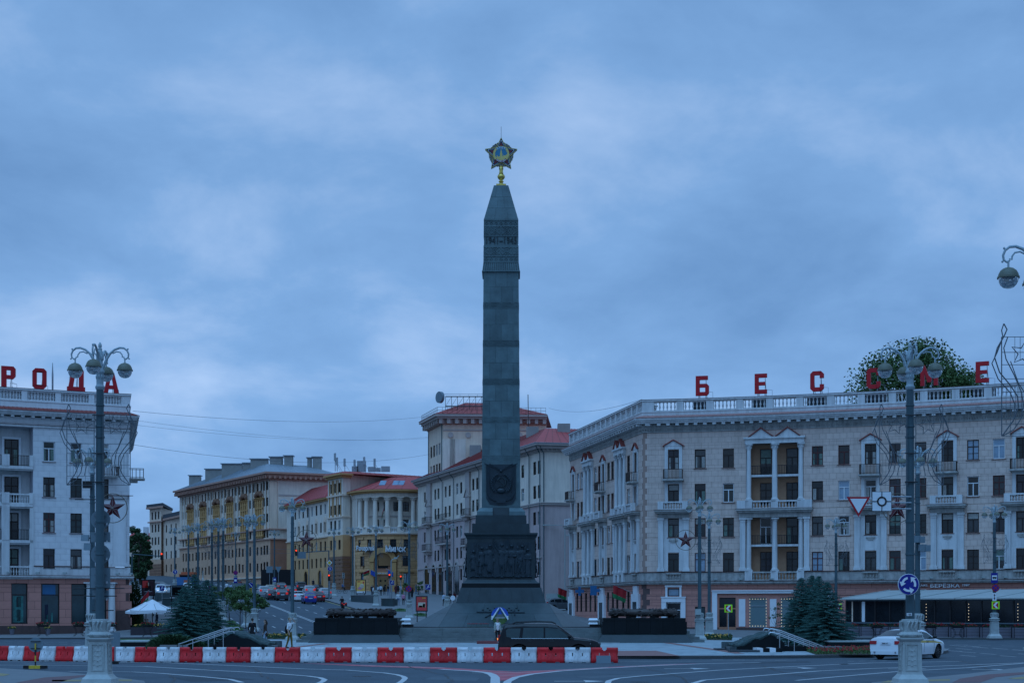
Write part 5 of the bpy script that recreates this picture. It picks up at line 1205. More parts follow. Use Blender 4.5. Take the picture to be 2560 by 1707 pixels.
def flag(label,base,dirv,L,cols,drop=1.0,wdt=1.2,cat='flag',pole=True):
 "flag hanging from a slanted pole"
 t=thing('flag',label,cat,base);b=Vector(base);dv=Vector(dirv).normalized();e_=b+dv*L
 if pole:m=MB();m.tube([b,e_],.03,6);m.build('flagpole','metal_grey',t)
 z_=0
 for matn,a,c in cols:
  m=MB();n=8;rows=[]
  for i in range(n+1):
   s=.30+.68*i/n;p=b+dv*L*s;w1=.05*math.sin(i*1.3);rows.append([(p.x+w1-.25*drop*a*.4,p.y+.08*math.sin(i*1.7),p.z-drop*a-.0),(p.x-w1-.25*drop*c*.4,p.y+.08*math.cos(i*1.5),p.z-drop*c)])
  for i in range(n):m.add([rows[i][0],rows[i+1][0],rows[i+1][1],rows[i][1]],[(0,1,2,3)])
  m2=MB();m2 .v=m.v+[(x,y+.02,z) for x,y,z in m.v];k_=len(m.v);m2 .f=m.f+[tuple(i+k_ for i in f_[::-1]) for f_ in m.f];m2 .m=[0]*len(m2 .f);m2 .build('flag_cloth',matn,t,smooth=True)
 return t
q=fE.p(uW(1588),4.2,.3);flag('red and green flag hanging from the wing of the right house',q,(-.85,-.35,.35),2.3,[('flag_red',0,.68),('flag_green',.68,1.0)],1.25)
q=fE.p(uW(1433),4.6,.3);flag('small red and green flag at the far corner of the right house wing',q,(-.85,-.35,.3),1.7,[('flag_red',0,.68),('flag_green',.68,1.0)],1.1)
for px,lb in ((1466,'blue pharmacy cross sign on the wing wall'),(1506,'blue sign with a cross above the white wing door')):
 u=uW(px);q=fE.p(u,4.55,.8);t=thing('wall_sign',lb,'sign',q);m=MB();m.box(q[0]-.15-(.4 if px>1500 else 0),q[0]+.15,q[1]-.06,q[1]+.06,4.1,5.15);m.box(q[0]-.5,q[0]+.5,q[1]-.07,q[1]+.07,4.45,4.8);mat('sign_azure',(.02,.13,.30),.4,var=.05) if 'sign_azure'not in M else 0;m.build('cross','sign_azure',t)
 m=MB();p_=fE.p(u,4.6,0);m.tube([(p_[0],p_[1],4.62),(q[0],q[1],4.62)],.03,5);m.build('bracket','iron',t)
 # -- the white house on the left
def front_a(X):dxx=-37.5-X;return 156.8-.40*dxx-.006*dxx*dxx
AC=(-37.5,156.8)
fA=Fac([(x,front_a(x)) for x in (-68,-64,-60,-57,-54,-51.5,-49,-47,-45,-43,-41,-39)]+[AC,(-37.9,158.3),(-45.5,188)])
UA=fA.S[12];LA=fA.L
A=thing('apartment_house_left','white stone house with loggia balconies and red rooftop letters, left','building',(-48,165,.14))
def uA(px):return fA.upx(px,0,UA-.05)
holesA=[];DZ=.22
for px in (123,190,258):
 for r in range(4):
  h=1.9;v=ROWT[r]-h+DZ;u=uA(px);holesA.append(hole(u,v,1.07,h));window(fA,A,u,v,1.07,h,'TXX'[r%3],'frame_white' if r==0 else ('frame_red' if px==123 and r==2 else 'frame_dark'))
u=uA(297);pilaster(fA,A,u,1.1,6.7,13.6,.2,'stucco_a','corner_bay');fbx(fA,A,'corner_bay_cap','flashing',(u-1.0,u+1.0,13.6,13.66,0,.4))
la0,la1=uA(-110),uA(83)
holesA.append((la0,la1,5.6,19.9,1.6))
fbx(fA,A,'loggia_back_wall','stucco_white',(la0+.01,la1-.01,5.6,19.9,-1.9,-1.6))
for k,z in enumerate((16.15,12.55,9.1,5.65)):
 for px in (36,-60):
  u=uA(px);window(fA,A,u,z+.12,1.25,2.55,'X','frame_dark',sill=False,d=-1.36);fbx(fA,A,'door_surround','trim_light',(u-.88,u-.68,z+.1,z+2.85,-1.6,-1.48),(u+.68,u+.88,z+.1,z+2.85,-1.6,-1.48),(u-.88,u+.88,z+2.7,z+2.9,-1.6,-1.47))
 fl_=fbx(fA,A,'loggia_floor','stucco_white',(la0+.02,la1-.02,z-.25,z+.02,-1.59,.12),(la0+.02,la1-.02,z-.4,z-.25,-.3,-.05))
 up=uA(14)
 if k in (0,2):
  for a,b in ((up+.38,la1-.35),(la0+.3,up-.38)):railing(fA,fl_,a,b,z+.02,z+1.05,None,.02,int((b-a)/.14),'iron_brown' if k==0 else 'iron')
 else :
  for a,b in ((up+.38,la1-.35),(la0+.3,up-.38)):balustrade(fA,A,a,b,z+.02,z+1.0,-.05,.25,'stucco_white',sc_=.85)
 fbx(fA,A,'loggia_pier','stucco_white',(up-.36,up+.36,z+.02,z+(1.08 if k<2 else 3.2),-.35,.16),(la1-.36,la1+.02,z+.02,z+1.08,-.35,.15))
fbx(fA,A,'corner_pilaster','stucco_white',(la1-.3,la1+.05,5.6,12.2,-.3,.12))
wall(fA,A,0,LA,6.7,20.3,holesA,'joint_a',-.02,reveal=.26)
blocks(fA,A,0,UA,6.7,20.3,holesA,1.05,.56,'stucco_a','plaster_block',260,d=0.0,gap=.013,seed=8,sn='plaster_facing');fbx(fA,A,'side_wall','stucco_a',(UA+.02,LA,6.7,20.3,-.01,.012))
gA=[]
for px,w_,g in ((49,1.48,'glass_shop'),(126,1.70,'glass_shop'),(200,1.60,'glass_shop'),(-40,1.6,'glass_shop')):
 u=uA(px);gA.append((u-w_/2,u+w_/2,1.15,5.0,.35));window(fA,A,u,1.15,w_,3.85,'S','frame_dark',g,False,d=-.1)
ud=uA(246);gA.append((ud-.75,ud+.75,.45,4.6,.4));window(fA,A,ud,.45,1.5,4.1,'S','frame_dark','glass_shop',False,d=-.1)
for px,zc_,matn,lb in ((36,2.9,'ad_green','poster'),):
 pass
for s,px in ((0,222),(1,278)):
 q=fA.p(uA(px),0,.35);column(A,q[0],q[1],.3,5.15,.34,'stucco_white',False)
wall(fA,A,0,LA,.2,5.75,gA,'pink_joint',-.02,'ground_floor_wall',.35)
blocks(fA,A,0,LA,.95,5.72,gA,1.15,.795,'pink_stone','pink_stone_block',200,d=0.0,gap=.025,seed=9,sn='pink_stone_facing')
fbx(fA,A,'granite_base','brown_granite',*[(a,b,c,d_,-.1,.07) for a,b,c,d_ in free_rects(0,LA,-.4,.95,[(h[0],h[1],h[2]-1,h[3]) for h in gA if h[2]<.9])])
fbx(fA,A,'corner_granite','brown_granite',(UA-1.3,UA+.6,-.3,2.45,.0,.10))
fbx(fA,A,'string_course','stucco_white',*[(a,b,c,d_,-.2,.10) for a,b,c,d_ in free_rects(0,LA,5.75,6.62,holesA)]);fbx(fA,A,'string_cornice','stucco_white',(0,LA,5.62,5.75,-.2,.45),(0,LA,5.5,5.62,-.2,.32));fbx(fA,A,'string_course_flashing','flashing',(0,LA,5.75,5.79,.11,.48),(la1+.1,UA-1.4,6.62,6.67,0,.18))
fbx(fA,A,'upper_string','stucco_white',(0,LA,19.92,20.12,0,.14));fbx(fA,A,'upper_string_flashing','flashing',(0,LA,20.12,20.16,0,.2))
fbx(fA,A,'frieze','stucco_a',(0,LA,20.3,20.86,-1.7,.04));bk=MB();u=.4
while u<LA-.3:fb(bk,fA,u,u+.3,20.78,20.98,.05,.6);u+=.95
bk.build('cornice_brackets','stucco_white',A,kind='stuff');fbx(fA,A,'cornice','stucco_white',(0,LA,20.98,21.12,-1.7,.70),(0,LA,21.12,21.26,-1.7,.82),(0,LA,21.26,21.40,-1.7,.92));ti=MB();u=.02
while u<LA-.5:
 a,b=u,u+.40;q=[fA.p(a,21.40,.97),fA.p(b,21.40,.97),fA.p(b,21.72,.1),fA.p(a,21.72,.1)];ti.hexa(q+[(x,y,z+.05+.03*(i in (0,3))) for i,(x,y,z) in enumerate(q)]);u+=.405
ti.build('eave_tiles','tile_red',A,kind='stuff')
fbx(fA,A,'parapet','stucco_a',(0,LA,21.40,22.36,-.6,.1),(0,LA,22.34,22.44,-.55,.16));fbx(fA,A,'parapet_back','stucco_a',(0,LA,22.44,23.42,-.55,-.32));u=UA-.75;k=0
fbx(fA,A,'parapet_pier','stucco_a',(UA-.75,UA+.4,22.44,23.42,-.5,.08))
while u>3:fbx(fA,A,'parapet_pier','stucco_a',(u-3.15,u-2.6,22.44,23.42,-.5,.08));balustrade(fA,A,u-2.6,u,22.44,23.42,-.16,.27,'stucco_a');u-=3.15
balustrade(fA,A,UA+.4,LA-.3,22.44,23.42,-.16,.4,'stucco_a')
fbx(fA,A,'parapet_coping','stucco_a',(0,LA,23.42,23.56,-.6,.18));fbx(fA,A,'coping_flashing','flashing',(0,LA,23.56,23.6,-.62,.2))
ce=MB();rgA=[fA.p(u,0,-1.95)[:2] for u in [0]+[UA*k/6 for k in range(1,7)]+[LA]]+[(-90,185),(-90,150)];ce.prism(rgA,-.5,21.9);ce.build('house_core','roof_dark',A)
for z in (15.55,):
 u=UA+4.0;bl_=fbx(fA,A,'side_balcony','stucco_dirty_shaded',(u-.2,u+1.4,z,z+.16,-.2,1.6),(u,u+1.2,z-.25,z,-.2,.9));railing(fA,bl_,u-.1,u+1.3,z+.16,z+1.15,0,1.5,10,'iron')
u=uA(272);bl_=fbx(fA,A,'balcony','stucco_dirty_shaded',(u-.75,u+.75,15.35,15.5,0,.95));railing(fA,bl_,u-.7,u+.7,15.5,16.4,0,.9,9,'iron_brown')
for ch,px,lbl in [('Р',27,'red rooftop letter like a P at the left photo edge'),('О',105,'red rooftop letter O on the left house'),('Д',190,'red rooftop letter D in Cyrillic behind the lamp globe on the left house'),('А',281,'red rooftop letter A at the right end of the left house')]:
 roof_letter(ch,fA,uA(px),-1.3,23.35,1.98,lbl,'red letters on the left roof')
pc_=MB()
for px in (27,105,190,281):u=uA(px);fb(pc_,fA,u-.9,u+1.0,21.9,23.35,-3.0,-.8)
pc_.build('letter_plinths','roof_dark',A,kind='stuff');pv=MB();q=fA.p(uA(140),0,-2);pv.tube([(q[0],q[1],21.8),(q[0],q[1],25.3),(q[0],q[1],26.5)],[.09,.09,.03],6);pv.build('vent_pipe','metal_grey',A)
cmx=MB()
for px in (20,92,160,290,318):q=fA.p(uA(px),6.0,.4);cmx.cb((q[0],q[1],5.95),(.34,.3,.14))
cmx.build('wall_cameras','cabinet',A,kind='stuff')
def disp(px,w_,z0,h,matn,nm):
 u=uA(px);fbx(fA,A,nm,matn,(u-w_/2,u+w_/2,z0,z0+h,-.255,-.235))
mat('shop_poster',(.03,.14,.13),.3,var=.5,scale=2.5);mat('shop_sky',(.02,.12,.26),.25,var=.1)
disp(46,.95,1.3,2.5,'shop_poster','window_poster');disp(48,.42,2.75,.95,'ad_dark','window_poster');disp(48,.36,1.4,1.1,'ad_dark','window_poster');disp(124,1.2,3.85,1.05,'shop_sky','window_blind')
disp(117,.3,1.6,1.4,'cloth_navy','window_display');disp(131,.16,1.3,.9,'shop_poster','window_display');disp(118,.16,1.3,.7,'shop_poster','window_display')
# -- houses along the avenue
def hip_roof(par,ring,z0,z1,inset,matn,nm='roof',ridge=None):
 n=len(ring);c=Vector((sum(p[0] for p in ring)/n,sum(p[1] for p in ring)/n));mb=MB()
 top=[c+(Vector(p)-c)*inset for p in ring] if ridge is None else [Vector(p).lerp(Vector((max(ridge[0],min(ridge[1],p[0])),ridge[2])),1-inset) for p in ring];vs=[(p[0],p[1],z0) for p in ring]+[(p.x,p.y,z1) for p in top]
 mb.add(vs,[(i,(i+1)%n,(i+1)%n+n,i+n) for i in range(n)]+[tuple(range(n,2*n)),tuple(range(n-1,-1,-1))]);o=mb.build(nm,matn,par)
 if matn.startswith('roof_'):
  sm_=MB()
  for i in range(n):
   a,b=Vector(vs[i]),Vector(vs[(i+1)%n]);a2,b2=Vector(vs[i+n]),Vector(vs[(i+1)%n+n]);L=(b-a).length;m=int(L/1.1)
   nn=(b-a).cross(a2-a).normalized()
   if nn.z<0:nn=-nn
   for k in range(1,m):
    t=k/m;p,q=a.lerp(b,t)+nn*.02,a2 .lerp(b2,t)+nn*.02;sm_.tube([p,q],.035,4)
  sm_.build('roof_seams','metal_grey' if matn=='roof_grey' else 'roof_seam',o,kind='stuff')
 return o
def grid(f,par,us,rows,w_,h,holes,style='I',fm='frame_dark',parts=True,sill=False,skip=()):
 for i,u in enumerate(us):
  for j,v in enumerate(rows):
   if (i,j) in skip:continue
   holes.append(hole(u,v,w_,h,.2));window(f,par,u,v,w_,h,style,fm if wr_.random()<.8 else 'frame_white',None,sill,parts=parts)
def downpipe(f,par,u,z0,z1,matn='metal_grey',d=.15):
 m=MB();m.tube([f.p(u,z1,d+.8),f.p(u,z1-.9,d),f.p(u,z0,d)],.07,6);m.build('downpipe',matn,par)
dF=(PX(1045,280),280.0);dN=(PX(1354,217),217.0);fD=Fac([dF,dN,(22.0,221.0)]);LD=fD.S[1]
D=thing('apartment_house_center','pale house with red roof and lilac lower storeys behind the obelisk','building',(dN[0],dN[1]+10,gz(*dN)))
hD=[];usD=[fD.upx(px,0,LD-.1) for px in (1062,1088,1096,1114,1124,1143,1153,1183,1193,1212,1224,1238,1250,1264,1278,1292,1307,1337,1348)]
grid(fD,D,usD,[21.05,17.75,14.15,10.75,7.3],1.15,1.78,hD,'T','frame_dark',parts=True)
wall(fD,D,0,fD.L,17.0,24.4,hD,'cream_white',0,'upper_wall',.2);wall(fD,D,0,fD.L,3.0,17.0,hD,'lilac_plaster',.02,'lower_wall',.22)
fbx(fD,D,'belt_course','grey_stone',(0,fD.L,16.75,17.0,0,.22),(0,fD.L,17.0,17.12,0,.32));fbx(fD,D,'lower_belt','grey_stone',(0,LD,9.55,9.75,0,.2))
fbx(fD,D,'eave_cornice','grey_stone',(0,fD.L,24.0,24.35,-.5,.35),(0,fD.L,24.35,24.75,-.8,.85),(0,fD.L,24.75,25.0,-.8,1.25));dn=MB();u=.1
while u<fD.L:fb(dn,fD,u,u+.25,24.1,24.33,.35,.55);u+=.6
dn.build('dentils','grey_stone',D,kind='stuff');fbx(fD,D,'gutter','metal_grey',(0,fD.L,25.0,25.1,1.1,1.35))
ringD=[fD.p(0,0,-1)[:2],fD.p(LD,0,-1)[:2],fD.p(fD.L,0,-1)[:2],(24,240),(-2,288)];ce=MB();ce.prism(ringD,0,25.0);ce.build('house_core','roof_dark',D)
hip_roof(D,[fD.p(0,0,1.1)[:2],fD.p(LD,0,1.1)[:2],fD.p(fD.L,0,1.1)[:2],(25,241),(-2,290)],25.1,29.2,.42,'roof_red')
for px in (1075,1172):
 u0=fD.upx(px-5,0,LD);u1=fD.upx(px+5,0,LD);fbx(fD,D,'carved_bay','grey_stone',(u0,u1,12.5,24.0,.0,.35));uc=(u0+u1)/2
 for z in (17.0,12.4):b_=fbx(fD,D,'balcony','grey_stone',(u0-.3,u1+.3,z,z+.25,0,1.2),(u0,u1,z-.5,z,0,.8));railing(fD,b_,u0-.2,u1+.2,z+.25,z+1.3,0,1.1,9,'iron')
 pediment(fD,D,uc,(u1-u0),20.2,1.2,.45,'grey_stone','grey_stone')
u0,u1=fD.upx(1100,0,LD),fD.upx(1127,0,LD)
for z in (16.9,13.2):b_=fbx(fD,D,'balcony','grey_stone',(u0,u1,z,z+.25,0,1.0));railing(fD,b_,u0+.1,u1-.1,z+.25,z+1.35,0,.95,16,'iron')
for px in (1068,1086,1103,1125,1143,1165,1185):
 u=fD.upx(px,0,LD);w2=1.25;m=MB();pts=[(-w2,0),(w2,0)]+[(w2*math.cos(R(a)),3.9+w2*math.sin(R(a))) for a in range(0,181,20)]
 m.plate(pts,-.07,.0);m2=MB();rg2=[(w2*1.0*math.cos(R(a)),3.9+w2*math.sin(R(a))) for a in range(0,181,15)];rg3=[(w2*1.25*math.cos(R(a)),3.9+w2*1.25*math.sin(R(a))) for a in range(0,181,15)];m2 .plate(rg3+rg2[::-1],-.16,.0);q=fD.p(u,5.0,.04);o=inst(m.mesh('arched_window','glass0'),'arched_window',D,q,fD.ang(u));sub(m2 .mesh('arch','grey_stone'),'arch',o)
for px,d_ in ((1108,.2),(1136,.2),(1200,.2),(1325,.2),(1352,.2)):downpipe(fD,D,fD.upx(px,0,LD),4,24.6,'pole_blue',d_)
downpipe(fD,D,LD+.4,3.5,24.6,'pole_blue');ch_=MB()
for x,y in ((3.0,236),(7.5,232),(-6,262)):ch_.cb((x,y,25),(1.8,2.4,4.4));
ch_.build('chimneys','chimney_grey',D,kind='stuff');cb_=MB()
cb_.cb((5.4,214.2,2.4),(1.6,1.2,2.3));cb_.cb((8.4,214.4,3.0),(1.3,1.0,2.4));cb_.build('utility_cabinets','cabinet',D,kind='stuff')
g_=MB();q0,q1=fD.p(LD+.3,0,.2),fD.p(LD+6,0,.2);g_.tube([(q0[0],q0[1],14.0),(q0[0]+3,q0[1],14.0),(q0[0]+3,q0[1],5),],.08,5);g_.tube([(q0[0]+3,q0[1],12.6),(q0[0]+7,q0[1]+.8,12.6)],.06,5);g_.build('gas_pipe','cabinet',D)
tw_l=(PX(1070,274),274.0);tw_n=(PX(1108,263),263.0);tw_r=(PX(1366,264),264.0);fT=Fac([tw_l,tw_n,tw_r]);LT=fT.S[1]
T_=thing('tower_house','cream corner tower with brackets and low red roof behind the obelisk','building',(-3,268,gz(-3,268)))
hT=[];ul=[fT.upx(px,0,LT-.05) for px in (1078,1085,1092,1099)];grid(fT,T_,ul,[28.3,25.0],1.3,1.9,hT,'I')
ur=[fT.upx(px,LT+.1,fT.L) for px in (1191,1232,1274,1318,1345)];grid(fT,T_,ur,[27.0],1.1,1.75,hT,'I');
wall(fT,T_,0,fT.L,24.5,33.0,hT,'cream',0,reveal=.25);fbx(fT,T_,'yellow_patch','yellow_stone',(LT+.2,LT+4.6,20.0,23.2,.0,.01),(LT+2.5,LT+4.6,23.2,24.2,0,.011)) if False else None
fbx(fT,T_,'string_course','grey_stone',(LT,fT.L,32.0,32.2,0,.12));rp_=MB()
for px in (1122,1148):u=fT.upx(px,LT+.1,fT.L);fb(rp_,fT,u-1.5,u+1.1,25,30.6,0,.08)
rp_.build('wall_strips','cream_white',T_,kind='stuff')
md=MB()
for px in (1127,1171,1300,1345):u=fT.upx(px,LT,fT.L);q=fT.p(u,31.3,.05);m=MB();m.plate(disc(.45,16),-.12,0);inst(m.mesh('round_medallion','grey_stone'),'round_medallion',T_,q,fT.ang(u))
fbx(fT,T_,'frieze','cornice_brown',(0,fT.L,33.0,33.4,-.5,.15));bk=MB();u=.3
while u<fT.L-.3:fb(bk,fT,u,u+.5,33.1,33.85,.1,1.05);u+=1.25
bk.build('cornice_brackets','grey_stone',T_,kind='stuff');fbx(fT,T_,'cornice','grey_stone',(0,fT.L,33.4,33.86,-.5,.3),(0,fT.L,33.86,34.2,-.8,1.2),(0,fT.L,34.2,34.6,-.8,1.6))
rT=[fT.p(0,0,-1)[:2],fT.p(LT,0,-1)[:2],fT.p(fT.L,0,-1)[:2],(5,280),(-12,284)];ce=MB();ce.prism(rT,20,34.5);ce.build('tower_core','cream',T_)
hip_roof(T_,[fT.p(0,0,1.7)[:2],fT.p(LT,0,1.7)[:2],fT.p(fT.L,0,1.7)[:2],(7,282),(-13,286)],34.6,37.4,.30,'roof_brown')
for px in (1073,1106,1250):downpipe(fT,T_,fT.upx(px,0,fT.L),25,34.2,'pole_blue')
rl=MB();L_=[fT.p(.2,0,1.2),fT.p(LT,0,1.2),fT.p(fT.L-.2,0,1.2)]
for a,b in zip(L_,L_[1:]):
 n_=int((Vector(b)-Vector(a)).length/.8)
 for k in range(n_+1):p=Vector(a).lerp(Vector(b),k/n_);rl.tube([(p.x,p.y,34.6),(p.x,p.y,35.7)],.03,4)
 for z in (35.2,35.7):rl.tube([(a[0],a[1],z),(b[0],b[1],z)],.03,4)
rl.build('roof_railing','iron_brown',T_,kind='stuff')
gs=thing('roof_sign','round dark advertising sign and steel frame on the tower roof','sign',(-9.5,262,37));m=MB();c=(PX(1100,264),264.0,PZ(993,264));m.lathe([(.0001,-.25),(.95,-.25),(.95,.25),(.0001,.25)],24,(0,0,0));m.xf(Matrix.Translation(c)@Matrix.Rotation(R(-52),4,'Z')@Matrix.Rotation(R(90),4,'X'));m.build('sign_disc','ad_blue' if False else 'sign_back',gs);m=MB()
for x0,x1,z0,z1 in ((-11,-4,36.2,36.2),(-11,-4,37.8,37.8)):m.tube([(x0,264.6,z0),(x1,264.6,z1)],.09,5)
for k in range(8):m.tube([(-11+k,264.6,34.8),(-11+k,264.6,37.8)],.04,5);m.tube([(-11+k,264.6,36.2),(-10+k,264.6,37.8)],.03,4)
m.build('steel_frame','roof_dark',gs);m=MB()
for k in range(7):m.tube([(PX(1150+22*k,266),266,37.8),(PX(1150+22*k,266),266,PZ(985,266))],.03,4)
m.tube([(PX(1110,266),266,PZ(985,266)),(PX(1290,266),266,PZ(985,266))],.04,4);m.build('mast_rail','metal_grey',gs)
m=MB();m.tube([(PX(1322,240),240,26),(PX(1320,240),240,PZ(986,240))],.06,5);m.build('roof_mast','iron',label='thin dark mast rising from the red roof right of the obelisk',cat='mast')
cW=[(PX(717,325),325.0),(PX(822,299),299.0)];cT=[(PX(820,297.0),297.0),(PX(857,290.5),290.5),(PX(876,291.5),291.5)]
cR=[(PX(876,292.5),292.5),(PX(890,288.5),288.5),(PX(905,286.2),286.2),(PX(925,284.6),284.6),(PX(950,283.8),283.8),(PX(985,283.6),283.6),(PX(1020,284),284.0),(PX(1058,285.2),285.2),(PX(1075,292),292.0)]
Cc=thing('corner_house_yellow','yellow corner house with white colonnade, red roof and newspaper name sign','building',(-22,292,gz(-22,290)))
fCw,fCt,fCr=Fac(cW),Fac(cT),Fac(cR);SPL=16.2
hC=[];us=[fCw.upx(px) for px in (738,748,758,769,780,791,802,813)];grid(fCw,Cc,us,[20.6,17.2],1.15,1.9,hC,'I');grid(fCw,Cc,us,[13.7,10.6],1.15,1.8,hC,'I')
wall(fCw,Cc,0,fCw.L,SPL,23.2,hC,'cream_white',0,'upper_wall');wall(fCw,Cc,0,fCw.L,5.0,SPL,hC,'yellow_stone',.02,'lower_wall')
for i,u in enumerate(us[1::2]):
 m=MB();m.plate([(.75*math.cos(R(a)),2.0+.9*math.sin(R(a))) for a in range(0,181,20)]+[(-.75,-.3),(-.62,-.3),(-.6,1.9),(.6,1.9),(.62,-.3),(.75,-.3)],-.14,0);inst(m.mesh('window_hood','cream'),'window_hood',Cc,fCw.p(u,17.2,.0),fCw.ang(u))
for px in (767,802):
 u=fCw.upx(px);m=MB();m.plate([(-1.1,0),(1.1,0)]+[(1.1*math.cos(R(a)),3.0+1.1*math.sin(R(a))) for a in range(0,181,20)],-.05,0);o=inst(m.mesh('arched_doorway','glass_night'),'arched_doorway',Cc,fCw.p(u,6.0,.03),fCw.ang(u));m=MB();a_=[(1.1*math.cos(R(a)),3.0+1.1*math.sin(R(a))) for a in range(0,181,15)];b_=[(1.5*math.cos(R(a)),3.0+1.5*math.sin(R(a))) for a in range(0,181,15)];m.plate([(1.5,0)]+b_+[(-1.5,0),(-1.1,0)]+a_[::-1]+[(1.1,0)],-.2,0);sub(m.mesh('arch','ochre'),'arch',o)
fbx(fCw,Cc,'eave_cornice','ochre',(0,fCw.L,23.0,23.3,-.3,.4),(0,fCw.L,23.3,23.6,-.3,.8));fbx(fCw,Cc,'belt_course','cream',(0,fCw.L,SPL,SPL+.25,0,.25));downpipe(fCw,Cc,fCw.upx(774),5.5,23.2)
rd=[fCw.p(0,0,.9)[:2],fCw.p(fCw.L,0,.9)[:2],(-24,308),(-34,332)];hip_roof(Cc,rd,23.6,26.8,.45,'roof_red')
u3=[fCt.upx(px,0,fCt.S[1]) for px in (828,838,849)];hT2=[]
grid(fCt,Cc,u3,[24.0,20.0,17.2,13.6,10.4,7.2],1.0,1.75,hT2,'I');wall(fCt,Cc,0,fCt.L,SPL,27.0,hT2,'cream_white',.02,'tower_wall');wall(fCt,Cc,0,fCt.L,5,SPL,hT2,'yellow_stone',.04,'tower_lower_wall')
fbx(fCt,Cc,'tower_cornice','ochre',(0,fCt.L,26.6,27.0,-.3,.5),(0,fCt.L,27.0,27.3,-.5,1.0));fbx(fCt,Cc,'tower_string','cream',(0,fCt.L,23.3,23.6,0,.3),(0,fCt.L,19.4,19.6,0,.25));rb_=MB()
for k in range(9):fb(rb_,fCt,fCt.S[1]*.06,fCt.L-.05,6.0+.72*k,6.58+.72*k,0.05,.16)
rb_.build('rusticated_courses','brown_rustic',Cc,kind='stuff');sm_=MB()
for u in u3:
 for s in (-1,1):fb(sm_,fCt,u+s*.68-.1,u+s*.68+.1,19.6,26.3,0,.15)
sm_.build('tower_strips','ochre',Cc,kind='stuff')
twr=[(cT[0][0],cT[0][1]+.6),(cT[1][0],cT[1][1]+.6),(cT[2][0],cT[2][1]+.5),(-20,302),(-32,306)];ce=MB();ce.prism(twr,4,27.2);ce.build('tower_core','cream_white',Cc);hip_roof(Cc,[(cT[0][0]-1,cT[0][1]-.3),(cT[1][0],cT[1][1]-1.1),(cT[2][0]+1,cT[2][1]-.6),(-15,302),(-32,308)],27.3,27.75,.86,'roof_brown')
ant=MB()
for px,h in ((838,3.4),(843,2.6),(862,2.4),(887,2.2),(911,2.7),(937,2.4)):
 x=PX(px,296);ant.tube([(x,296,28.2),(x,296,28.2+h)],.07,5);ant.box(x-.22,x+.18,295.7,295.9,28.2+h-1.5,28.2+h-.1);ant.tube([(x,296,28.2+h*.6),(x+.9,296.4,28.2)],.03,4)
for px,w_,h in ((888,.6,1.0),(904,.8,2.0),(930,.7,.9),(946,.4,.7),(964,.8,1.0)):x=PX(px,297);ant.cb((x,297,28.2),(w_*2,.8,h))
ant.build('roof_antennas','metal_grey',Cc,kind='stuff')
hR=[]
def uR(px):return fCr.upx(px,.05,fCr.S[7])
for px,w_ in ((899,1.0),(923,1.0),(950,1.05),(983,1.1),(1017,1.1)):u=uR(px);hR.append(hole(u,13.6,w_,1.5));window(fCr,Cc,u,13.6,w_,1.5,'X','frame_dark')
for px in (905,1016):u=uR(px);hR.append(hole(u,10.4,1.35,1.75));window(fCr,Cc,u,10.4,1.35,1.75,'G','frame_dark','glass0');hR.append(hole(u,7.0,.95,2.1));window(fCr,Cc,u,7.0,.95,2.1,'I','frame_dark','glass_bright');fbx(fCr,Cc,'window_ledge','ochre',(u-1.3,u+1.3,9.3,9.5,0,.3),(u-1.2,u+1.2,6.6,6.85,0,.25))
ua=uR(957);hR.append((ua-1.6,ua+1.6,5.0,10.4,1.0))
p0_,p1_=uR(892),uR(1042);hR.append((p0_,p1_,SPL+.35,22.6,1.7))
wall(fCr,Cc,0,fCr.L,SPL,23.4,hR,'cream_white',0,'upper_wall');wall(fCr,Cc,0,fCr.L,4.5,SPL,hR,'yellow_joint',0,'lower_wall')
blocks(fCr,Cc,0,fCr.L,5.0,SPL,hR+[(ua-2.6,ua+2.6,5,13.0)],1.25,.62,'yellow_stone','yellow_stone_block',200,d=.03,gap=.05,seed=5,sn='yellow_stone_facing')
fbx(fCr,Cc,'colonnade_back_wall','cream_white',(p0_,p1_,SPL+.3,22.65,-2.0,-1.7))
for px in (927,960,1019,990):
 for z,h in ((20.2,1.6),(17.1,1.6)):
  if px!=990 or z>19:window(fCr,Cc,uR(px),z,1.1 if px>1000 else .9,h,'G','frame_dark','glass0',False,d=-1.46)
fbx(fCr,Cc,'colonnade_string','grey_stone',(p0_,p1_,19.2,19.4,-1.7,-1.55))
for px in (880,):u=uR(px);
for px in (899,915,937,968,1001,1034):q=fCr.p(uR(px),0,-.15);column(Cc,q[0],q[1],SPL+1.0,22.6,.44,'cream_white',True);fbx(fCr,Cc,'column_pedestal','cream_white',(uR(px)-.6,uR(px)+.6,SPL+.05,SPL+1.0,-.6,.35))
prev=uR(899)
for px in (915,937,968,1001,1034):
 a,b=prev+.6,uR(px)-.6;prev=uR(px)
 if b-a>.3:balustrade(fCr,Cc,a,b,SPL+.05,SPL+1.0,.05,.3,'trim_light',sc_=.8)
fbx(fCr,Cc,'belt_course','cream',(0,fCr.L,SPL-.2,SPL+.05,-.2,.35));fbx(fCr,Cc,'entablature','cream_white',(0,fCr.L,22.6,23.3,-.9,.12));fbx(fCr,Cc,'eave_cornice','ochre',(0,fCr.L,23.3,23.6,-.8,.5),(0,fCr.L,23.6,23.9,-.8,1.0))
rr0=[fCr.p(u,0,1.05)[:2] for u in [0]+fCr.S[1:8]+[fCr.L]]+[(-10,306),(-24,310)];hip_roof(Cc,rr0,23.9,27.0,.22,'roof_red',ridge=(PX(1000,298),PX(1066,298),298))
rcc=[fCr.p(u,0,-2.1)[:2] for u in [.3]+fCr.S[2:8]]+[(-14,308),(-30,325),(-42,330)]+[fCw.p(0,0,-.6)[:2],fCw.p(fCw.L,0,-.6)[:2]];ce=MB();ce.prism(rcc,3.5,23.6);ce.build('house_core','cream_white',Cc)
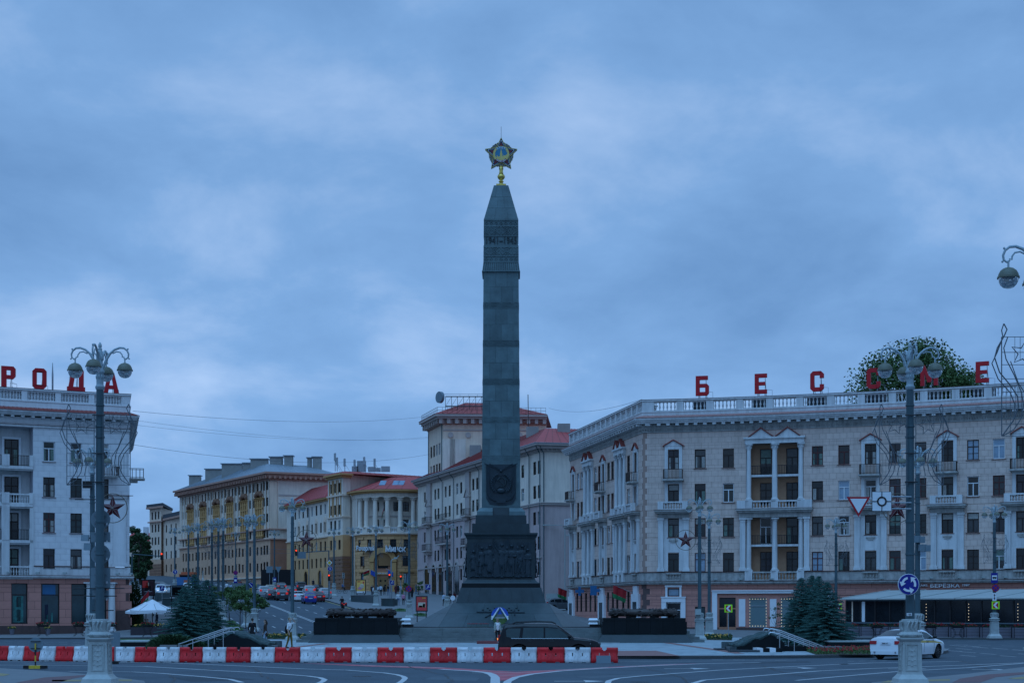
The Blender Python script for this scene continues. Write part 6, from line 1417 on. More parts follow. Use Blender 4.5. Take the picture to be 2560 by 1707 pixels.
sk=MB()
for px,py in ((955,1206),(988,1206),(1001,1206)):x=PX(px,287);z=PZ(py,287);sk.add([(x-.55,286.6,z-.45),(x+.55,286.6,z-.45),(x+.8,288.0,z+.45),(x-.3,288.0,z+.45)],[(0,1,2,3)])
sk.build('skylights','glass_bright',Cc,kind='stuff')
for px in (888,1043):downpipe(fCr,Cc,uR(px),6.0,23.3,'cream_white')
m=MB();w2=1.6;a_=[(w2*math.cos(R(a)),6.3+w2*math.sin(R(a))) for a in range(0,181,12)];b_=[(2.5*math.cos(R(a)),6.3+2.5*math.sin(R(a))) for a in range(0,181,12)];m.plate(b_+a_[::-1],-.25,.2);m.plate([(1.62,0),(2.4,0),(2.4,6.2),(1.62,6.2)],-.12,.2);m.plate([(-2.4,0),(-1.62,0),(-1.62,6.2),(-2.4,6.2)],-.12,.2);q=fCr.p(ua,4.8,.0);o=inst(m.mesh('entrance_arch','ochre'),'entrance_arch',Cc,q,fCr.ang(ua))
m=MB();m.plate([(-1.6,0),(1.6,0)]+[(1.6*math.cos(R(a)),6.3+1.6*math.sin(R(a))) for a in range(0,181,15)],.2,.3);sub(m.mesh('recess_wall','tan_dark'),'recess_wall',o)
m=MB();m.plate([(-.9,5.2),(.9,5.2)]+[(.9*math.cos(R(a)),6.4+.9*math.sin(R(a))) for a in range(0,181,20)],.1,.2);sub(m.mesh('fanlight','glass0'),'fanlight',o);m=MB();m.box(-.85,.85,.08,.18,.7,3.6);sub(m.mesh('door','wood_door'),'door',o);m=MB()
for x in (-.42,.42):
 for z in (1.1,2.0,2.8):m.box(x-.14,x+.14,.05,.08,z,z+.3)
sub(m.mesh('door_lights','glass_night'),'door_lights',o);m=MB();m.box(-1.4,1.4,.02,.15,4.0,4.5);sub(m.mesh('entrance_board','ochre'),'entrance_board',o)
tm=text_mesh('MINSKNEWS.BY',.34,.02,'entrance_lettering','sign_white',sx=1.0);w_=max(v.co.x for v in tm.vertices)-min(v.co.x for v in tm.vertices);tm.transform(Matrix.Diagonal((2.6/w_,1,1.15,1)));tm.transform(Matrix.Translation((0,-.02,4.25)));sub(tm,'entrance_lettering',o)
def sign_text(s,px0,px1,Y,z,h,label,matn='sign_white',edge='sign_black'):
 t=thing('name_sign',label,'sign',(PX((px0+px1)/2,Y),Y,z));tm=text_mesh(s,1.0,.10,'lettering',matn,bold=.035);xs=[v.co.x for v in tm.vertices];zs=[v.co.z for v in tm.vertices];W=PX(px1,Y)-PX(px0,Y);tm.transform(Matrix.Translation((-(max(xs)+min(xs))/2,0,-(max(zs)+min(zs))/2)));tm.transform(Matrix.Diagonal((W/(max(xs)-min(xs)),1,h/(max(zs)-min(zs)),1)));tm.transform(Matrix.Translation((0,-.1,0)))
 o=sub(tm,'lettering',t);t2=tm.copy();t2 .materials.clear();t2 .materials.append(M[edge]);t2 .transform(Matrix.Translation((.06,.16,-.07)));sub(t2,'lettering_backing',t);m=MB();m.box(-W/2,W/2,.12,.9,-h*.35,-h*.35+.07);m.box(-W/2,W/2,.12,.9,h*.2,h*.2+.07);sub(m.mesh('mounting_rail','iron'),'mounting_rail',t);return t
sign_text('Вечерний',891,936,284.2,PZ(1371,284),1.15,'white name sign with eight letters left of the lamp on the yellow house');sign_text('Минск',964,1015,283.0,PZ(1371,283),1.15,'white name sign with five letters right of the arch on the yellow house')
qf=fCr.p(uR(953),19.0,.2);flag('red and green flag on the colonnade balcony of the yellow house',(qf[0],qf[1],18.6),(.25,-.4,.85),2.6,[('flag_red',0,.6),('flag_green',.6,1.0)],1.2)
for px,dx_,lb,cs in ((926,-.6,'red flag left of the arched entrance of the yellow house',[('flag_red',0,.6),('flag_green',.6,1)]),(931,.5,'blue flag hanging left of the arched entrance',[('flag_blue',0,1)]),(972,.5,'blue flag hanging right of the arched entrance',[('flag_blue',0,1)])):
 q=fCr.p(uR(px),9.6,.3);flag(lb,(q[0]-dx_,q[1],9.9),(dx_,-.4,-.25),2.0,cs,.8)
bF=(PX(449,380),380.0);bN=(PX(676,328),328.0);bE=(PX(840,334),334.0);fB=Fac([bF,bN,bE]);LB=fB.S[1]
Bb=thing('long_house_avenue','long tan house with grey metal roof and chimneys far up the avenue','building',(bN[0],bN[1]+20,gz(*bN)))
hB=[]
def uB(px):return fB.upx(px,0,LB-.1)
bays=[478,510,543,577,612,649];cols_=[]
for i in range(7):
 a=455 if i==0 else bays[i-1]+9;b=672 if i==6 else bays[i]-9
 for k in range(2):cols_.append(uB(a+(b-a)*(k+.5)/2))
grid(fB,Bb,cols_,[27.3,24.0,20.7,17.5],1.15,1.75,hB,'O',parts=False);grid(fB,Bb,cols_,[14.0,10.6],1.15,1.9,hB,'O',parts=False)
for px in bays:
 u=uB(px)
 for z in (27.3,14.0,10.6):
  for s in (-1,1):hB.append(hole(u+s*1.15,z,1.1,1.7,.2));window(fB,Bb,u+s*1.15,z,1.1,1.7,'O',parts=False)
 hB.append((u-2.3,u+2.3,17.6,26.4,.9));fbx(fB,Bb,'balcony_bay_wall','ochre',(u-2.3,u+2.3,17.6,26.4,-1.0,-.8))
 for s in (-1.9,-.65,.65,1.9):q=fB.p(u+s,0,.1);column(Bb,q[0],q[1],17.8,25.9,.34,'ochre',True,8)
 for z in (17.5,20.6,23.6):o=fbx(fB,Bb,'balcony_slab','ochre',(u-2.3,u+2.3,z,z+.2,-.8,.4));railing(fB,o,u-2.2,u+2.2,z+.2,z+1.2,None,.35,12,'ochre')
 m=MB()
 for k in range(5):q=fB.p(u-1.6+.8*k,26.3+(.5 if k in (1,2,3) else .1),.25);m.ball(q,.55,7,5)
 m.build('carved_crest','brown_rustic',Bb)
ps=MB()
for u in cols_:
 for s in (-.92,.92):fb(ps,fB,u+s-.16,u+s+.16,19.3,29.2,0,.22)
ps.build('wall_pilasters','cream_white',Bb,kind='stuff');wall(fB,Bb,0,LB,17.2,29.3,hB,'cream',0,'upper_wall',.2);wall(fB,Bb,LB,fB.L,5,29.3,[],'cream_white',0,'gable_wall');wall(fB,Bb,0,LB,5,17.2,hB,'tan_stone',.02,'lower_wall',.22);fbx(fB,Bb,'gable_lower','tan_dark',(LB,LB+4.2,5,17.2,0,.03));fbx(fB,Bb,'gable_lines','grey_stone',(LB+1.8,fB.L,26.1,26.35,0,.12),(LB+1.8,fB.L,24.4,24.6,0,.12));fbx(fB,Bb,'corner_pilaster','cream',(LB-.1,LB+1.6,19.0,28.9,0,.3))
fbx(fB,Bb,'belt_course','cornice_brown',(0,LB+4.2,19.05,19.3,-.1,.5),(0,LB+4.2,17.0,17.25,-.1,.3));fbx(fB,Bb,'shop_belt','cream',(0,LB,9.2,9.5,0,.4))
fbx(fB,Bb,'eave_cornice','cornice_brown',(0,fB.L,29.2,29.7,-.4,.5),(0,fB.L,29.7,30.4,-.5,1.2),(0,fB.L,30.4,30.8,-.5,1.7));bk=MB();u=.2
while u<fB.L:fb(bk,fB,u,u+.45,29.5,30.1,.4,1.4);u+=1.0
bk.build('cornice_brackets','cornice_brown',Bb,kind='stuff')
rB=[fB.p(0,0,-1.2)[:2],fB.p(LB,0,-1.2)[:2],fB.p(fB.L,0,-1.2)[:2],(-35,350),(-72,395)];ce=MB();ce.prism(rB,4,30.6);ce.build('house_core','cream',Bb)
hip_roof(Bb,[fB.p(0,0,1.4)[:2],fB.p(LB,0,1.4)[:2],fB.p(fB.L,0,1.4)[:2],(-33,352),(-72,397)],30.8,33.6,.55,'roof_grey')
for px,py0,py1,wpx,Y in ((488,1187,1212,27,378),(536,1171,1200,42,366),(581,1158,1190,50,356),(618,1156,1180,17,350),(649,1146,1170,42,346),(691,1141,1172,30,342),(722,1138,1168,20,341),(793,1141,1172,20,341),(774,1143,1168,9,342)):
 x=PX(px,Y);w_=wpx*Y/F;m=MB();z1=PZ(py0+4,Y);m.cb((x,Y,PZ(py1,Y)-2.5),(w_,2.0,z1-PZ(py1,Y)+2.5));o=m.build('chimney','chimney_grey',Bb);m=MB();m.cb((x,Y,z1+.12),(w_+.5,2.5,.18));m.cb((x,Y,z1),(w_*.9,1.7,.12));m.build('chimney_cap','roof_grey',o)
sh=MB()
for i,u in enumerate(cols_):fb(sh,fB,u-.9,u+.9,6.4,9.0,.03,.08)
sh.build('shop_windows','glass_night',Bb,kind='stuff');aw=MB()
fb(aw,fB,uB(560),uB(605),8.0,8.6,.1,.3);aw.build('shop_fascia','sign_red',Bb);aw=MB();q=fB.p(LB+.2,0,2);aw.cb((PX(710,322),322,gz(-45,322)),(8.5,5,3.2));aw.build('dark_terrace_tent','cloth_black',label='dark fabric cafe tent at the foot of the tan house',cat='tent')
f2=Fac([(PX(374,420),420.0),(PX(403,414),414.0),(PX(405,416),416.0),(PX(462,396),396.0)]);B2=thing('far_house','narrow pale house with dark rusticated foot at the far end of the avenue','building',(-92,420,9));h2=[]
for px in (381,389,397):
 u=f2 .upx(px,0,f2 .S[1])
 for z in (26.2,22.9,19.6,16.3):h2 .append(hole(u,z,1.0,2.0,.2));window(f2,B2,u,z,1.0,2.0,parts=False)
for px in (416,428,440,452):
 u=f2 .upx(px,f2 .S[2],f2 .L)
 for z in (22.6,19.2,15.8,12.4):h2 .append(hole(u,z,1.1,1.9,.2));window(f2,B2,u,z,1.1,1.9,parts=False)
wall(f2,B2,0,f2 .S[1],15.8,29.3,h2,'cream',0);wall(f2,B2,f2 .S[1],f2 .L,15.8,25.7,h2,'cream',0);wall(f2,B2,0,f2 .L,6,15.8,h2,'tan_stone',.02,'lower_wall');rb_=MB()
for k in range(9):fb(rb_,f2,0.1,f2 .S[1]-.1,8.0+.75*k,8.6+.75*k,.02,.14)
rb_.build('rusticated_courses','brown_rustic',B2,kind='stuff');fbx(f2,B2,'eave_cornice','cornice_brown',(0,f2 .S[1],29.0,29.5,-.5,1.0),(0,f2 .S[1],25.4,25.7,0,.6),(f2 .S[2],f2 .L,25.7,26.2,-.5,1.0));ce=MB();ce.prism([f2 .p(0,0,-.5)[:2],f2 .p(f2 .S[1],0,-.5)[:2],(PX(430,432),432),(PX(380,436),436)],5,29.4);ce.prism([f2 .p(f2 .S[2],0,-.5)[:2],f2 .p(f2 .L,0,-.5)[:2],(PX(480,412),412),(PX(420,430),430)],5,26.1);ce.build('house_core','cream',B2);ce=MB();ce.prism([f2 .p(f2 .S[2],0,.9)[:2],f2 .p(f2 .L,0,.9)[:2],(PX(480,414),414),(PX(420,432),432)],26.2,27.2);ce.prism([f2 .p(0,0,.9)[:2],f2 .p(f2 .S[1],0,.9)[:2],(PX(432,434),434),(PX(380,438),438)],29.5,30.2);ce.build('roof','roof_dark',B2)
F3=thing('far_red_roof_house','distant house with a red roof above the trees at the end of the avenue','building',(PX(355,560),565,10));m=MB();m.box(PX(318,560),PX(385,560),560,575,8,PZ(1352,560));m.build('wall','cream',F3);m=MB();z0,z1=PZ(1352,560),PZ(1329,560);x0,x1=PX(316,560),PX(386,560);m.add([(x0,559,z0),(x1,559,z0),(x1,568,z1),(x0,568,z1),(x0,577,z0),(x1,577,z0)],[(0,1,2,3),(3,2,5,4),(0,3,4),(1,5,2),(0,4,5,1)]);r3=m.build('roof','roof_red',F3);m=MB();m.cb((PX(365,562),562,z0),(1.6,1.6,5));m.build('chimney','stucco_white',r3)
# -- street lamps
def lamp_proto():
 t=thing('street_lamp','x','street lamp',(0,0,0),'ornate four-armed street lamps')
 b=MB();b.frus(0,0,0,.08,.52,.52);b.frus(0,0,.08,.20,.48,.46)
 for z0,z1,a,c in ((.20,.26,.46,.40),(.26,.34,.40,.335),(.34,.40,.335,.325)):b.frus(0,0,z0,z1,a,c)
 n8=[(math.cos(R(22.5+45*k)),math.sin(R(22.5+45*k))) for k in range(8)]
 def oct_(z0,z1,a,c):b.add([(x*a,y*a,z0) for x,y in n8]+[(x*c,y*c,z1) for x,y in n8],[(i,(i+1)%8,(i+1)%8+8,i+8) for i in range(8)]+[tuple(range(8,16)),tuple(range(7,-1,-1))])
 b.frus(0,0,.40,1.36,.315,.275);b.frus(0,0,1.36,1.42,.30,.345);b.frus(0,0,1.42,1.47,.36,.36)
 b.lathe([(.30,1.47),(.345,1.50),(.36,1.55),(.345,1.60),(.30,1.63),(.24,1.66)],16);b.lathe([(.245,1.66),(.235,1.70),(.25,1.85),(.27,1.98),(.26,2.03),(.15,2.04)],16)
 o=bpy.data.objects.new('lamp_base',b.mesh('lamp_base','lamp_white',True,ang=30));col.objects.link(o);o.parent=t
 r=MB()
 for s in range(4):
  m=MB()
  m.box(-.20,-.175,-.33,-.30,.45,1.28);m.box(.175,.20,-.33,-.30,.45,1.28);m.box(-.175,.175,-.33,-.30,.45,.475);m.box(-.175,.175,-.31,-.285,1.255,1.28)
  for k in range(5):
   z=.55+.15*k;rr=.075-.006*k;y=-.305+.006*k
   for sg in (-1,1):m.tube([(sg*(.02+rr*(1-math.cos(a))),y,z+rr*1.3*math.sin(a)) for a in [i*.8 for i in range(7)]],.013,5)
   m.ball((0,y,z+.06),.028,6,4)
  for k in range(3):
   x=-.12+.12*k;m.tube([(x,-.27,1.70),(x-.03,-.285,1.80),(x+.02,-.30,1.92),(x+.06,-.285,1.98)],.026,5);m.ball((x,-.285,1.95),.035,6,4)
  for k in range(9):m.ball((-.24+.06*k,-.33,1.55),.032,6,4)
  m.xf(Matrix.Rotation(R(90*s),4,'Z'));r.add(m.v,m.f)
 sub(r.mesh('carved_relief','lamp_white',True),'carved_relief',o)
 p=MB();p.lathe([(.145,2.03),(.14,2.5),(.132,5.2),(.128,7.6),(.115,9.15)],16);po=sub(p.mesh('pole','pole_blue',True),'pole',t)
 c=MB()
 for z,rr in ((7.62,.15),(7.95,.15),(6.2,.148),(3.0,.158),(4.0,.152),(5.0,.15),(8.6,.14)):c.lathe([(.10,z),(rr,z+.015),(rr,z+.07),(.10,z+.085)],14)
 pb_=sub(c.mesh('pole_bands','pole_blue',True),'pole_bands',po);pb_['kind']='stuff'
 h=MB();h.lathe([(.115,9.12),(.145,9.16),(.15,9.22),(.118,9.26),(.112,9.30),(.112,9.60),(.14,9.64),(.145,9.70),(.12,9.74),(.115,9.82),(.09,9.9),(.085,10.3),(.06,10.36)],16)
 for k in range(8):a=R(45*k);h.ball((.105*math.cos(a),.105*math.sin(a),9.52),.035,6,5,sz=2.2);h.ball((.095*math.cos(a),.095*math.sin(a),10.1),.03,6,5,sz=3)
 h.lathe([(.06,10.34),(.075,10.38),(.045,10.41),(.06,10.46),(.055,10.52),(.025,10.58),(.001,10.60)],12);sub(h.mesh('lamp_head','pole_light',True),'lamp_head',t)
 am=MB();am.tube([(.06,0,9.70),(.12,0,9.85),(.20,0,10.05),(.32,0,10.24),(.46,0,10.36),(.62,0,10.42),(.76,0,10.41),(.86,0,10.33),(.905,0,10.22),(.89,0,10.12),(.82,0,10.07),(.76,0,10.10),(.75,0,10.15)],[.045,.042,.04,.038,.036,.034,.032,.03,.028,.026,.024,.022,.018],8)
 am.tube([(.40,0,10.24),(.52,0,10.30),(.64,0,10.28),(.70,0,10.20),(.71,0,10.12)],.02,6);am.tube([(.08,0,10.08),(.13,0,10.22),(.21,0,10.28),(.27,0,10.22),(.28,0,10.15)],.022,6);am.ball((.88,0,10.38),.03,6,4);am.ball((.92,0,10.08),.028,6,4);am.tube([(.785,0,10.10),(.785,0,9.93)],.024,6)
 AM=am.mesh('arm','pole_light',True)
 s_=MB();s_.lathe([(.001,9.955),(.05,9.95),(.12,9.925),(.18,9.88),(.22,9.81),(.235,9.75),(.25,9.745),(.252,9.705),(.20,9.70),(.001,9.70)],18,(.785,0,0));SM=s_.mesh('lamp_shade','lamp_shade',True)
 g=MB();g.lathe([(.225,9.70),(.215,9.63),(.18,9.56),(.12,9.505),(.05,9.485),(.001,9.48)],18,(.785,0,0));GM=g.mesh('glass_bowl','lamp_glass',True)
 for k in range(4):
  a=sub(AM,'arm',t);a.rotation_euler=(0,0,R(90*k));sub(SM,'lamp_shade',a);sub(GM,'glass_bowl',a)
 return t
LP=lamp_proto();LP.scale=(1,1,1.022);LPused=[False]
def lamp(px,Y,label,z=None,X=None):
 x=PX(px,Y) if X is None else X;z=gz(x,Y)+.14 if z is None else z
 if not LPused[0]:
  LPused[0]=True;LP.location=(x,Y,z);LP['label']=label;return LP
 return dup(LP,(x,Y,z),rng.uniform(-.06,.06),label)
lampFL=lamp(250,50.6,'tall street lamp with carved white base nearest at left',.02);lampFR=lamp(2275,50.6,'tall street lamp with carved white base nearest at right, bearing a blue roundabout disc',.02)
lamp(0,36.5,'street lamp at the right photo edge with one hanging globe in view',.02,X=PX(2608,36.5))
lamp(231,83.5,'street lamp with red star right behind the nearest left lamp',.15);lamp(2294,83.5,'street lamp with red star right behind the nearest right lamp',.15)
lamp(731,121,'street lamp with red star left of the man in the white shirt on the island',.15);lamp(1749,121,'street lamp with red star and grey box behind the right pedestal',.15)
lamp(1773,139,'street lamp just right of the starred lamp before the beige house');lamp(2090,147,'street lamp rising behind the right blue spruces');lamp(2486,129.5,'street lamp with stacked traffic signs before the cafe terrace',.16)
for px,Y,lb in [(636,147,'avenue lamp on the left kerb right of the saplings'),(618,155,'avenue lamp on the left kerb among the saplings'),(558,166,'avenue lamp close right of the tallest spruce'),(546,172,'avenue lamp with large globes above the left spruce top'),(530,187,'fourth avenue lamp from the left sapling row'),(495,206,'avenue lamp standing above the left spruce'),(471,230,'avenue lamp left of the spruce top'),(437,268,'farthest lamp of the left avenue kerb'),(1023,176,'avenue lamp on the right kerb behind the left bronze wreath'),(940,212,'avenue lamp before the arched entrance of the yellow house'),(882,234,'avenue lamp beside the yellow advertising panel'),(835,252,'avenue lamp beside the traffic light with yellow diamond'),(1118,191,'lamp before the arcade left of the obelisk'),(686,294,'far lamp before the corner of the long tan house'),(589,335,'distant lamp before the middle of the long tan house'),(510,365,'distant lamp before the far end of the long tan house')]:lamp(px,Y,lb)
def star_sign(px,Y,side,label,z0=.15):
 x=PX(px,Y);cz_=7.72;cx=x+side*1.06;t=thing('ringed_star',label,'star',(x,Y,cz_),'red stars in rings on lamp posts')
 m=MB();m.tube([(cx+.76*math.cos(2*math.pi*k/36),Y,cz_+.76*math.sin(2*math.pi*k/36)) for k in range(36)],.022,5,closed=True);m.build('ring','ring_brass',t)
 m=MB();pts=star_poly(.70,.268)
 for sy in (-1,1):m.add([(cx+p[0],Y,cz_+p[1]) for p in pts]+[(cx,Y+sy*.12,cz_)],[((i,(i+1)%10,10) if sy<0 else ((i+1)%10,i,10)) for i in range(10)])
 so2=m.build('star','star_red',t);m=MB()
 for i in range(0,10,1):m.tube([(cx,Y-.125,cz_),(cx+pts[i][0]*.98,Y-.012,cz_+pts[i][1]*.98)],.011 if i%2 else .008,4)
 m.build('star_ridges','star_edge',so2);m=MB()
 for z in (cz_-.3,cz_+.3):m.tube([(x,Y,z),(cx-side*.70,Y,z)],.02,5)
 m.build('bracket','iron',t)
star_sign(231,83.5,1,'dark red star in a ring beside the nearest left lamp');star_sign(2294,83.5,-1,'dark red star in a ring beside the nearest right lamp behind the signs');star_sign(731,121,1,'dark red star in a ring before the yellow house');star_sign(1749,121,-1,'dark red star in a ring before the beige house corner')
def garland_mesh():
 m=MB();w_=.012
 for s in (-1,1):
  def P(x,z):return (s*x,0,z)
  for x in (.14,1.0):m.tube([P(x,0),P(x,2.25)],.014,4)
  for z in (0,.28,.62,1.0,1.3,1.62,1.9,2.25):m.tube([P(.14,z),P(1.0,z)],.009,4)
  for x in (.3,.42,.55,.68,.8,.9):m.tube([P(x,.3*((x*10)%2)),P(x,1.0)],.006,4)
  for x in (.34,.46,.58,.7):m.tube([P(x,1.72),P(x,2.25)],.006,4)
  m.tube([P(.60+.40*math.cos(a),1.85+.0) if False else P(*q) for a,q in enumerate([(.95,2.55),(.88,2.42),(.94,2.28),(1.10,2.0),(1.16,1.78),(1.05,1.45),(.80,1.15),(.64,.9),(.62,.65),(.74,.35),(.98,.02)])],.016,5)
  m.tube([P(*q) for q in [(.95,2.55),(1.0,2.4),(.97,2.25),(1.10,1.9),(1.22,1.65),(1.08,1.3),(.80,.98),(.70,.72),(.72,.5)]],.014,5)
  m.tube([P(*q) for q in [(.86,2.25),(.95,2.0),(.90,1.75),(.72,1.40),(.55,1.0),(.50,.7),(.56,.4),(.72,.15),(.98,.0)]],.014,5);m.tube([P(*q) for q in [(.80,1.7),(.62,1.2),(.42,.9),(.38,.6),(.45,.3)]],.012,5)
  pts=star_poly(.30,.13,5,100);m.tube([P(.50+p[0],1.88+p[1]) for p in pts],.016,5,closed=True)
 return m.mesh('wire_frame','garland_wire')
GMs=garland_mesh()
_g=MB()
for z in (.1,1.0,2.2):_g.tube([(-.2,.0,z),(.2,.0,z)],.02,5)
GBm=_g.mesh('clamp','iron')
def garland(px,Y,z,label,X=None,sc_=1.0):
 x=PX(px,Y) if X is None else X;t=thing('light_garland',label,'garland',(x,Y-.17,z),'wire light garlands on lamps');sub(GMs,'wire_frame',t);sub(GBm,'clamp',t);t.scale=(sc_,)*3
garland(250,50.6,6.32,'unlit wire garland with stars on the nearest left lamp');garland(2275,50.6,6.32,'unlit wire garland with stars on the nearest right lamp');garland(0,36.5,6.32,'unlit wire garland cut off by the right photo edge',X=PX(2608,36.5))
garland(1773,139,6.5,'small wire garland on the lamp right of the starred lamp',sc_=.92);garland(2090,147,6.5,'small wire garland on the lamp behind the right spruces',sc_=.92);garland(2486,129.5,6.2,'small wire garland on the lamp before the cafe',sc_=.92)
for px,Y,lb in ((530,187,'garland on the fourth left avenue lamp'),(558,166,'garland on the avenue lamp right of the spruce'),(940,212,'garland on the lamp before the arched entrance'),(1023,176,'garland on the lamp behind the bronze wreath')):garland(px,Y,gz(PX(px,Y),Y)+6.6,'unlit wire '+lb,sc_=.9)
# -- signs and signals
def post(t,x,y,z0,z1,r=.035,matn='metal_grey',nm='post'):m=MB();m.tube([(x,y,z0),(x,y,z1)],r,8);return m.build(nm,matn,t)
def rpl(t,nm,matn,cx,y,cz_,poly,th=.02):m=MB();m.plate(poly,-th,0,0,(cx,y,cz_));return m.build(nm,matn,t)
def rect(w_,h):return [(-w_/2,-h/2),(w_/2,-h/2),(w_/2,h/2),(-w_/2,h/2)]
def ringp(r1,r2,n=28):return None
def annulus(t,nm,matn,cx,y,cz_,r1,r2,th=.01,n=28):
 m=MB();a=disc(r1,n);b=disc(r2,n)
 for i in range(n):j=(i+1)%n;m.plate([a[i],a[j],b[j],b[i]][::-1],-th,0,0,(cx,y,cz_))
 return m.build(nm,matn,t)
def sg(name,label,cat,px,py,Y,ground=None,post_to=None,pr=.035):
 x,z=PX(px,Y),PZ(py,Y);zb=z if ground is None else ground;t=thing(name,label,cat,(x,Y,zb))
 if ground is not None:post(t,x,Y+.05,ground,z,pr)
 return t,x,z
t,x,z=sg('traffic_sign','round blue roundabout sign with three white arrows on the nearest right lamp','traffic sign',2271,1460,50.25);b=rpl(t,'disc','sign_white',x,50.25,z,disc(.335,32));b=rpl(t,'blue_face','sign_blue',x,50.225,z,disc(.315,32),.012)
for k in range(3):
 m=MB();a0=100+120*k;n_=8;o_=[(.235*math.cos(R(a0+62*i/n_)),.235*math.sin(R(a0+62*i/n_))) for i in range(n_+1)];i_=[(.165*math.cos(R(a0+62*i/n_)),.165*math.sin(R(a0+62*i/n_))) for i in range(n_+1)];m.plate(o_+i_[::-1],-.01,0,0,(x,50.21,z));e_=R(a0+62);tn=Vector((-math.sin(e_),math.cos(e_)));rd_=Vector((math.cos(e_),math.sin(e_)));c=rd_*.2;m.plate([tuple(c-rd_*.105),tuple(c+tn*.13),tuple(c+rd_*.105)],-.01,0,0,(x,50.209,z));m.build('arrow','sign_white',t)
m=MB();m.tube([(x,50.25,z),(PX(2275,50.6),50.45,z)],.04,6);m.build('clamp','iron',t)
t,x,z=sg('traffic_sign','white yield triangle with red border pointing down','traffic sign',2146,1263,50.2);tri=lambda s:[(0,-.36*s),(.37*s,.27*s),(-.37*s,.27*s)];rpl(t,'red_border','sign_red',x,50.2,z,tri(1));rpl(t,'white_face','sign_white',x,50.18,z+.015,tri(.72),.012);m=MB();m.tube([(x,50.25,z+.1),(PX(2275,50.6),50.45,z+.1)],.022,5);m.build('bracket','metal_grey',t)
t,x,z=sg('traffic_sign','white square sign with a black ring and crossing lines','traffic sign',2204,1253,50.2);rpl(t,'black_border','sign_black',x,50.2,z,rect(.62,.62));rpl(t,'white_face','sign_white',x,50.18,z,rect(.59,.59),.012);annulus(t,'black_ring','sign_black',x,50.165,z,.155,.105)
for a in ((.155,.295,-.012,.012),(-.295,-.155,-.012,.012),(-.012,.012,.155,.295),(-.012,.012,-.295,-.155)):rpl(t,'black_line','sign_black',x,50.165,z,[(a[0],a[2]),(a[1],a[2]),(a[1],a[3]),(a[0],a[3])],.008)
m=MB()
for dz in (.16,-.22):m.tube([(x,50.25,z+dz),(PX(2275,50.6),50.45,z+dz)],.025,5)
m.build('bracket','metal_grey',t)
t,x,z=sg('number_plate','tiny white number plate on the nearest right lamp above its base','plate',2273,1535,50.44);rpl(t,'plate','sign_white',x,50.44,z,rect(.16,.09));tm=text_mesh('166',.085,.004,'digits','sign_black');inst(tm,'digits',t,(x,50.415,z))
t=thing('sign_cluster','stack of grey sign backs bolted to the nearest left lamp pole','traffic sign',(PX(250,50.6),50.8,4.0));x=PX(251,50.85)
for k,(py,kd,a,b) in enumerate([(1298,'c',.31,0),(1342,'r',.62,.32),(1385,'c',.31,0),(1444,'r',.62,.64),(1486,'r',.52,.28)]):
 z=PZ(py,50.85);o=rpl(t,'sign_plate','sign_back',x,50.87,z,disc(a,28) if kd=='c' else rect(a,b),.02);m=MB()
 for dz in (-.12,.12):m.box(x-.2,x+.2,50.82,50.85,z+dz-.012,z+dz+.012)
 m.build('rear_bracket','sign_back',o);m=MB();m.plate(rect(.05,.07),-.006,0,0,(x+.2,50.845,z-.14));m.build('sticker','sign_white',o)
m=MB()
for py,l,r_ in ((1248,187,311),(1470,182,311),(1489,210,292),(1525,230,284)):m.tube([(PX(l,50.7),50.72,PZ(py,50.7)),(PX(r_,50.7),50.72,PZ(py,50.7))],.016,5)
m.build('cross_arms','iron',t)
for lbl,px,py,w_,h in (('grey floodlight box on the lamp left of the nearest left lamp',213,1344,.36,.32),('second grey floodlight box below the first on the left lamp',219,1366,.32,.36)):
 Y=83.2;t,x,z=sg('floodlight',lbl,'floodlight',px,py,Y);m=MB();m.hexa([(x-w_/2,Y-.2,z-h/2),(x+w_/2,Y-.1,z-h/2),(x+w_/2,Y+.15,z-h/2),(x-w_/2,Y+.1,z-h/2),(x-w_/2,Y-.12,z+h/2),(x+w_/2,Y-.02,z+h/2),(x+w_/2,Y+.15,z+h/2),(x-w_/2,Y+.1,z+h/2)]);m.build('housing','sign_back',t);m=MB();m.tube([(x,Y,z),(PX(231,83.5),83.5,z)],.03,5);m.build('arm','iron',t)
t,x,z=sg('display_box','small black display box on the lamp behind the nearest left lamp','display',218,1211,83.2);m=MB();m.box(x-.22,x+.22,83.1,83.3,z-.18,z+.18);m.build('box','sign_black',t);m=MB();m.tube([(x,83.3,z),(PX(231,83.5),83.5,z)],.03,5);m.build('arm','iron',t)
for lbl,px,py in (('grey camera box on the lamp behind the nearest right lamp',2292,1347),('second grey camera box lower on the lamp behind the nearest right lamp',2306,1368),):
 Y=83.2;t,x,z=sg('camera_box',lbl,'camera',px,py,Y);m=MB();m.box(x-.20,x+.16,Y-.25,Y+.1,z-.18,z+.16);m.box(x+.10,x+.36,Y-.3,Y+.05,z-.2,z+.12);m.build('housing','sign_back',t);m=MB();m.tube([(x,Y,z-.1),(PX(2294,83.5),83.5,z-.1)],.03,5);m.build('arm','iron',t)
Y=65.0;t=thing('traffic_sign','round grey sign back on a yellow and black striped post','traffic sign',(PX(88.5,Y),Y,.02));x=PX(88.5,Y);zc_=PZ(1611,Y);rpl(t,'disc','sign_back',x,Y+.06,zc_,disc(.30,30));m=MB()
for dz in (-.14,.14):m.box(x-.2,x+.2,Y+.0,Y+.035,zc_+dz-.012,zc_+dz+.012)
m.build('rear_bracket','iron',t)
for k in range(4):m=MB();z0=.06+(zc_-.0)*k/4;m.tube([(x,Y,z0),(x,Y,.06+zc_*(k+1)/4)],.03,8);m.build('post_band','sign_black' if k%2==0 else 'sign_yellow',t)
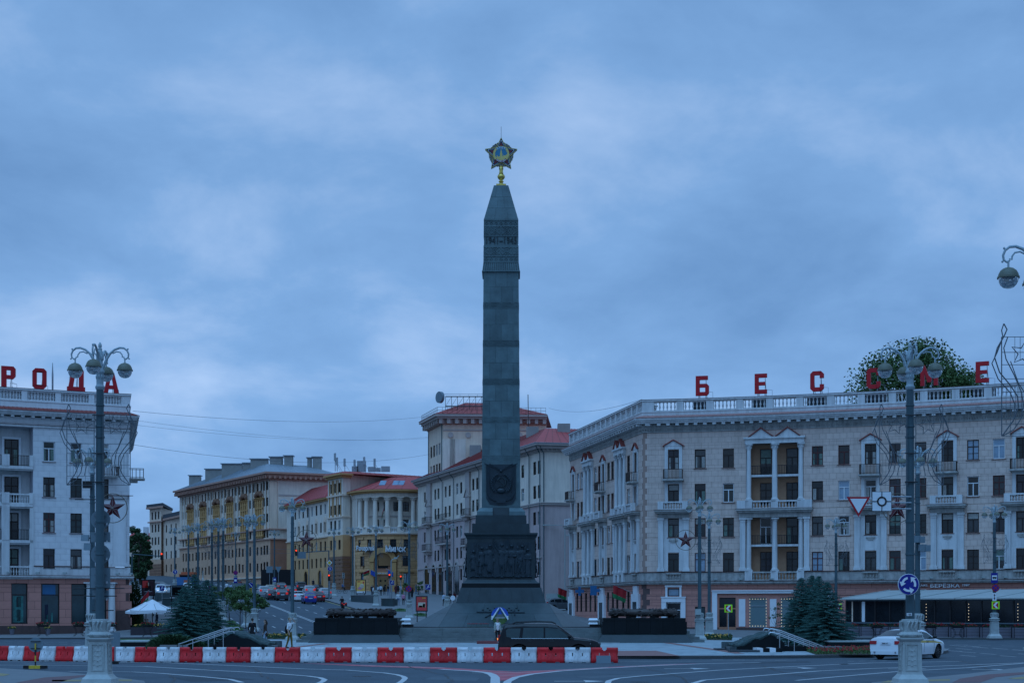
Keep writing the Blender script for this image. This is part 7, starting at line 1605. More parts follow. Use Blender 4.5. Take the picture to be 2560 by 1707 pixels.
for k in range(4):m=MB();m.box(x-.46+.23*k+.002,x-.23+.23*k-.002,Y-.14,Y+.14,.022,.15);m.build('foot_block','sign_black' if k in (0,3) else 'sign_yellow',t)
t,x,z=sg('traffic_sign','square grey sign back on a post just before the barrier','traffic sign',287,1597,71.3,0.06,pr=.03);rpl(t,'plate','sign_back',x,71.25,z,rect(.5,.62));m=MB();m.cb((x,71.3,.01),(.3,.3,.12));m.build('rubber_foot','rubber',t)
def chevron(label,px,py,Y,ground,post_=True):
 t,x,z=sg('chevron_sign',label,'traffic sign',px,py,Y,ground if post_ else None);y=Y-(0 if post_ else .32);rpl(t,'lime_board','sign_lime',x,y,z,rect(.62,.62));rpl(t,'red_face','sign_red',x,y-.022,z,rect(.42,.48),.008);m=MB();m.plate([(.20,.24),(.02,.24),(-.2,0),(.02,-.24),(.20,-.24),(-.02,0)],-.008,0,0,(x,y-.034,z));m.build('white_chevron','sign_white',t)
 if not post_:m=MB();m.tube([(x,y,z),(x,Y,z)],.03,5);m.build('clamp','iron',t)
chevron('lime bordered red chevron board before the shop door',1821,1520,127,.15);chevron('lime bordered red chevron board half hidden by the right spruces',2095,1517,133,.15);chevron('lime bordered red chevron board on the lamp before the cafe',2486,1512,129.5,None,False)
t,x,z=sg('traffic_sign','blue bus stop sign high on the lamp before the cafe','traffic sign',2486,1444,129.2);rpl(t,'blue_plate','sign_blue',x,129.2,z,rect(.54,.82));rpl(t,'white_field','sign_white',x,129.18,z+.02,rect(.4,.38),.01);m=MB();m.box(x-.16,x+.16,129.15,129.17,z-.03,z+.09);m.box(x-.11,x-.05,129.15,129.17,z-.07,z-.03);m.box(x+.05,x+.11,129.15,129.17,z-.07,z-.03);m.build('bus_symbol','sign_black',t)
m=MB();m.tube([(x,129.2,z),(x,129.5,z)],.03,5);m.build('clamp','iron',t)
def nostop(label,px,py,Y,r,ground=None,yo=.3):
 t,x,z=sg('traffic_sign',label,'traffic sign',px,py,Y,ground);y=Y-(yo if ground is None else 0);rpl(t,'red_rim','sign_red',x,y,z,disc(r,26));rpl(t,'blue_face','sign_blue',x,y-.022,z,disc(r*.82,24),.008);m=MB()
 for s in (-1,1):d=Vector((math.cos(R(45)),s*math.sin(R(45))))*r*.86;n_=Vector((-d.y,d.x)).normalized()*r*.11;m.plate([tuple(v) for v in ((-d-n_),(d-n_),(d+n_),(-d+n_))],-.006,0,0,(x,y-.034-.004*s,z))
 m.build('red_cross','sign_red',t)
 if ground is None:m=MB();m.tube([(x,y,z),(x,Y,z)],.03,5);m.build('clamp','iron',t)
nostop('round no stopping sign on the lamp before the cafe',2486,1469,129.5,.31)
t,x,z=sg('traffic_sign','white plate with a two-way black arrow under the no stopping sign','traffic sign',2486,1491,129.2);rpl(t,'plate','sign_white',x,129.2,z,rect(.32,.64));m=MB();m.plate([(-.02,-.1),(.02,-.1),(.02,.1),(-.02,.1)],-.006,0,0,(x,129.175,z));m.plate([(-.08,.1),(.08,.1),(0,.24)],-.006,0,0,(x,129.175,z));m.plate([(.08,-.1),(-.08,-.1),(0,-.24)],-.006,0,0,(x,129.175,z));m.build('arrow','sign_black',t);m=MB();m.tube([(x,129.2,z),(x,129.5,z)],.03,5);m.build('clamp','iron',t)
def G(px,Y):return gz(PX(px,Y),Y)+.14
def blue_sq(label,px,py,Y,w_=.72,stair=True):
 t,x,z=sg('traffic_sign',label,'traffic sign',px,py,Y,G(px,Y));rpl(t,'white_rim','sign_white',x,Y,z,rect(w_,w_));rpl(t,'blue_face','sign_blue',x,Y-.022,z,rect(w_*.93,w_*.93),.008);m=MB()
 m.plate([(-.25,-.22),(.25,.02),(.25,.06),(-.25,-.18)],-.006,0,0,(x,Y-.032,z));m.plate([(-.08,-.1),(.0,-.06),(.10,.16),(.04,.18)],-.006,0,0,(x,Y-.033,z));m.plate(disc(.055,10),-.006,0,0,(x+.08,Y-.033,z+.24));m.plate([(-.16,.0),(-.1,.0),(.06,.16),(.0,.16)],-.006,0,0,(x,Y-.034,z));m.build('walker_symbol','sign_white',t)
blue_sq('blue underpass sign left of the crowd by the entrance',980,1456,232,1.1*.6);blue_sq('blue underpass sign at the corner beside the arcade',1070,1467,214,.72);blue_sq('blue underpass sign left of the white cars far left',405,1470,205,.62);blue_sq('blue underpass sign before the dark poster far left',377,1457,200,.62)
def round_blue(label,px,py,Y,r,sym='up'):
 t,x,z=sg('traffic_sign',label,'traffic sign',px,py,Y,G(px,Y));rpl(t,'white_rim','sign_white',x,Y,z,disc(r,24));rpl(t,'blue_face','sign_blue',x,Y-.022,z,disc(r*.92,24),.008);m=MB();k=r/.35
 if sym=='up':m.plate([(-.03*k,-.22*k),(.03*k,-.22*k),(.03*k,.1*k),(-.03*k,.1*k)],-.006,0,0,(x,Y-.032,z));m.plate([(-.1*k,.08*k),(.1*k,.08*k),(0,.24*k)],-.006,0,0,(x,Y-.032,z));m.plate([(.03*k,-.06*k),(.2*k,-.02*k),(.03*k,.02*k)],-.006,0,0,(x,Y-.033,z))
 else :m.plate([(-.2*k,.16*k),(-.16*k,.22*k),(.2*k,-.16*k),(.16*k,-.22*k)][::-1],-.006,0,0,(x,Y-.032,z))
 m.build('arrow','sign_white',t)
round_blue('round blue arrow sign under the yellow diamond',825,1421,238,.36);round_blue('round blue arrow sign far left before the far house',438,1429,240,.36);round_blue('round blue keep side sign above a striped board',627,1462,215,.36,'d')
t,x,z=sg('traffic_sign','yellow and black striped board below the keep side sign','traffic sign',627,1476,214.9);m=MB()
for k in range(4):m.plate([(-.15,-.4+.2*k),(.15,-.28+.2*k),(.15,-.18+.2*k),(-.15,-.30+.2*k)],-.02,0,0,(x,214.9,z))
m.build('yellow_stripes','sign_yellow',t);rpl(t,'board','sign_black',x,214.92,z,rect(.3,.85));post(t,x,214.96,G(627,214.9),z)
t,x,z=sg('traffic_sign','yellow priority road diamond above the red signal','traffic sign',824,1406,238,G(824,238));rpl(t,'white_rim','sign_white',x,237.9,z,[(0,-.42),(.42,0),(0,.42),(-.42,0)]);rpl(t,'yellow_face','sign_yellow',x,237.87,z,[(0,-.28),(.28,0),(0,.28),(-.28,0)],.008)
nostop('round no stopping sign on the right avenue lamp behind the wreath',1022,1471,175.8,.34);nostop('round no stopping sign far left before the tan house',589,1431,240,.34,G(589,240));nostop('small no stopping sign beside the left avenue lamps',526,1468,240,.3,G(526,240))
for lb,px,py,Y in (('blue bus stop sign under the far no stopping sign',589,1450,239.5),('blue sign with white figure at the tan house corner',687,1448,292)):t,x,z=sg('traffic_sign',lb,'traffic sign',px,py,Y,G(px,Y));rpl(t,'blue_plate','sign_blue',x,Y-.05,z,rect(.55,.8));rpl(t,'white_field','sign_white',x,Y-.075,z,rect(.36,.3),.008)
def signal(label,px,py,Y,ped=False,arm=None,lit=True,post_=True,matn='sign_black'):
 t,x,z=sg('traffic_light',label,'traffic light',px,py,Y,G(px,Y) if post_ else None,pr=.06);h=.95 if not ped else .66;m=MB();y=Y-.1;m.box(x-.17,x+.17,y-.16,y+.1,z-h/2,z+h/2);b=m.build('housing',matn,t);n_=2 if ped else 3
 for k in range(n_):
  zz_=z+h/2-(k+.5)*h/n_;m=MB();m.plate(disc(.115,14),-.015,0,0,(x,y-.165,zz_));m.build('lens','light_red' if (k==0 and lit) else 'light_off',b);m=MB();m.tube([(x+.13*math.cos(R(a)),y-.18,zz_+.13*math.sin(R(a))) for a in range(-10,191,25)],.018,4);m.build('visor',matn,b)
 if arm:m=MB();m.tube([(x,Y,z),(PX(arm,Y),Y,z+.3)],.06,6);m.tube([(PX(arm,Y),Y,z+.35),(PX(arm,Y),Y,G(arm,Y))],.09,8);m.build('mast_arm','pole_blue',t)
signal('red traffic light on a post left of the rusticated house corner',823,1443,237.5);signal('red traffic light hanging from a long arm over the avenue',741,1381,238.5,arm=822,post_=False);signal('red pedestrian light beside the crowd left of the street lamp arm',974,1439,231,True);signal('red pedestrian light before the bright window of the yellow house',1002,1443,234,True);signal('dark traffic light on an arm left of the far house',405,1390,215,arm=330,post_=False)
signal('grey back of a traffic light beside the rusticated corner',859,1438,268,lit=False,matn='cabinet');signal('grey back of a traffic light on the right of the crowd',1012,1441,262,lit=False,matn='cabinet')
t,x,z=sg('arm_lamp','slim bent arm post with a spotlight beside the arched entrance','lamp post',978,1400,233,G(978,233),pr=.09);m=MB();m.tube([(x,233,z),(x+.9,233,z+.45),(PX(998,233),233,z+.75)],.05,6);m.build('arm','pole_light',t);m=MB();m.box(PX(990,233)-.3,PX(990,233)+.2,232.8,233.1,z+.2,z+.45);m.build('spotlight','cabinet',t)
for lb,px,py,w_,h,Y in (('grey back of a square direction sign by the tan house corner',674,1423,1.1,1.1,270),('grey back of a triangular sign by the tan house corner',696,1423,1.1,1.1,270),('grey back of a wide sign under the hanging red light',754,1387,1.3,1.0,238.5)):
 t,x,z=sg('traffic_sign',lb,'traffic sign',px,py,Y,G(px,Y) if px<750 else None);rpl(t,'plate','sign_back',x,Y-.08,z,rect(w_,h) if px!=696 else [(-.55,.5),(0,-.6),(.55,.5)][::-1]);
 if px>750:m=MB();m.tube([(x,Y-.05,z),(x,Y+.02,z+.3)],.04,5);m.build('clamp','iron',t)
 # -- advertising cases
def adbox(label,px,py0,py1,w_,Y,face,extra,leg=True):
 x=PX(px,Y);z0,z1=PZ(py1,Y),PZ(py0,Y);g=G(px,Y);t=thing('advertising_case',label,'advertisement',(x,Y,g));m=MB();m.box(x-w_/2,x+w_/2,Y,Y+.25,z0,z1);m.build('case','sign_black',t);m=MB();m.box(x-w_/2+.1,x+w_/2-.1,Y-.015,Y,z0+.12,z1-.1);f_=m.build('poster',face,t)
 for nm,matn,a,b,c,d in extra:W,H=w_-.2,z1-z0-.22;m=MB();m.box(x-W/2+a*W,x-W/2+b*W,Y-.025,Y-.015,z0+.12+c*H,z0+.12+d*H);m.build(nm,matn,f_)
 m=MB();m.cb((x-w_/2+.15,Y+.12,g),(.1,.1,max(.05,z0-g)));m.cb((x+w_/2-.15,Y+.12,g),(.1,.1,max(.05,z0-g)));m.build('legs','sign_black',t,kind='stuff');return t,x,z0,z1
t,x,z0,z1=adbox('lit advertising case with a yellow food poster by the crosswalk',902,1448,1484,1.42,232,'ad_yellow',[('white_footer','sign_white',0,1,0,.15),('red_caption','sign_red',.1,.45,.86,.92),('purple_dot','ad_red',.72,.9,.76,.9),('red_mark','sign_red',.75,.88,.03,.12)])
m=MB();m.ball((x+.15,232-.03,(z0+z1)/2+.1),.33,14,8,sy=.08);m.build('round_food','ad_cream',t);m=MB();m.add([(x-.5,231.96,z0+.75),(x+.0,231.96,z0+.6),(x+.35,231.96,(z0+z1)/2-.05),(x-.1,231.96,(z0+z1)/2+.15)],[(0,1,2,3)]);m.build('pink_wrap','cloth_pink',t)
adbox('advertising case with a red food poster left of the obelisk slope',1054,1489,1528,1.25,168,'ad_red',[('yellow_tag','sign_yellow',.55,.9,.90,.96),('caption_line','orange',.1,.9,.74,.78),('second_caption_line','orange',.15,.85,.68,.72),('plate_of_food','ad_cream',.15,.88,.24,.60),('drink_glass','ad_green',.62,.84,.22,.5),('dark_bowl','ad_dark',.2,.6,.24,.36)])
adbox('tall advertising case with a dark red portrait poster near the left house',370,1448,1489,1.5,182,'ad_dark',[('red_backdrop','ad_red',.02,.5,.5,.98),('portrait','ad_cream',.36,.58,.62,.86),('coat','cloth_black',.25,.75,.3,.62),('title_line','sign_white',.15,.85,.22,.25)])
adbox('advertising case with a dark picture beside the left spruce',442,1462,1492,1.6,190,'board_grey',[('pale_frame','cabinet',0,.06,0,1),('dark_picture','glass0',.1,.95,.08,.9)])
t=thing('billboard','blue and orange billboard far up the avenue','advertisement',(PX(468,285),285,G(468,285)));x=PX(468,285);zb=G(468,285);m=MB();m.box(x-1.9,x+1.9,285,285.2,PZ(1462,285),PZ(1442,285));m.build('panel','ad_blue',t);m=MB();m.box(x-.6,x+.6,284.95,285,PZ(1461,285),PZ(1449,285));m.build('orange_picture','orange',t);post(t,x,285.1,zb,PZ(1462,285),.12)
# -- cables over the square
def cable(label,a,b,sag,r=.02):
 a,b=Vector(a),Vector(b);m=MB();m.tube([a.lerp(b,i/24)-Vector((0,0,sag*4*(i/24)*(1-i/24))) for i in range(25)],r,4);m.build('overhead_cable','wire',label=label,cat='cable',group='overhead cables')
cable('upper overhead cable from the left house to the tower',(PX(332,157),157,PZ(1027,157)),(PX(1075,262),262,PZ(1040,262)),1.0);cable('lower overhead cable from the left house toward the tower',(PX(325,158),158,PZ(1110,158)),(PX(1075,264),264,PZ(1135,264)),1.6);cable('short overhead cable from the tower to the right house',(PX(1372,263),263,PZ(1020,263)),(PX(1605,161),161,PZ(998,161)),.9)
cable('thin middle overhead cable from the left house',(PX(335,158),158,PZ(1050,158)),(PX(1070,270),270,PZ(1095,270)),1.0,.014);cable('thin second overhead cable from the left house',(PX(338,158),158,PZ(1062,158)),(PX(1070,272),272,PZ(1092,272)),1.0,.014)
for i,(y0,zz0) in enumerate(((235,9),(232,9.6))):cable('thin tram cable across the avenue, %s of two'%('lower','upper')[i],(PX(440,250),250,G(440,250)+7.0+i*.8),(PX(835,250),250,G(835,250)+7.2+i*.6),.5,.02)
# -- cafe terrace at right
ct=thing('cafe_terrace','long dark glazed cafe terrace under a pale folded awning','cafe',(PX(2340,138),140,.15))
Tl=(PX(2116,142),142.0);Tr=(PX(2700,130),130.0);fTe=Fac([Tl,Tr]);n_b=15;TW=fTe.L
for k in range(n_b+1):
 u=TW*k/n_b;fbx(fTe,ct,'terrace_post','iron',(u-.06,u+.06,.2,3.32,-.1,.06))
fbx(fTe,ct,'header_beam','board_grey',(0,TW,3.25,3.42,-.12,.09));fbx(fTe,ct,'sill_beam','board_grey',(0,TW,1.28,1.38,-.12,.075))
for k in range(n_b):a,b=TW*k/n_b+.07,TW*(k+1)/n_b-.07;fbx(fTe,ct,'glass_pane','glass_night',(a,b,1.38,3.25,-.05,-.02));fbx(fTe,ct,'low_panel','planter_dark',(a,b,.2,1.28,-.08,-.03))
fbx(fTe,ct,'interior_back','glass_night',(0,TW,.2,3.3,-4.2,-4.1));fbx(fTe,ct,'curtain','sign_white',(1.45,1.75,1.42,3.2,-.045+.03,.0));fbx(fTe,ct,'curtain','cream',(.5,.62,1.42,3.2,-.015,.0))
m=MB()
for px in (2422,2545,2316):
 u=fTe.upx(px)
 for k in range(6):m.ball(fTe.p(u,1.6+.27*k,.02),.03,6,4)
m.build('light_strings','bulb_lit',ct,kind='stuff')
for k in range(6):
 u0,u1=-.4+(TW+.6)*k/6,-.4+(TW+.6)*(k+1)/6-.05;m=MB();a,b=fTe.p(u0,3.46,.45),fTe.p(u1,3.46,.45);c,d=fTe.p(u0+.5,4.3,-9.5),fTe.p(u1+.5,4.34,-9.5);e_=fTe.p((u0+u1)/2-1.2,3.95,-.1)
 md_a,md_b=Vector(a).lerp(Vector(d),.45),Vector(b).lerp(Vector(c),.45)
 m.add([a,b,d,c,(a[0],a[1],3.36),(b[0],b[1],3.36)],[(0,1,2,3),(4,5,1,0)]);m.build('awning_panel','awning',ct)
 m=MB();m.tube([Vector(c)+Vector((0,0,.02)),Vector(a)+Vector((0,0,.02))],.05,5);m.build('awning_rib','cabinet',ct)
def planter(label,u,f=fTe,w_=1.15,seed=1):
 q=f.p(u,.2,.75);t=thing('flower_box',label,'planter',(q[0],q[1],.15),'grey flower boxes along the cafe');m=MB();m.cb((q[0],q[1],.15),(w_,.5,.85));b=m.build('box','planter_grey',t);m=MB()
 for z in (.35,.6,.85):m.box(q[0]-w_/2-.01,q[0]+w_/2+.01,q[1]-.262,q[1]-.25,z,z+.015)
 for s in (-1,1):m.box(q[0]+s*(w_/2-.03)-.03,q[0]+s*(w_/2-.03)+.03,q[1]-.265,q[1]-.25,.15,1.0)
 m.build('box_trim','planter_dark',b);return t,q
TUFT={}
def tuft(parent,c,rx,ry,rz,n,leafm,flm,nf,seed=1,nm='foliage',ls=.09):
 r_=random.Random(seed);m=MB()
 for i in range(n):
  a=r_.uniform(0,2*math.pi);rr=math.sqrt(r_.random());z=r_.random();p=Vector((c[0]+rx*rr*math.cos(a),c[1]+ry*rr*math.sin(a),c[2]+rz*z*(1-.5*rr)));d=Vector((r_.gauss(0,1),r_.gauss(0,1),r_.gauss(.4,1))).normalized();e_=d.cross(Vector((r_.gauss(0,1),r_.gauss(0,1),r_.gauss(0,1)))).normalized();s=ls*r_.uniform(.6,1.3)
  m.add([p-e_*s*.5,p+d*s-e_*s*.2,p+d*s*1.5,p+e_*s*.5],[(0,1,2,3)])
 o=m.build(nm,leafm,parent)
 if flm:
  m=MB()
  for i in range(nf):a=r_.uniform(0,2*math.pi);rr=math.sqrt(r_.random());p=(c[0]+rx*rr*math.cos(a),c[1]+ry*rr*math.sin(a)-.03,c[2]+rz*(.55+.5*r_.random())*(1-.35*rr));m.ball(p,ls*.5,5,3)
  m.build('flowers',flm,parent)
 return o
npl=13
for k in range(npl):
 u=.9+(TW-4.2)*k/(npl-1);t,q=planter('grey flower box number %s from the left along the cafe terrace'%('one two three four five six seven eight nine ten eleven twelve thirteen'.split()[k]),u);tuft(t,(q[0],q[1],.98),.55,.22,.35,90,'leaf_dark','flower_red' if k%3!=1 else None,26,k)
def flower_stand(label,x,y,z,red=True,seed=1):
 t=thing('flower_stand',label,'planter',(x,y,z),'wrought iron flower stands');m=MB()
 for s in (-1,1):
  for dy in (-.18,.18):m.tube([(x+s*.42,y+dy,z),(x+s*.25,y+dy,z+.18),(x+s*.22,y+dy,z+.42),(x+s*.32,y+dy,z+.72),(x+s*.5,y+dy,z+.86)],.02,5)
 for z_ in (.28,.84):m.tube([(x-.25-.25*(z_>.5),y,z+z_),(x+.25+.25*(z_>.5),y,z+z_)],.018,5)
 m.build('iron_legs','iron',t);m=MB();m.lathe([(.40,0),(.50,.08),(.52,.16)],14,(x,y,z+.84),sy=.6);m.build('bowl','iron',t);tuft(t,(x,y,z+.98),.62,.35,.30,150,'leaf_dark','flower_red',30,seed)
for i,(px,lb) in enumerate(((2193,'iron flower stand left of the taxi before the cafe'),(2327,'iron flower stand just right of the nearest right lamp'),(2394,'iron flower stand in the middle of the cafe front'))):flower_stand(lb,PX(px,131),131,.16,seed=20+i)
for i,(px,lb) in enumerate(((107,'iron flower stand before the second shop window of the left house'),(197,'iron flower stand before the third shop window of the left house'),(277,'iron flower stand beside the doorway columns of the left house'),(369,'iron flower stand before the white parasol'))):Y=141 if px<300 else 138;flower_stand(lb,PX(px,Y),Y,gz(PX(px,Y),Y)+.15,seed=30+i)
for i,(px,lb) in enumerate(((30,'grey flower pot below the first shop window of the left house'),(120,'grey flower pot below the second shop window of the left house'))):
 Y=149.5;x=PX(px,Y);z=gz(x,Y)+.14;t=thing('flower_pot',lb,'planter',(x,Y,z),'grey flower pots at the left house');m=MB();m.lathe([(.16,0),(.26,.55),(.28,.58),(.24,.58)],14,(x,Y,z));m.build('pot','planter_grey',t);tuft(t,(x,Y,z+.56),.36,.3,.25,70,'leaf','flower_yellow',12,40+i)
sgn=thing('cafe_sign','row of small white cafe letters above the pale awning','sign',fE.p(uE(2363),4.75,.12))
def fascia(s,px0,px1,h,dz=0):
 tm=text_mesh(s,1.0,.04,'lettering','sign_white',bold=.015);xs=[v.co.x for v in tm.vertices];zs=[v.co.z for v in tm.vertices];u=uE((px0+px1)/2);W=uE(px1)-uE(px0);tm.transform(Matrix.Translation((-(max(xs)+min(xs))/2,0,-(max(zs)+min(zs))/2)));tm.transform(Matrix.Diagonal((W/(max(xs)-min(xs)),1,h/(max(zs)-min(zs)),1)));inst(tm,'lettering',sgn,fE.p(u,4.80,.14),fE.ang(u))
fascia('БЕРЁЗКА',2327,2400,.44);fascia('КАФЕ',2297,2320,.22);fascia('1987',2407,2425,.22)
# -- vehicles
def lerp_tab(tab,x):
 if x<=tab[0][0]:return tab[0][1]
 for (a,b),(c,d) in zip(tab,tab[1:]):
  if x<=c:return b+(d-b)*(x-a)/(c-a)
 return tab[-1][1]
SPEC={'suv':dict(L=4.84,W=.945,top=[(-2.42,.80),(-2.41,1.0),(-2.38,1.18),(-2.24,1.52),(-2.14,1.74),(-2.05,1.79),(-1.2,1.84),(-.2,1.84),(.30,1.79),(.62,1.58),(1.16,1.15),(1.4,1.13),(1.95,1.06),(2.22,.98),(2.36,.86),(2.42,.62)],belt=1.12,roofw=.76,wx=(-1.42,1.37),wr=.39,ra=.47,sill=.36,side=[[(-2.02,1.20),(-1.80,1.14),(-1.42,1.13),(-1.36,1.60),(-1.95,1.60),(-2.05,1.50)],[(-1.28,1.13),(-.28,1.12),(-.28,1.64),(-1.22,1.63)],[(-.20,1.12),(.98,1.12),(.90,1.22),(.42,1.58),(-.20,1.64)]],ws=(.36,1.12),rw=(-2.34,-2.14),tail=[(-2.36,.98,1.28)],doors=(-1.32,-.24,1.05)),'sedan':dict(L=4.94,W=.925,top=[(-2.47,.60),(-2.46,.82),(-2.40,1.02),(-2.1,1.07),(-1.86,1.09),(-1.0,1.40),(-.3,1.46),(.2,1.45),(.50,1.38),(1.22,1.03),(1.5,.98),(2.1,.86),(2.38,.72),(2.47,.48)],belt=.98,roofw=.73,wx=(-1.46,1.46),wr=.345,ra=.41,sill=.24,side=[[(-1.55,1.03),(-1.18,1.00),(-1.14,1.28),(-1.30,1.20)],[(-1.10,1.00),(-.18,.99),(-.18,1.36),(-.80,1.34),(-1.06,1.30)],[(-.11,.99),(1.00,1.0),(.78,1.13),(.40,1.30),(-.11,1.36)]],ws=(.46,1.16),rw=(-1.80,-1.02),tail=[(-2.44,.76,.92)],doors=(-1.14,-.14,.95)),'hatch':dict(L=4.25,W=.90,top=[(-2.12,.70),(-2.10,.95),(-2.02,1.12),(-1.78,1.40),(-1.6,1.48),(-.6,1.56),(.0,1.54),(.35,1.46),(1.05,1.06),(1.3,1.02),(1.85,.88),(2.06,.72),(2.12,.5)],belt=1.0,roofw=.74,wx=(-1.28,1.30),wr=.33,ra=.39,sill=.26,side=[[(-1.75,1.08),(-1.22,1.03),(-1.2,1.38),(-1.55,1.34)],[(-1.12,1.02),(-.2,1.0),(-.2,1.43),(-1.10,1.40)],[(-.12,1.0),(.85,1.02),(.3,1.36),(-.12,1.43)]],ws=(.36,1.02),rw=(-2.0,-1.74),tail=[(-2.08,.86,1.08)],doors=(-1.16,-.16,.85)),}
SPEC['suv_small']=dict(SPEC['hatch'],top=[(x,z*1.11 if z>.6 else z) for x,z in SPEC['hatch']['top']],belt=1.1,sill=.32,wr=.36,ra=.43,side=[[(x,z*1.1) for x,z in s] for s in SPEC['hatch']['side']],tail=[(-2.08,.95,1.25)])
CARM={}
def car_meshes(kind,detail=1.0):
 if kind in CARM:return CARM[kind]
 S=SPEC[kind];L,W=S['L'],S['W'];hl=L/2;top=S['top'];belt=S['belt'];H=max(z for x,z in top)
 def plan(x):
  e_=hl-abs(x);k=1.0
  if e_<.75:k=1-.20*((.75-e_)/.75)**2.3
  if x<0 and e_<.5:k=max(k,1-.12*((.5-e_)/.5)**2.4)
  return W*k
 pr=[(0,.90),(S['sill'],.955),(.55,.995),(.75,1.0),(belt-.12,.975),(belt,.945),(H,S['roofw']+.02)]
 def Wd(x,z):return plan(x)*lerp_tab(pr,z)
 def T(x):return lerp_tab(top,x)
 xs=set([x for x,z in top])|set([-hl+L*k/36 for k in range(37)])
 for xw in S['wx']:
  for a in range(0,181,15):xs.add(round(xw+S['ra']*math.cos(R(a)),4))
 xs=sorted(xs);xx=[xs[0]]
 for x in xs[1:]:
  if x-xx[-1]>.012:xx.append(x)
 def zb(x):
  z=S['sill']+(.10 if abs(x)>hl-.35 else 0)+max(0,(abs(x)-hl+.5))*.1
  for xw in S['wx']:
   d=abs(x-xw)
   if d<S['ra']:z=max(z,S['wr']+math.sqrt(max(0,S['ra']**2-d*d))*1.0)
  return z
 mb=MB();rings=[]
 fr_=[0,.12,.3,.5,.68,.82,.92]
 for x in xx:
  t=T(x);b=min(zb(x),t-.12);half=[(Wd(x,b)*.97,b-.0)]
  for f in fr_:z=b+(t-.07-b)*f;half.append((Wd(x,z),z))
  w_=Wd(x,t);half+=[(w_*.985,t-.045),(w_*.95,t-.018),(w_*.86,t),(w_*.5,t+.018),(0.0,t+.026)]
  rings.append([(x,-y,z) for y,z in half]+[(x,y,z) for y,z in half[-2::-1]])
 n=len(rings[0])
 for r in rings:mb.v+=r
 for i in range(len(rings)-1):
  for k in range(n-1):mb.f.append((i*n+k,(i+1)*n+k,(i+1)*n+k+1,i*n+k+1));mb.m.append(0)
 mb.f.append(tuple(range(n)));mb.f.append(tuple((len(rings)-1)*n+k for k in range(n-1,-1,-1)));mb.m+=[0,0]
 out_={'body':mb}
 ub=MB();ub.box(-hl+.3,hl-.45,-W*.80,W*.80,S['sill']-.06,S['wr']+S['ra']+.03);out_['underbody']=ub
 gl=[]
 for poly in S['side']:
  for s in (-1,1):
   m=MB();v=[(x,s*(Wd(x,z)+.008),z) for x,z in poly];v2=[(x,s*(Wd(x,z)-.02),z) for x,z in poly];k=len(v);m.add(v+v2,[tuple(range(k)) if s<0 else tuple(range(k-1,-1,-1))]+[((i,(i+1)%k,(i+1)%k+k,i+k)[::-1] if s<0 else (i,(i+1)%k,(i+1)%k+k,i+k)) for i in range(k)]);gl.append(m)
 out_['side_windows']=gl
 def screen(x0,x1):
  m=MB();nx,ny=6,6
  for i in range(nx+1):
   for j in range(ny+1):
    x=x0+(x1-x0)*i/nx;w_=Wd(x,T(x))*.90;y=-w_+2*w_*j/ny;m.v.append((x,y,T(x)+.034-.028*(y/w_)**2))
  for i in range(nx):
   for j in range(ny):m.f.append((i*(ny+1)+j,(i+1)*(ny+1)+j,(i+1)*(ny+1)+j+1,i*(ny+1)+j+1));m.m.append(0)
  return m
 out_['windscreen']=screen(*S['ws']);out_['rear_window']=screen(*S['rw'])
 tl=[]
 for (x,z0,z1) in S['tail']:
  for s in (-1,1):
   m=MB();w0=Wd(x,z0);y0,y1=s*w0*.58,s*(Wd(x,(z0+z1)/2)+.012);ys=sorted((y0,y1));m.box(-hl-.012,x+.22,ys[0],ys[1],z0,z1) if kind!='suv' else m.box(-hl+.0,x+.20,*sorted((s*w0*.72,s*(Wd(x,z1)+.014))),z0,z1);tl.append(m)
 out_['tail_light']=tl;hd=[]
 for s in (-1,1):
  m=MB();zf=lerp_tab(top,hl-.2)-.17;m.hexa([(hl-.52,s*(Wd(hl-.5,zf)+.004),zf),(hl-.10,s*Wd(hl-.1,zf)*.95,zf-.04),(hl-.01,s*W*.5,zf-.03),(hl-.35,s*W*.5,zf),(hl-.52,s*(Wd(hl-.5,zf)+.004),zf+.08),(hl-.10,s*Wd(hl-.1,zf)*.95,zf+.09),(hl-.01,s*W*.5,zf+.08),(hl-.35,s*W*.5,zf+.12)][::1]);hd.append(m)
 out_['headlight']=hd
 bp=MB();bp.box(-hl-.03,-hl+.14,-W*.82,W*.82,S['sill']+.02,S['sill']+.20);bp.box(hl-.2,hl+.004,-W*.5,W*.5,S['sill']+.06,S['sill']+.18);out_['bumper']=bp
 pt=MB();pz=S['tail'][0][1]-(.02 if kind in ('sedan',) else .10);pt.box(-hl-.022,-hl-.004,-.26,.26,pz,pz+.115);out_['licence_plate']=pt
 mi=[]
 for s in (-1,1):m=MB();xm=S['doors'][2]-.12;m.ball((xm,s*(Wd(xm,belt)+.13),belt+.10),.12,8,6,sx=.7,sz=.72);m.tube([(xm,s*Wd(xm,belt)*.98,belt+.03),(xm,s*(Wd(xm,belt)+.1),belt+.08)],.03,5);mi.append(m)
 out_['mirror']=mi
 sm_=MB()
 for s in (-1,1):
  for xd in S['doors']:
   for k in range(6):z=S['sill']+.1+(belt-S['sill']-.1)*k/6;z2=S['sill']+.1+(belt-S['sill']-.1)*(k+1)/6;sm_.tube([(xd,s*Wd(xd,z),z),(xd,s*Wd(xd,z2),z2)],.006,4)
  for xd in (S['doors'][0]+.28,S['doors'][1]+.25):z=belt-.14;sm_.tube([(xd,s*(Wd(xd,z)+.012),z),(xd+.2,s*(Wd(xd,z)+.012),z)],.018,5)
 out_['door_lines']=sm_
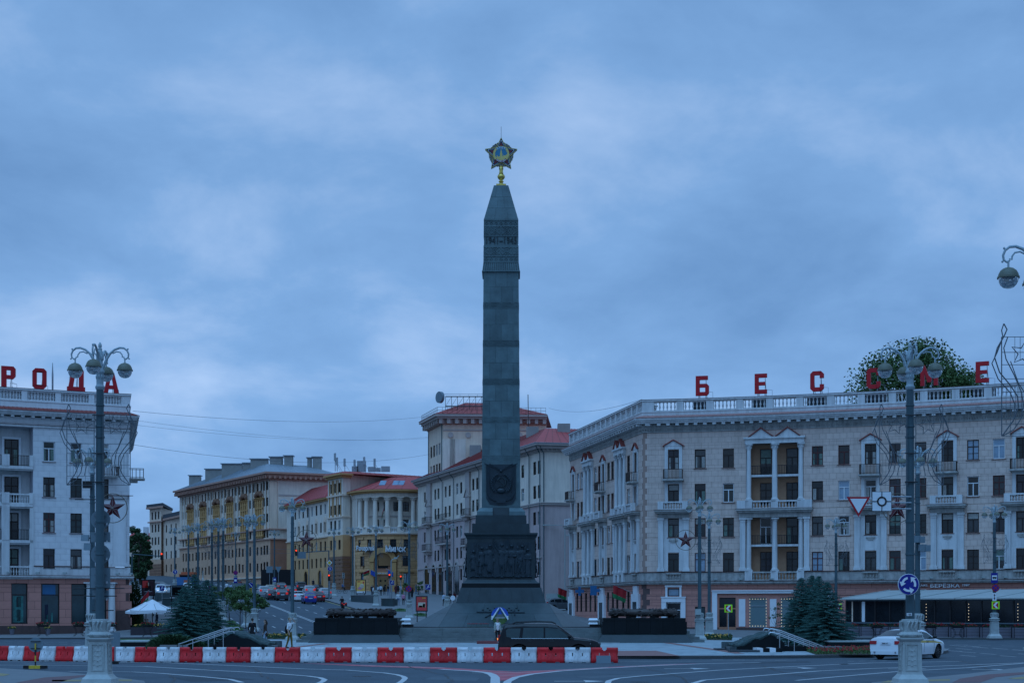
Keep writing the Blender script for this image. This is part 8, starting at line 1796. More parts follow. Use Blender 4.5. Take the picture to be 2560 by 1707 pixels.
 if kind=='suv':
  rr_=[]
  for s in (-1,1):m=MB();m.tube([(x,s*.62,z) for x,z in ((-1.75,1.81),(-1.6,1.90),(-.6,1.93),(.1,1.91),(.3,1.82))],.028,6);rr_.append(m)
  out_['roof_rail']=rr_;sp_=MB();sp_.hexa([(-2.33,-.62,1.72),(-1.98,-.66,1.76),(-1.98,.66,1.76),(-2.33,.62,1.72),(-2.30,-.60,1.78),(-1.95,-.62,1.83),(-1.95,.62,1.83),(-2.30,.60,1.78)]);out_['spoiler']=sp_
  ch=[]
  for s in (-1,1):m=MB();m.tube([(x,s*(Wd(x,1.105)+.012),1.11) for x in (-1.8,-1.0,0,1.0)],.007,5);ch.append(m)
  out_['chrome_strip']=ch
 wr,xw=S['wr'],S['wx'];ty=MB();prof=[(wr*.66,-.09),(wr*.93,-.115),(wr,-.09),(wr,.09),(wr*.93,.115),(wr*.66,.09),(wr*.66,-.09)];ty.lathe(prof,24,cap=False);ty.xf(Matrix.Rotation(R(90),4,'X'))
 ri=MB();ri.lathe([(.001,-.06),(wr*.2,-.07),(wr*.2,-.05),(wr*.67,-.02),(wr*.67,-.10),(wr*.62,-.10)],20,cap=False);ri.xf(Matrix.Rotation(R(90),4,'X'));sp2=MB()
 for k in range(10):a=R(36*k);d=Vector((math.cos(a),0,math.sin(a)));n_=Vector((-d.z,0,d.x))*.028;p,q=d*wr*.15,d*wr*.64;sp2 .hexa([p-n_+Vector((0,-.055,0)),q-n_+Vector((0,-.055,0)),q+n_+Vector((0,-.055,0)),p+n_+Vector((0,-.055,0)),p-n_+Vector((0,-.095,0)),q-n_+Vector((0,-.085,0)),q+n_+Vector((0,-.085,0)),p+n_+Vector((0,-.095,0))])
 ri2=MB();ri2 .add(ri.v,ri.f);ri2 .add(sp2 .v,sp2 .f);out_['tyre']=ty;out_['rim']=ri2;out_['_S']=S;out_['_W']=Wd;CARM[kind]=out_;return out_
CARI={}
def car(label,loc,rot,kind,paint,tail='tail_lit',head='chrome',rim='rim',glass='car_glass',group='cars on the avenue',tilt=0.0,name='car',scale=None):
 C_=car_meshes(kind);t=thing(name,label,'car',loc,group);S=C_['_S'];t.rotation_euler=(0,-tilt,rot)
 if scale:t.scale=(scale,)*3
 def me(key,matn,idx=None,smooth=False):
  k=(kind,key,matn,idx)
  if k not in CARI:mb=C_[key] if idx is None else C_[key][idx];CARI[k]=mb.mesh(key,matn,smooth,ang=32)
  return CARI[k]
 b=sub(me('body',paint,smooth=True),'body',t);sub(me('underbody','underbody'),'underbody',t);sub(me('bumper','underbody' if kind=='suv' else paint),'bumper',b)
 for i in range(len(C_['side_windows'])):sub(me('side_windows',glass,i),'side_window',t)
 sub(me('windscreen','car_glass',smooth=True),'windscreen',t);sub(me('rear_window','car_glass',smooth=True),'rear_window',t)
 for i in range(2):sub(me('tail_light',tail,i),'tail_light',t);sub(me('headlight',head,i),'headlight',t);sub(me('mirror','sign_black',i,True),'mirror',t)
 sub(me('licence_plate','sign_white'),'licence_plate',t);sub(me('door_lines','sign_black'),'door_lines',b)['kind']='stuff'
 if kind=='suv':
  for i in range(2):sub(me('roof_rail','sign_black',i),'roof_rail',t);sub(me('chrome_strip','chrome',i),'chrome_strip',t)
  sub(me('spoiler',paint),'spoiler',t)
 for x in S['wx']:
  for s in (-1,1):
   w_=sub(me('tyre','rubber',smooth=True),'wheel',t);w_.location=(x,s*(S['W']-.14),S['wr']);w_.rotation_euler=(0,0,0 if s<0 else math.pi);sub(me('rim',rim),'rim',w_)
 return t
Ys=75.9;suv=car('dark navy off-road car passing behind the barrier',(PX(1374,Ys),Ys,0),R(-1.5),'suv','paint_navy',tail='tail_off',glass='car_glass_teal',group='cars on the square');suv.scale=(1.0,1.0,.965)
taxi=car('white taxi sedan with a yellow side stripe behind the nearest right lamp',(PX(2271,79.2),79.2,0),R(50),'sedan','paint_white',tail='tail_off',rim='rim_dark',glass='car_glass_teal',group='cars on the square')
Wd_=CARM['sedan']['_W'];m=MB()
for s in (-1,1):
 pts=[(-2.30,.93),(-1.9,.80),(-.5,.82),(1.0,.80),(1.9,.74),(1.75,.80),(1.0,.89),(-.5,.93),(-1.9,.97)];k=len(pts);m.add([(x,s*(Wd_(x,z)+.006),z) for x,z in pts],[tuple(range(k)) if s<0 else tuple(range(k-1,-1,-1))])
sub(m.mesh('yellow_stripe','taxi_yellow'),'yellow_stripe',taxi);m=MB()
for k in range(7):x=.05+.13*k;m.add([(x,-(Wd_(x,.9)+.009),.84+.02*(k%2)),(x+.07,-(Wd_(x,.9)+.009),.84),(x+.09,-(Wd_(x,.9)+.009),.92),(x+.03,-(Wd_(x,.9)+.009),.93)],[(0,1,2,3)])
sub(m.mesh('door_lettering','sign_black'),'door_lettering',taxi);m=MB();m.box(-.28,.28-.2,-.2,.2,1.47,1.56);sub(m.mesh('roof_light','orange'),'roof_light',taxi)
for s in (-1,1):m=MB();m.tube([(-2.52,s*.55,.36),(-2.40,s*.55,.36)],.05,8);sub(m.mesh('exhaust_tip','chrome'),'exhaust_tip',taxi)
tm=text_mesh('9868 XT',.09,.003,'plate_digits','sign_black');tm.transform(Matrix.Translation((-2.505,0,.80))@Matrix.Rotation(R(-90),4,'Z'));sub(tm,'plate_digits',taxi)
def solveY(px,py,dz=.0,lo=135,hi=420):
 f_=lambda Y:HY+(CAMZ-gz(PX(px,Y),Y)-dz)*F/Y-py
 a,b=lo,hi
 for _ in range(60):
  c=(a+b)/2
  if f_(c)>0:a=c
  else :b=c
 return (a+b)/2
AVH=math.atan2(.97,-.243);SLOPE=math.atan(.0404)
def acar(label,px,py,kind,paint,away=True,**kw):
 Y=solveY(px,py);x=PX(px,Y);car(label,(x,Y,gz(x,Y)),AVH+(0 if away else math.pi),kind,paint,tilt=SLOPE if away else -SLOPE,tail='tail_lit',head='chrome' if away else 'head_lit',**kw)
for a in [('blue hatchback braking nearest in the avenue queue',772,1508,'hatch','paint_blue'),('maroon sedan in the avenue queue right of the blue hatchback',793,1503,'sedan','paint_maroon'),('white sedan in the avenue queue left of the blue hatchback',744,1501.5,'sedan','paint_white'),('pale silver off-road car at the right end of the avenue queue',811,1497,'suv_small','paint_silver'),('grey off-road car nearest on the left lanes of the queue',703,1500,'suv_small','paint_darkgrey'),('black sedan in the avenue queue left of the grey off-road car',681,1498,'sedan','paint_black'),('silver off-road car at the left end of the avenue queue',659,1491.5,'suv_small','paint_silver'),('dark grey hatchback in the second row of the queue',726,1488,'hatch','paint_darkgrey'),('pale grey car in the second row behind the blue hatchback',772,1489.5,'suv_small','paint_silver'),('black car in the third row of the avenue queue',793,1481.5,'sedan','paint_black'),('dark van farthest in the queue before the yellow house',750,1479.5,'suv','paint_darkgrey'),('beige car in the second row of the queue at left',675,1484,'hatch','paint_beige'),('small dark car farthest in the left queue',702,1477,'hatch','paint_darkgrey')]:acar(*a)
for a in [('white oncoming car with headlights on at far left',402,1484.5,'hatch','paint_white'),('pale oncoming car right of the white one at far left',423,1484,'sedan','paint_silver'),('white oncoming car half hidden by the spruce',470,1479,'hatch','paint_white'),('maroon oncoming car at far left beside the poster case',389,1478,'hatch','paint_maroon')]:acar(*a,away=False)
car('grey parked car at the far end of the right house wing',(PX(1402,204),204,gz(PX(1402,204),204)+.14),R(20),'hatch','paint_grey',tail='tail_off')
Yt=300;x=PX(463,Yt);g=gz(x,Yt);t=thing('orange_truck','orange service truck far up the avenue left of the spruce','truck',(x,Yt,g));m=MB();m.box(x-1.2,x+1.2,Yt+2.0,Yt+6,g+.9,g+3.0);m.build('tank','orange',t);m=MB();m.box(x-1.15,x+1.15,Yt,Yt+1.9,g+.7,g+2.6);cabo=m.build('cab','orange',t);m=MB();m.box(x-1.0,x+1.0,Yt-.03,Yt,g+1.6,g+2.4);m.build('windscreen','car_glass',cabo)
for sx in (-1,1):
 for dy in (.9,4.6):m=MB();m.lathe([(.46,-.15),(.5,-.1),(.5,.1),(.46,.15)],14);m.xf(Matrix.Translation((x+sx*1.0,Yt+dy,g+.5))@Matrix.Rotation(R(90),4,'Y'));m.build('wheel','rubber',t)
Ym=solveY(857,1521);x=PX(857,Ym);g=gz(x,Ym);t=thing('motorcycle','dark touring motorcycle with red tail lights riding up the avenue','motorcycle',(x,Ym,g));t.rotation_euler=(0,-SLOPE,AVH)
def mcp(nm,mb,matn,sm_=True):return sub(mb.mesh(nm,matn,sm_),nm,t)
for xx_ in (-.72,.78):
 m=MB();m.lathe([(.20,-.06),(.29,-.08),(.315,0),(.29,.08),(.20,.06),(.20,-.06)],20,cap=False);m.xf(Matrix.Translation((xx_,0,.315))@Matrix.Rotation(R(90),4,'X'));w_=mcp('wheel',m,'rubber');m=MB();m.lathe([(.001,-.05),(.2,-.04),(.2,.04),(.001,.05)],14);m.xf(Matrix.Translation((xx_,0,.315))@Matrix.Rotation(R(90),4,'X'));sub(m.mesh('rim','rim_dark'),'rim',w_)
m=MB();m.tube([(-.95,0,.70),(-.6,0,.72),(-.2,0,.74),(.2,0,.82),(.5,0,.86),(.78,0,.80)],[.10,.17,.16,.19,.2,.1],10);mcp('body',m,'paint_black');m=MB();m.tube([(.45,0,.9),(.66,0,1.0),(.72,0,1.18)],[.2,.22,.16],8);mcp('fairing',m,'paint_black')
for s in (-1,1):m=MB();m.box(-1.0,-.45,s*.30-.11,s*.30+.11,.42,.80);mcp('pannier',m,'paint_black',False);m=MB();m.box(-1.03,-1.0,s*.24-.06,s*.24+.06,.70,.80);mcp('tail_light',m,'tail_lit',False);m=MB();m.tube([(.5,s*.1,1.0),(.42,s*.36,1.08),(.34,s*.42,1.06)],.018,5);mcp('handlebar',m,'iron')
m=MB();m.box(-1.05,-1.0,-.1,.1,.55,.66);mcp('lower_light',m,'tail_lit',False)
# -- people
def onavenue(px,py,dz=.14):Y=solveY(px,py,dz);x=PX(px,Y);return (x,Y,gz(x,Y)+dz)
def onisland(px,py):x,Y=gp(px,py,.16);return (x,Y,.16)
man=person('man in white shirt and olive trousers with a black sling bag, hand on head',onisland(724,1618.5),R(75),'headhand','cloth_white','cloth_olive','hair_fair',sleeve='skin',pose='headhand',vox=.018,h=1.80)
m=MB();m.tube([(.10,-.16,1.40),(-.02,-.165,1.22),(-.16,-.10,1.05),(-.2,.06,1.0)],.022,6);m.tube([(.12,.14,1.42),(-.02,.165,1.2)],.022,6);sub(m.mesh('bag_strap','cloth_black',True),'bag_strap',man);m=MB();m.ball((-.02,.20,1.10),.19,10,8,sx=.75,sy=.5,sz=1.35);sub(m.mesh('sling_bag','cloth_black',True),'sling_bag',man)
person('person in black hoodie and white trousers seen from behind on the island',onisland(631,1612),R(170),'standA','cloth_black','cloth_white','hair_brown',pose='stand',vox=.02,h=1.74,coat=.18)
person('woman in brown jacket and pale jeans walking on the island',onisland(663,1614),R(-70),'walkF','cloth_brown','cloth_pale_jeans','hair_brown',long=True,pose='walk',female=True,vox=.02,h=1.66,coat=.12)
wf=person('woman in sage jacket and sunglasses standing by the flame',(PX(1244,110.4),110.4,.15),R(12),'standF','cloth_white','cloth_black','hair_fair',sleeve='cloth_sage',long=True,pose='contra',female=True,vox=.02,h=1.70)
m=MB();m.box(-.075,.075,-.125,-.10,1.595,1.63);sub(m.mesh('sunglasses','sign_black'),'sunglasses',wf);m=MB()
for s in (-1,1):m.tube([(s*.15,.0,1.38),(s*.17,-.02,1.15),(s*.18,-.02,.88)],[.07,.085,.09],8)
sub(m.mesh('open_jacket','cloth_sage',True),'open_jacket',wf)
CROWD=[('person in dark blue jacket left of the lamp by the entrance',930,1488,'standA','cloth_navy','cloth_navy',160),('person in white shirt and black trousers beside the entrance lamp',933,1491,'walkF','cloth_white','cloth_black',120),('person in white top just right of the entrance lamp',944,1487,'standF','cloth_white','cloth_navy',190),('person in pale blue top left of the black-clad pair',952,1488,'standA','cloth_lightblue','cloth_black',170),('person in black carrying a white bag before the door',961,1487,'walkF','cloth_black','cloth_black',185),('person in black jacket and jeans by the pedestrian light',971,1487,'standA','cloth_black','cloth_jeans',200),('person in long maroon coat at the crossing',989.5,1486,'coatF','cloth_maroon','cloth_black',170),('person in dark coat beside the maroon coat',995,1485,'standA','cloth_black','cloth_black',150),('person in white top and pale jeans right of the maroon coat',1001,1485,'standF','cloth_white','cloth_pale_jeans',190),('person in white sweatshirt and blue jeans standing on the pavement',995.5,1512,'standA','cloth_white','cloth_jeans',15),('girl in pink top and black trousers beside the white sweatshirt',1008.5,1511.5,'standF','cloth_pink','cloth_black',10),('person in black right of the no stopping sign',1030,1495,'coatF','cloth_black','cloth_black',180),('person in dark top and jeans at the yellow house corner',1040,1484,'standA','cloth_grey','cloth_jeans',60),('person in black facing the one in jeans at the corner',1046,1485.5,'standA','cloth_black','cloth_black',-70),('person in white shirt and black trousers left of the obelisk slope',1110,1514,'standA','cloth_lightblue','cloth_black',30),('person in black left of the round white sign by the plinth',1125,1508,'standA','cloth_black','cloth_black',200),('person in dark red right of the lamp by the plinth',1136,1507,'standF','cloth_maroon','cloth_black',190),('person in white shirt far up the left kerb',567,1481,'standA','cloth_white','cloth_black',180),('second person in white shirt far up the left kerb',577,1482,'standF','cloth_lightblue','cloth_jeans',170),('person in lime vest near the tan house',638,1480,'standA','cloth_yellow','cloth_navy',180),('person in navy coat at the foot of the rusticated house',783,1470,'standA','cloth_navy','cloth_black',30),('person with red jacket at the left photo cafe steps',361,1492,'standA','cloth_maroon','cloth_black',60)]
PK={'standA':dict(pose='stand',h=1.76),'standF':dict(pose='contra',h=1.66,female=True),'walkF':dict(pose='walk',h=1.70,female=True),'coatF':dict(pose='stand',h=1.72,coat=.5,female=True)}
for i,(lb,px,py,k,tp,lg,rt) in enumerate(CROWD):person(lb,onavenue(px,py),R(rt),'c'+k,tp,lg,'hair_brown' if i%3 else 'hair_fair',long=(k!='standA'),vox=.03,group='people along the avenue',**PK[k])
loc=(PX(857,Ym),Ym,gz(PX(857,Ym),Ym)-.02);person('motorcyclist in black jacket and helmet riding up the avenue',(loc[0]-.1,loc[1],loc[2]),AVH+R(90),'rider','cloth_black','cloth_navy',cap='sign_black',pose='ride',h=1.62,vox=.03,group='people along the avenue')
lc=onavenue(855.7,1483);person('cyclist in blue shirt standing by the rusticated corner',(lc[0],lc[1]+.05,lc[2]+.1),R(90),'cyc','cloth_blue','cloth_black',pose='ride',h=1.72,vox=.03,group='people along the avenue')
t=thing('bicycle','black bicycle ridden by the cyclist in blue','bicycle',lc);m=MB()
for s in (-1,1):
 m=MB();m.tube([(lc[0]+s*.52+.33*math.cos(2*math.pi*k/20),lc[1],lc[2]+.34+.33*math.sin(2*math.pi*k/20)) for k in range(20)],.02,5,closed=True);w_=m.build('wheel','rubber',t);m=MB()
 for k in range(6):a=R(30*k);m.tube([(lc[0]+s*.52-.32*math.cos(a),lc[1],lc[2]+.34-.32*math.sin(a)),(lc[0]+s*.52+.32*math.cos(a),lc[1],lc[2]+.34+.32*math.sin(a))],.005,3)
 m.build('spokes','iron',w_)
m=MB();X,Yc,Z=lc
for a,b in (((-.52,.34),(-.15,.85)),((-.15,.85),(.0,.34)),((-.52,.34),(0,.34)),((0,.34),(.38,.85)),((-.15,.80),(.38,.82)),((.36,.95),(.52,.34))):m.tube([(X+a[0],Yc,Z+a[1]),(X+b[0],Yc,Z+b[1])],.018,5)
m.build('frame','iron',t);m=MB();m.ball((X-.17,Yc,Z+.90),.1,8,5,sy=.6,sz=.4);m.build('saddle','rubber',t);m=MB();m.tube([(X+.34,Yc-.25,Z+1.0),(X+.38,Yc,Z+.98),(X+.34,Yc+.25,Z+1.0)],.016,5);m.build('handlebar','iron',t)
# -- barriers
def barrier_mesh(matn):
 L,H=1.2,.70;nx,nz=24,14;m=MB();mask={}
 for i in range(nx):
  for j in range(nz):
   ok=True
   if j>=nz-2 and 10<=i<=13:ok=False
   if j==nz-3 and 11<=i<=12:ok=False
   if j==0 and (4<=i<=7 or 16<=i<=19):ok=False
   if j in (6,7,8) and i in (7,16):ok=False
   mask[i,j]=ok
 def th(x,z):
  t=.20-.09*max(0,min(1,(z-.16)/.30));e_=min(x,L-x);k=1.0
  if e_<.05:k=.62+.38*(e_/.05)
  if z>H-.06:k*=.62+.38*((H-z)/.06)
  if z<.04:k*=.86+.14*z/.04
  return t*k
 def P(i,j,s):
  x,z=L*i/nx,H*j/nz;xo=x-L/2
  xo+=.012*math.sin(z*14)*(1 if xo>0 else -1)*(abs(xo)>L*.45);return (xo,s*th(x,z),z)
 idx={}
 def V(i,j,s):
  k=(i,j,s)
  if k not in idx:idx[k]=len(m.v);m.v.append(P(i,j,s))
  return idx[k]
 for (i,j),ok in mask.items():
  if not ok:continue
  m.f.append((V(i,j,-1),V(i+1,j,-1),V(i+1,j+1,-1),V(i,j+1,-1)));m.f.append((V(i,j,1),V(i,j+1,1),V(i+1,j+1,1),V(i+1,j,1)));m.m+=[0,0]
  for di,dj,a,b in ((-1,0,(i,j+1),(i,j)),(1,0,(i+1,j),(i+1,j+1)),(0,-1,(i,j),(i+1,j)),(0,1,(i+1,j+1),(i,j+1))):
   if not mask.get((i+di,j+dj),False):m.f.append((V(*a,1),V(*b,1),V(*b,-1),V(*a,-1)));m.m.append(0)
 st=MB()
 for k,x in enumerate((-.42,-.10,.12,.44)):
  for a,b in (((x-.06,.42),(x+.03,.32)),((x+.03,.32),(x-.06,.22))):st.tube([(a[0],-th(a[0]+L/2,a[1])-.002,a[1]),(b[0],-th(b[0]+L/2,b[1])-.002,b[1])],.010,4)
 st.tube([(-.46,-.115,.60),(-.22,-.115,.60)],.008,4);st.tube([(-.46,-.115,.565),(-.22,-.115,.565)],.008,4)
 return m.mesh('shell',matn,True,ang=50),st.mesh('moulded_arrows',matn)
BM={k:barrier_mesh('barrier_'+k) for k in ('red','white')}
bpx=[-62,-20,24,63,103,143,187,228,268,288+2,339,393,450,508,567,627,688,751,814,880,944,1010,1075,1143,1209,1277,1343,1411,1477,1545]
def bY(px):return 73.0+.9*max(0,(1500-px)/1500)+2.6*max(0,(420-px)/420)**1.3
nth={'red':0,'white':0};ordn='first second third fourth fifth sixth seventh eighth ninth tenth eleventh twelfth thirteenth fourteenth fifteenth sixteenth'.split()
bl_list=[p for p in bpx if p!=268]
cols=[]
for i in range(len(bl_list)-1):cols.append('red' if (len(bl_list)-2-i)%2==0 else 'white')
for i in range(len(bl_list)-1):
 p,q=bl_list[i],bl_list[i+1];c=cols[i];a=Vector((PX(p,bY(p)),bY(p)));b=Vector((PX(q,bY(q)),bY(q)));d=b-a;mid=(a+b)/2
 lb='%s plastic road barrier, %s %s one from the left photo edge'%(c,ordn[nth[c]],c);nth[c]+=1
 t=thing('road_barrier',lb,'barrier',(mid.x,mid.y+rng.uniform(-.05,.05),0.0),'plastic barriers in a row',math.atan2(d.y,d.x)+rng.uniform(-.05,.05));t.scale=((d.length-.012)/1.2,1,1);sub(BM[c][0],'shell',t);sub(BM[c][1],'moulded_arrows',t)
Y=72.5;m=MB();x0,x1=PX(1491,Y),PX(1527,Y);m.hexa([(x0,Y-.05,.0),(x1,Y-.05,.0),(x1,Y+.0,.0),(x0,Y+.0,.0),(x0,Y+.15,.34),(x1,Y+.15,.34),(x1,Y+.19,.34),(x0,Y+.19,.34)]);m.build('grey_board','board_grey',label='plain grey board leaning on the last red barrier',cat='board')
# -- spruces, saplings, broadleaf trees
def spruce_mesh(h,r,seed):
 r_=random.Random(seed);m=MB();z=.05*h;lev=0
 while z<h*.985:
  f=z/h;L=r*(1-f)**.82*(1.0 if f>.12 else .8+1.6*f);n=max(4,int(19*(1-f)+6));a0=r_.random()*6.28
  for k in range(n):
   a=a0+6.283*k/n+r_.gauss(0,.2);Lb=L*r_.uniform(.55,1.2);d=Vector((math.cos(a),math.sin(a),0));sd=Vector((-d.y,d.x,0));up=.30*f+.10+r_.uniform(-.06,.08)
   ns=max(3,int(Lb/.12));
   for i in range(ns+1):
    t=i/ns
    if t<.18:continue
    p=d*Lb*t+Vector((0,0,z+Lb*(up*t-.34*t*t+.12*t**3)));wd=(.10+.26*(1-t))*min(1,Lb)*.9
    for s in (-1,1):
     tip=p+(sd*s*r_.uniform(.7,1.1)+d*.75)*wd+Vector((0,0,r_.uniform(-.05,.03)));b=p+d*.05
     m.add([p-d*.03+Vector((0,0,.012)),tip,b+Vector((0,0,-.035))],[(0,1,2)])
     q=p.lerp(tip,.55);m.add([q+Vector((0,0,.045)),q+(d-sd*s*.3)*.07,q+Vector((0,0,-.03)),q+sd*s*.05],[(0,1,2,3)])
    m.add([p+Vector((0,0,.05)),p+d*.11,p+Vector((0,0,-.03)),p+sd*.03],[(0,1,2,3)])
  z+=h*.030*(1.15-.5*f)
 for k in range(6):a=k;m.add([(0,0,h*.93),(.05*math.cos(a),.05*math.sin(a),h*.96),(0,0,h*1.01)],[(0,1,2)])
 return m.mesh('crown','spruce')
SPM=[spruce_mesh(4.6,2.15,1),spruce_mesh(4.7,1.95,2)]
_t=MB();_t.tube([(0,0,0),(0,0,2.3),(0,0,4.6)],[.09,.06,.012],7);SPT=_t.mesh('trunk','bark')
def spruce(label,px,Y,ztop,k,wsc=1.0,rot=0.0):
 t=thing('blue_spruce',label,'tree',(PX(px,Y),Y,.15),'blue spruces on the island',rot);sub(SPT,'trunk',t);sub(SPM[k],'crown',t);s=(ztop-.15)/4.6;t.scale=(s*wsc,s*wsc,s)
for a in [('front blue spruce of the left group, broad and low',462,97.5,PZ(1462,97.5),0,1.12,.3),('tallest blue spruce of the left group',486,100.5,PZ(1437,100.5),1,1.0,1.2),('blue spruce at the right of the left group',517,102,PZ(1447,102),0,1.0,2.2)]:spruce(*a)
for a in [('leftmost blue spruce of the right group',2003,101,PZ(1446,101),1,.95,.7),('second blue spruce of the right group, the tallest',2030,103.5,PZ(1436,103.5),0,.9,1.9),('third blue spruce of the right group',2047,100.5,PZ(1441,100.5),1,.95,2.9),('rightmost blue spruce of the right group, broad at the foot',2068,98.5,PZ(1452,98.5),0,1.08,.1)]:spruce(*a)
def leaf_cloud(centers,n,size,seed,flat=.0,dens_edge=.55):
 "leaf-sized faces through several ellipsoid clumps"
 r_=random.Random(seed);m=MB()
 for (c,rx,ry,rz,wt) in centers:
  for i in range(int(n*wt)):
   d=Vector((r_.gauss(0,1),r_.gauss(0,1),r_.gauss(0,1))).normalized()*(r_.random()**dens_edge);p=Vector((c[0]+d.x*rx,c[1]+d.y*ry,c[2]+d.z*rz));e_=Vector((r_.gauss(0,1),r_.gauss(0,1),r_.gauss(0,.7))).normalized();g_=e_.cross(Vector((r_.gauss(0,1),r_.gauss(0,1),r_.gauss(0,1)))).normalized();s=size*r_.uniform(.6,1.35)
   o=len(m.v);m.v+=[tuple(p-e_*s*.6),tuple(p+g_*s*.38),tuple(p+e_*s*.6),tuple(p-g_*s*.38)];m.f.append((o,o+1,o+2,o+3));m.m.append(0)
 return m
def broadleaf(name,label,base,height,crown,n,size,matn,seed,group,trunk_r=.2,nclump=16,low=.35):
 "trunk with limbs that carry clumps of leaves"
 r_=random.Random(seed);t=thing(name,label,'tree',base,group);B_=Vector(base);tr=MB();top_=B_+Vector((0,0,height*.78));tr.tube([B_,B_.lerp(top_,.5)+Vector((r_.gauss(0,.03),r_.gauss(0,.03),0))*height,top_],[trunk_r,trunk_r*.7,trunk_r*.2],8);cl_=[]
 for k in range(nclump):
  f=r_.random();a=6.283*(k*.618+r_.random()*.15);zf=low+(1-low)*(.08+.88*f);prof=math.sin(math.pi*min(1,max(.05,(zf-low*.7)/(1.05-low*.7))))**.6;rr=crown*prof*r_.uniform(.45,.95);c=B_+Vector((rr*math.cos(a),rr*math.sin(a),height*zf));s=crown*r_.uniform(.26,.42);cl_.append((c,s*1.15,s*1.15,s*.8,1.0/nclump));st_=B_+Vector((0,0,height*max(.2,zf-.22)));tr.tube([st_,st_.lerp(c,.55)+Vector((0,0,-.04*height)),c],[trunk_r*.38,trunk_r*.24,trunk_r*.06],5)
 tr.build('trunk','bark',t);leaf_cloud(cl_,n,size,seed).build('crown',matn,t);return t
broadleaf('broadleaf_tree','big leafy tree rising behind the roof of the right house',(PX(2284,187),187,gz(46,187)),32.0,7.2,24000,.27,'leaf',3,'trees',.45,46,.60)
broadleaf('broadleaf_tree','lower leafy tree at the right behind the right house roof',(PX(2395,186),186,gz(50,186)),28.6,5.4,9000,.27,'leaf',4,'trees',.35,20,.62)
broadleaf('broadleaf_tree','dark green tree right beside the left house at the avenue end',(PX(352,318),318,gz(PX(352,318),318)),10.5,1.9,3200,.45,'leaf_dark',5,'trees',.3,26,.1);broadleaf('broadleaf_tree','tall dark green tree before the far house at the avenue end',(PX(362,335),335,gz(PX(362,335),335)),10.0,1.7,3000,.45,'leaf_dark',6,'trees',.3,26,.1);broadleaf('broadleaf_tree','dark green tree farthest at the avenue end',(PX(338,345),345,gz(PX(338,345),345)),12.0,2.8,3600,.5,'leaf_dark',7,'trees',.3,26,.1)
for i,(px,py,h,cr,lb) in enumerate([(574,1551,3.7,.95,'slim sapling farthest left in the kerb row'),(600,1563,3.8,1.2,'bushy sapling second in the kerb row'),(614,1571,3.7,1.0,'sapling third in the kerb row before the lamp'),(644,1570,3.3,1.0,'sapling nearest the avenue right of the row'),(540,1540,3.3,.8,'sapling beside the left spruces')]):
 loc=onavenue(px,py);broadleaf('sapling','young '+lb,loc,h,cr,2600,.14,'leaf_young',50+i,'saplings along the left kerb',.045,16,.40)
for i,(px,py,h,lb) in enumerate([(1014,1500,2.6,'small young tree by the crossing right of the pink top'),(1050,1488,2.4,'small young tree at the yellow house corner')]):loc=onavenue(px,py);broadleaf('sapling',lb,loc,h,.7,600,.16,'leaf_young',70+i,'saplings by the crossing',.04,12,.35)
t=broadleaf('sapling','thin staked sapling before the shop window',(PX(1939,128),128,.15),3.2,.55,120,.14,'leaf_dark',77,'saplings by the crossing',.03,10,.45);m=MB()
for s in (-.35,.35):m.tube([(PX(1939,128)+s,128,.15),(PX(1939,128)+s*.9,128,1.1)],.03,5)
m.build('stakes','bark',t)
def bush(label,px,Y,w_,d,h,n,matn,seed,z=.15,name='juniper_bush',size=.12):
 r_=random.Random(seed);t=thing(name,label,'shrub',(PX(px,Y),Y,z));m=MB();x0=PX(px,Y)
 for i in range(n):
  a=r_.uniform(0,6.283);rr=math.sqrt(r_.random());p=Vector((x0+w_/2*rr*math.cos(a),Y+d/2*rr*math.sin(a),z+h*r_.random()*(1-rr*rr)**.5));o=Vector((math.cos(a),math.sin(a),.7)).normalized();e_=o.cross(Vector((r_.gauss(0,1),r_.gauss(0,1),1))).normalized();s=size*r_.uniform(.7,1.5);m.add([p-e_*s*.3,p+o*s*1.4,p+e_*s*.3],[(0,1,2)])
 m.build('foliage',matn,t);m=MB()
 for k in range(6):a=k*1.05;m.tube([(x0,Y,z),(x0+w_*.3*math.cos(a),Y+d*.3*math.sin(a),z+h*.5)],.02,4)
 m.build('stems','bark',t)
bush('spreading green juniper before the left spruces',432,92,2.9,2.0,.85,5200,'juniper',1);bush('low juniper spilling toward the left stair rails',478,91.5,1.6,1.5,.55,2400,'juniper',2);bush('small juniper under the left stair rail',500,91.3,1.0,1.0,.35,900,'juniper',3);bush('low green hedge right of the right spruces',2130,99,2.9,1.6,.42,3800,'juniper',4,size=.09)
bush('climbing green vine on the corner of the left house',338,158.8,1.3,1.3,4.9,3600,'leaf_dark',5,.5,'climbing_vine',.2)
def bed(label,pts,z,h,n,leafm,flm,nf,seed,fs=.06,ls=.10,name='flower_bed'):
 "band of plants between picture points on the ground"
 r_=random.Random(seed);P=[Vector(p) for p in pts];t=thing(name,label,'flower bed',(P[0].x,P[0].y,z));m=MB();fl_=MB()
 def rp():a,b=r_.random(),r_.random();return (P[0].lerp(P[1],a)).lerp(P[3].lerp(P[2],a),b)
 for i in range(n):p=rp();q=Vector((p.x,p.y,z+h*r_.random()*.8));d=Vector((r_.gauss(0,.5),r_.gauss(0,.5),1)).normalized();e_=Vector((r_.gauss(0,1),r_.gauss(0,1),0)).normalized();m.add([q-e_*ls*.35,q+d*ls,q+e_*ls*.35],[(0,1,2)])
 for i in range(nf):p=rp();fl_.ball((p.x,p.y,z+h*r_.uniform(.6,1.05)),fs*r_.uniform(.7,1.2),5,3)
 m.build('foliage',leafm,t);
 if nf:fl_.build('blossoms',flm,t)
 m=MB();m.prism([(p.x,p.y) for p in P],z-.02,z+.015);m.build('soil','bark',t)
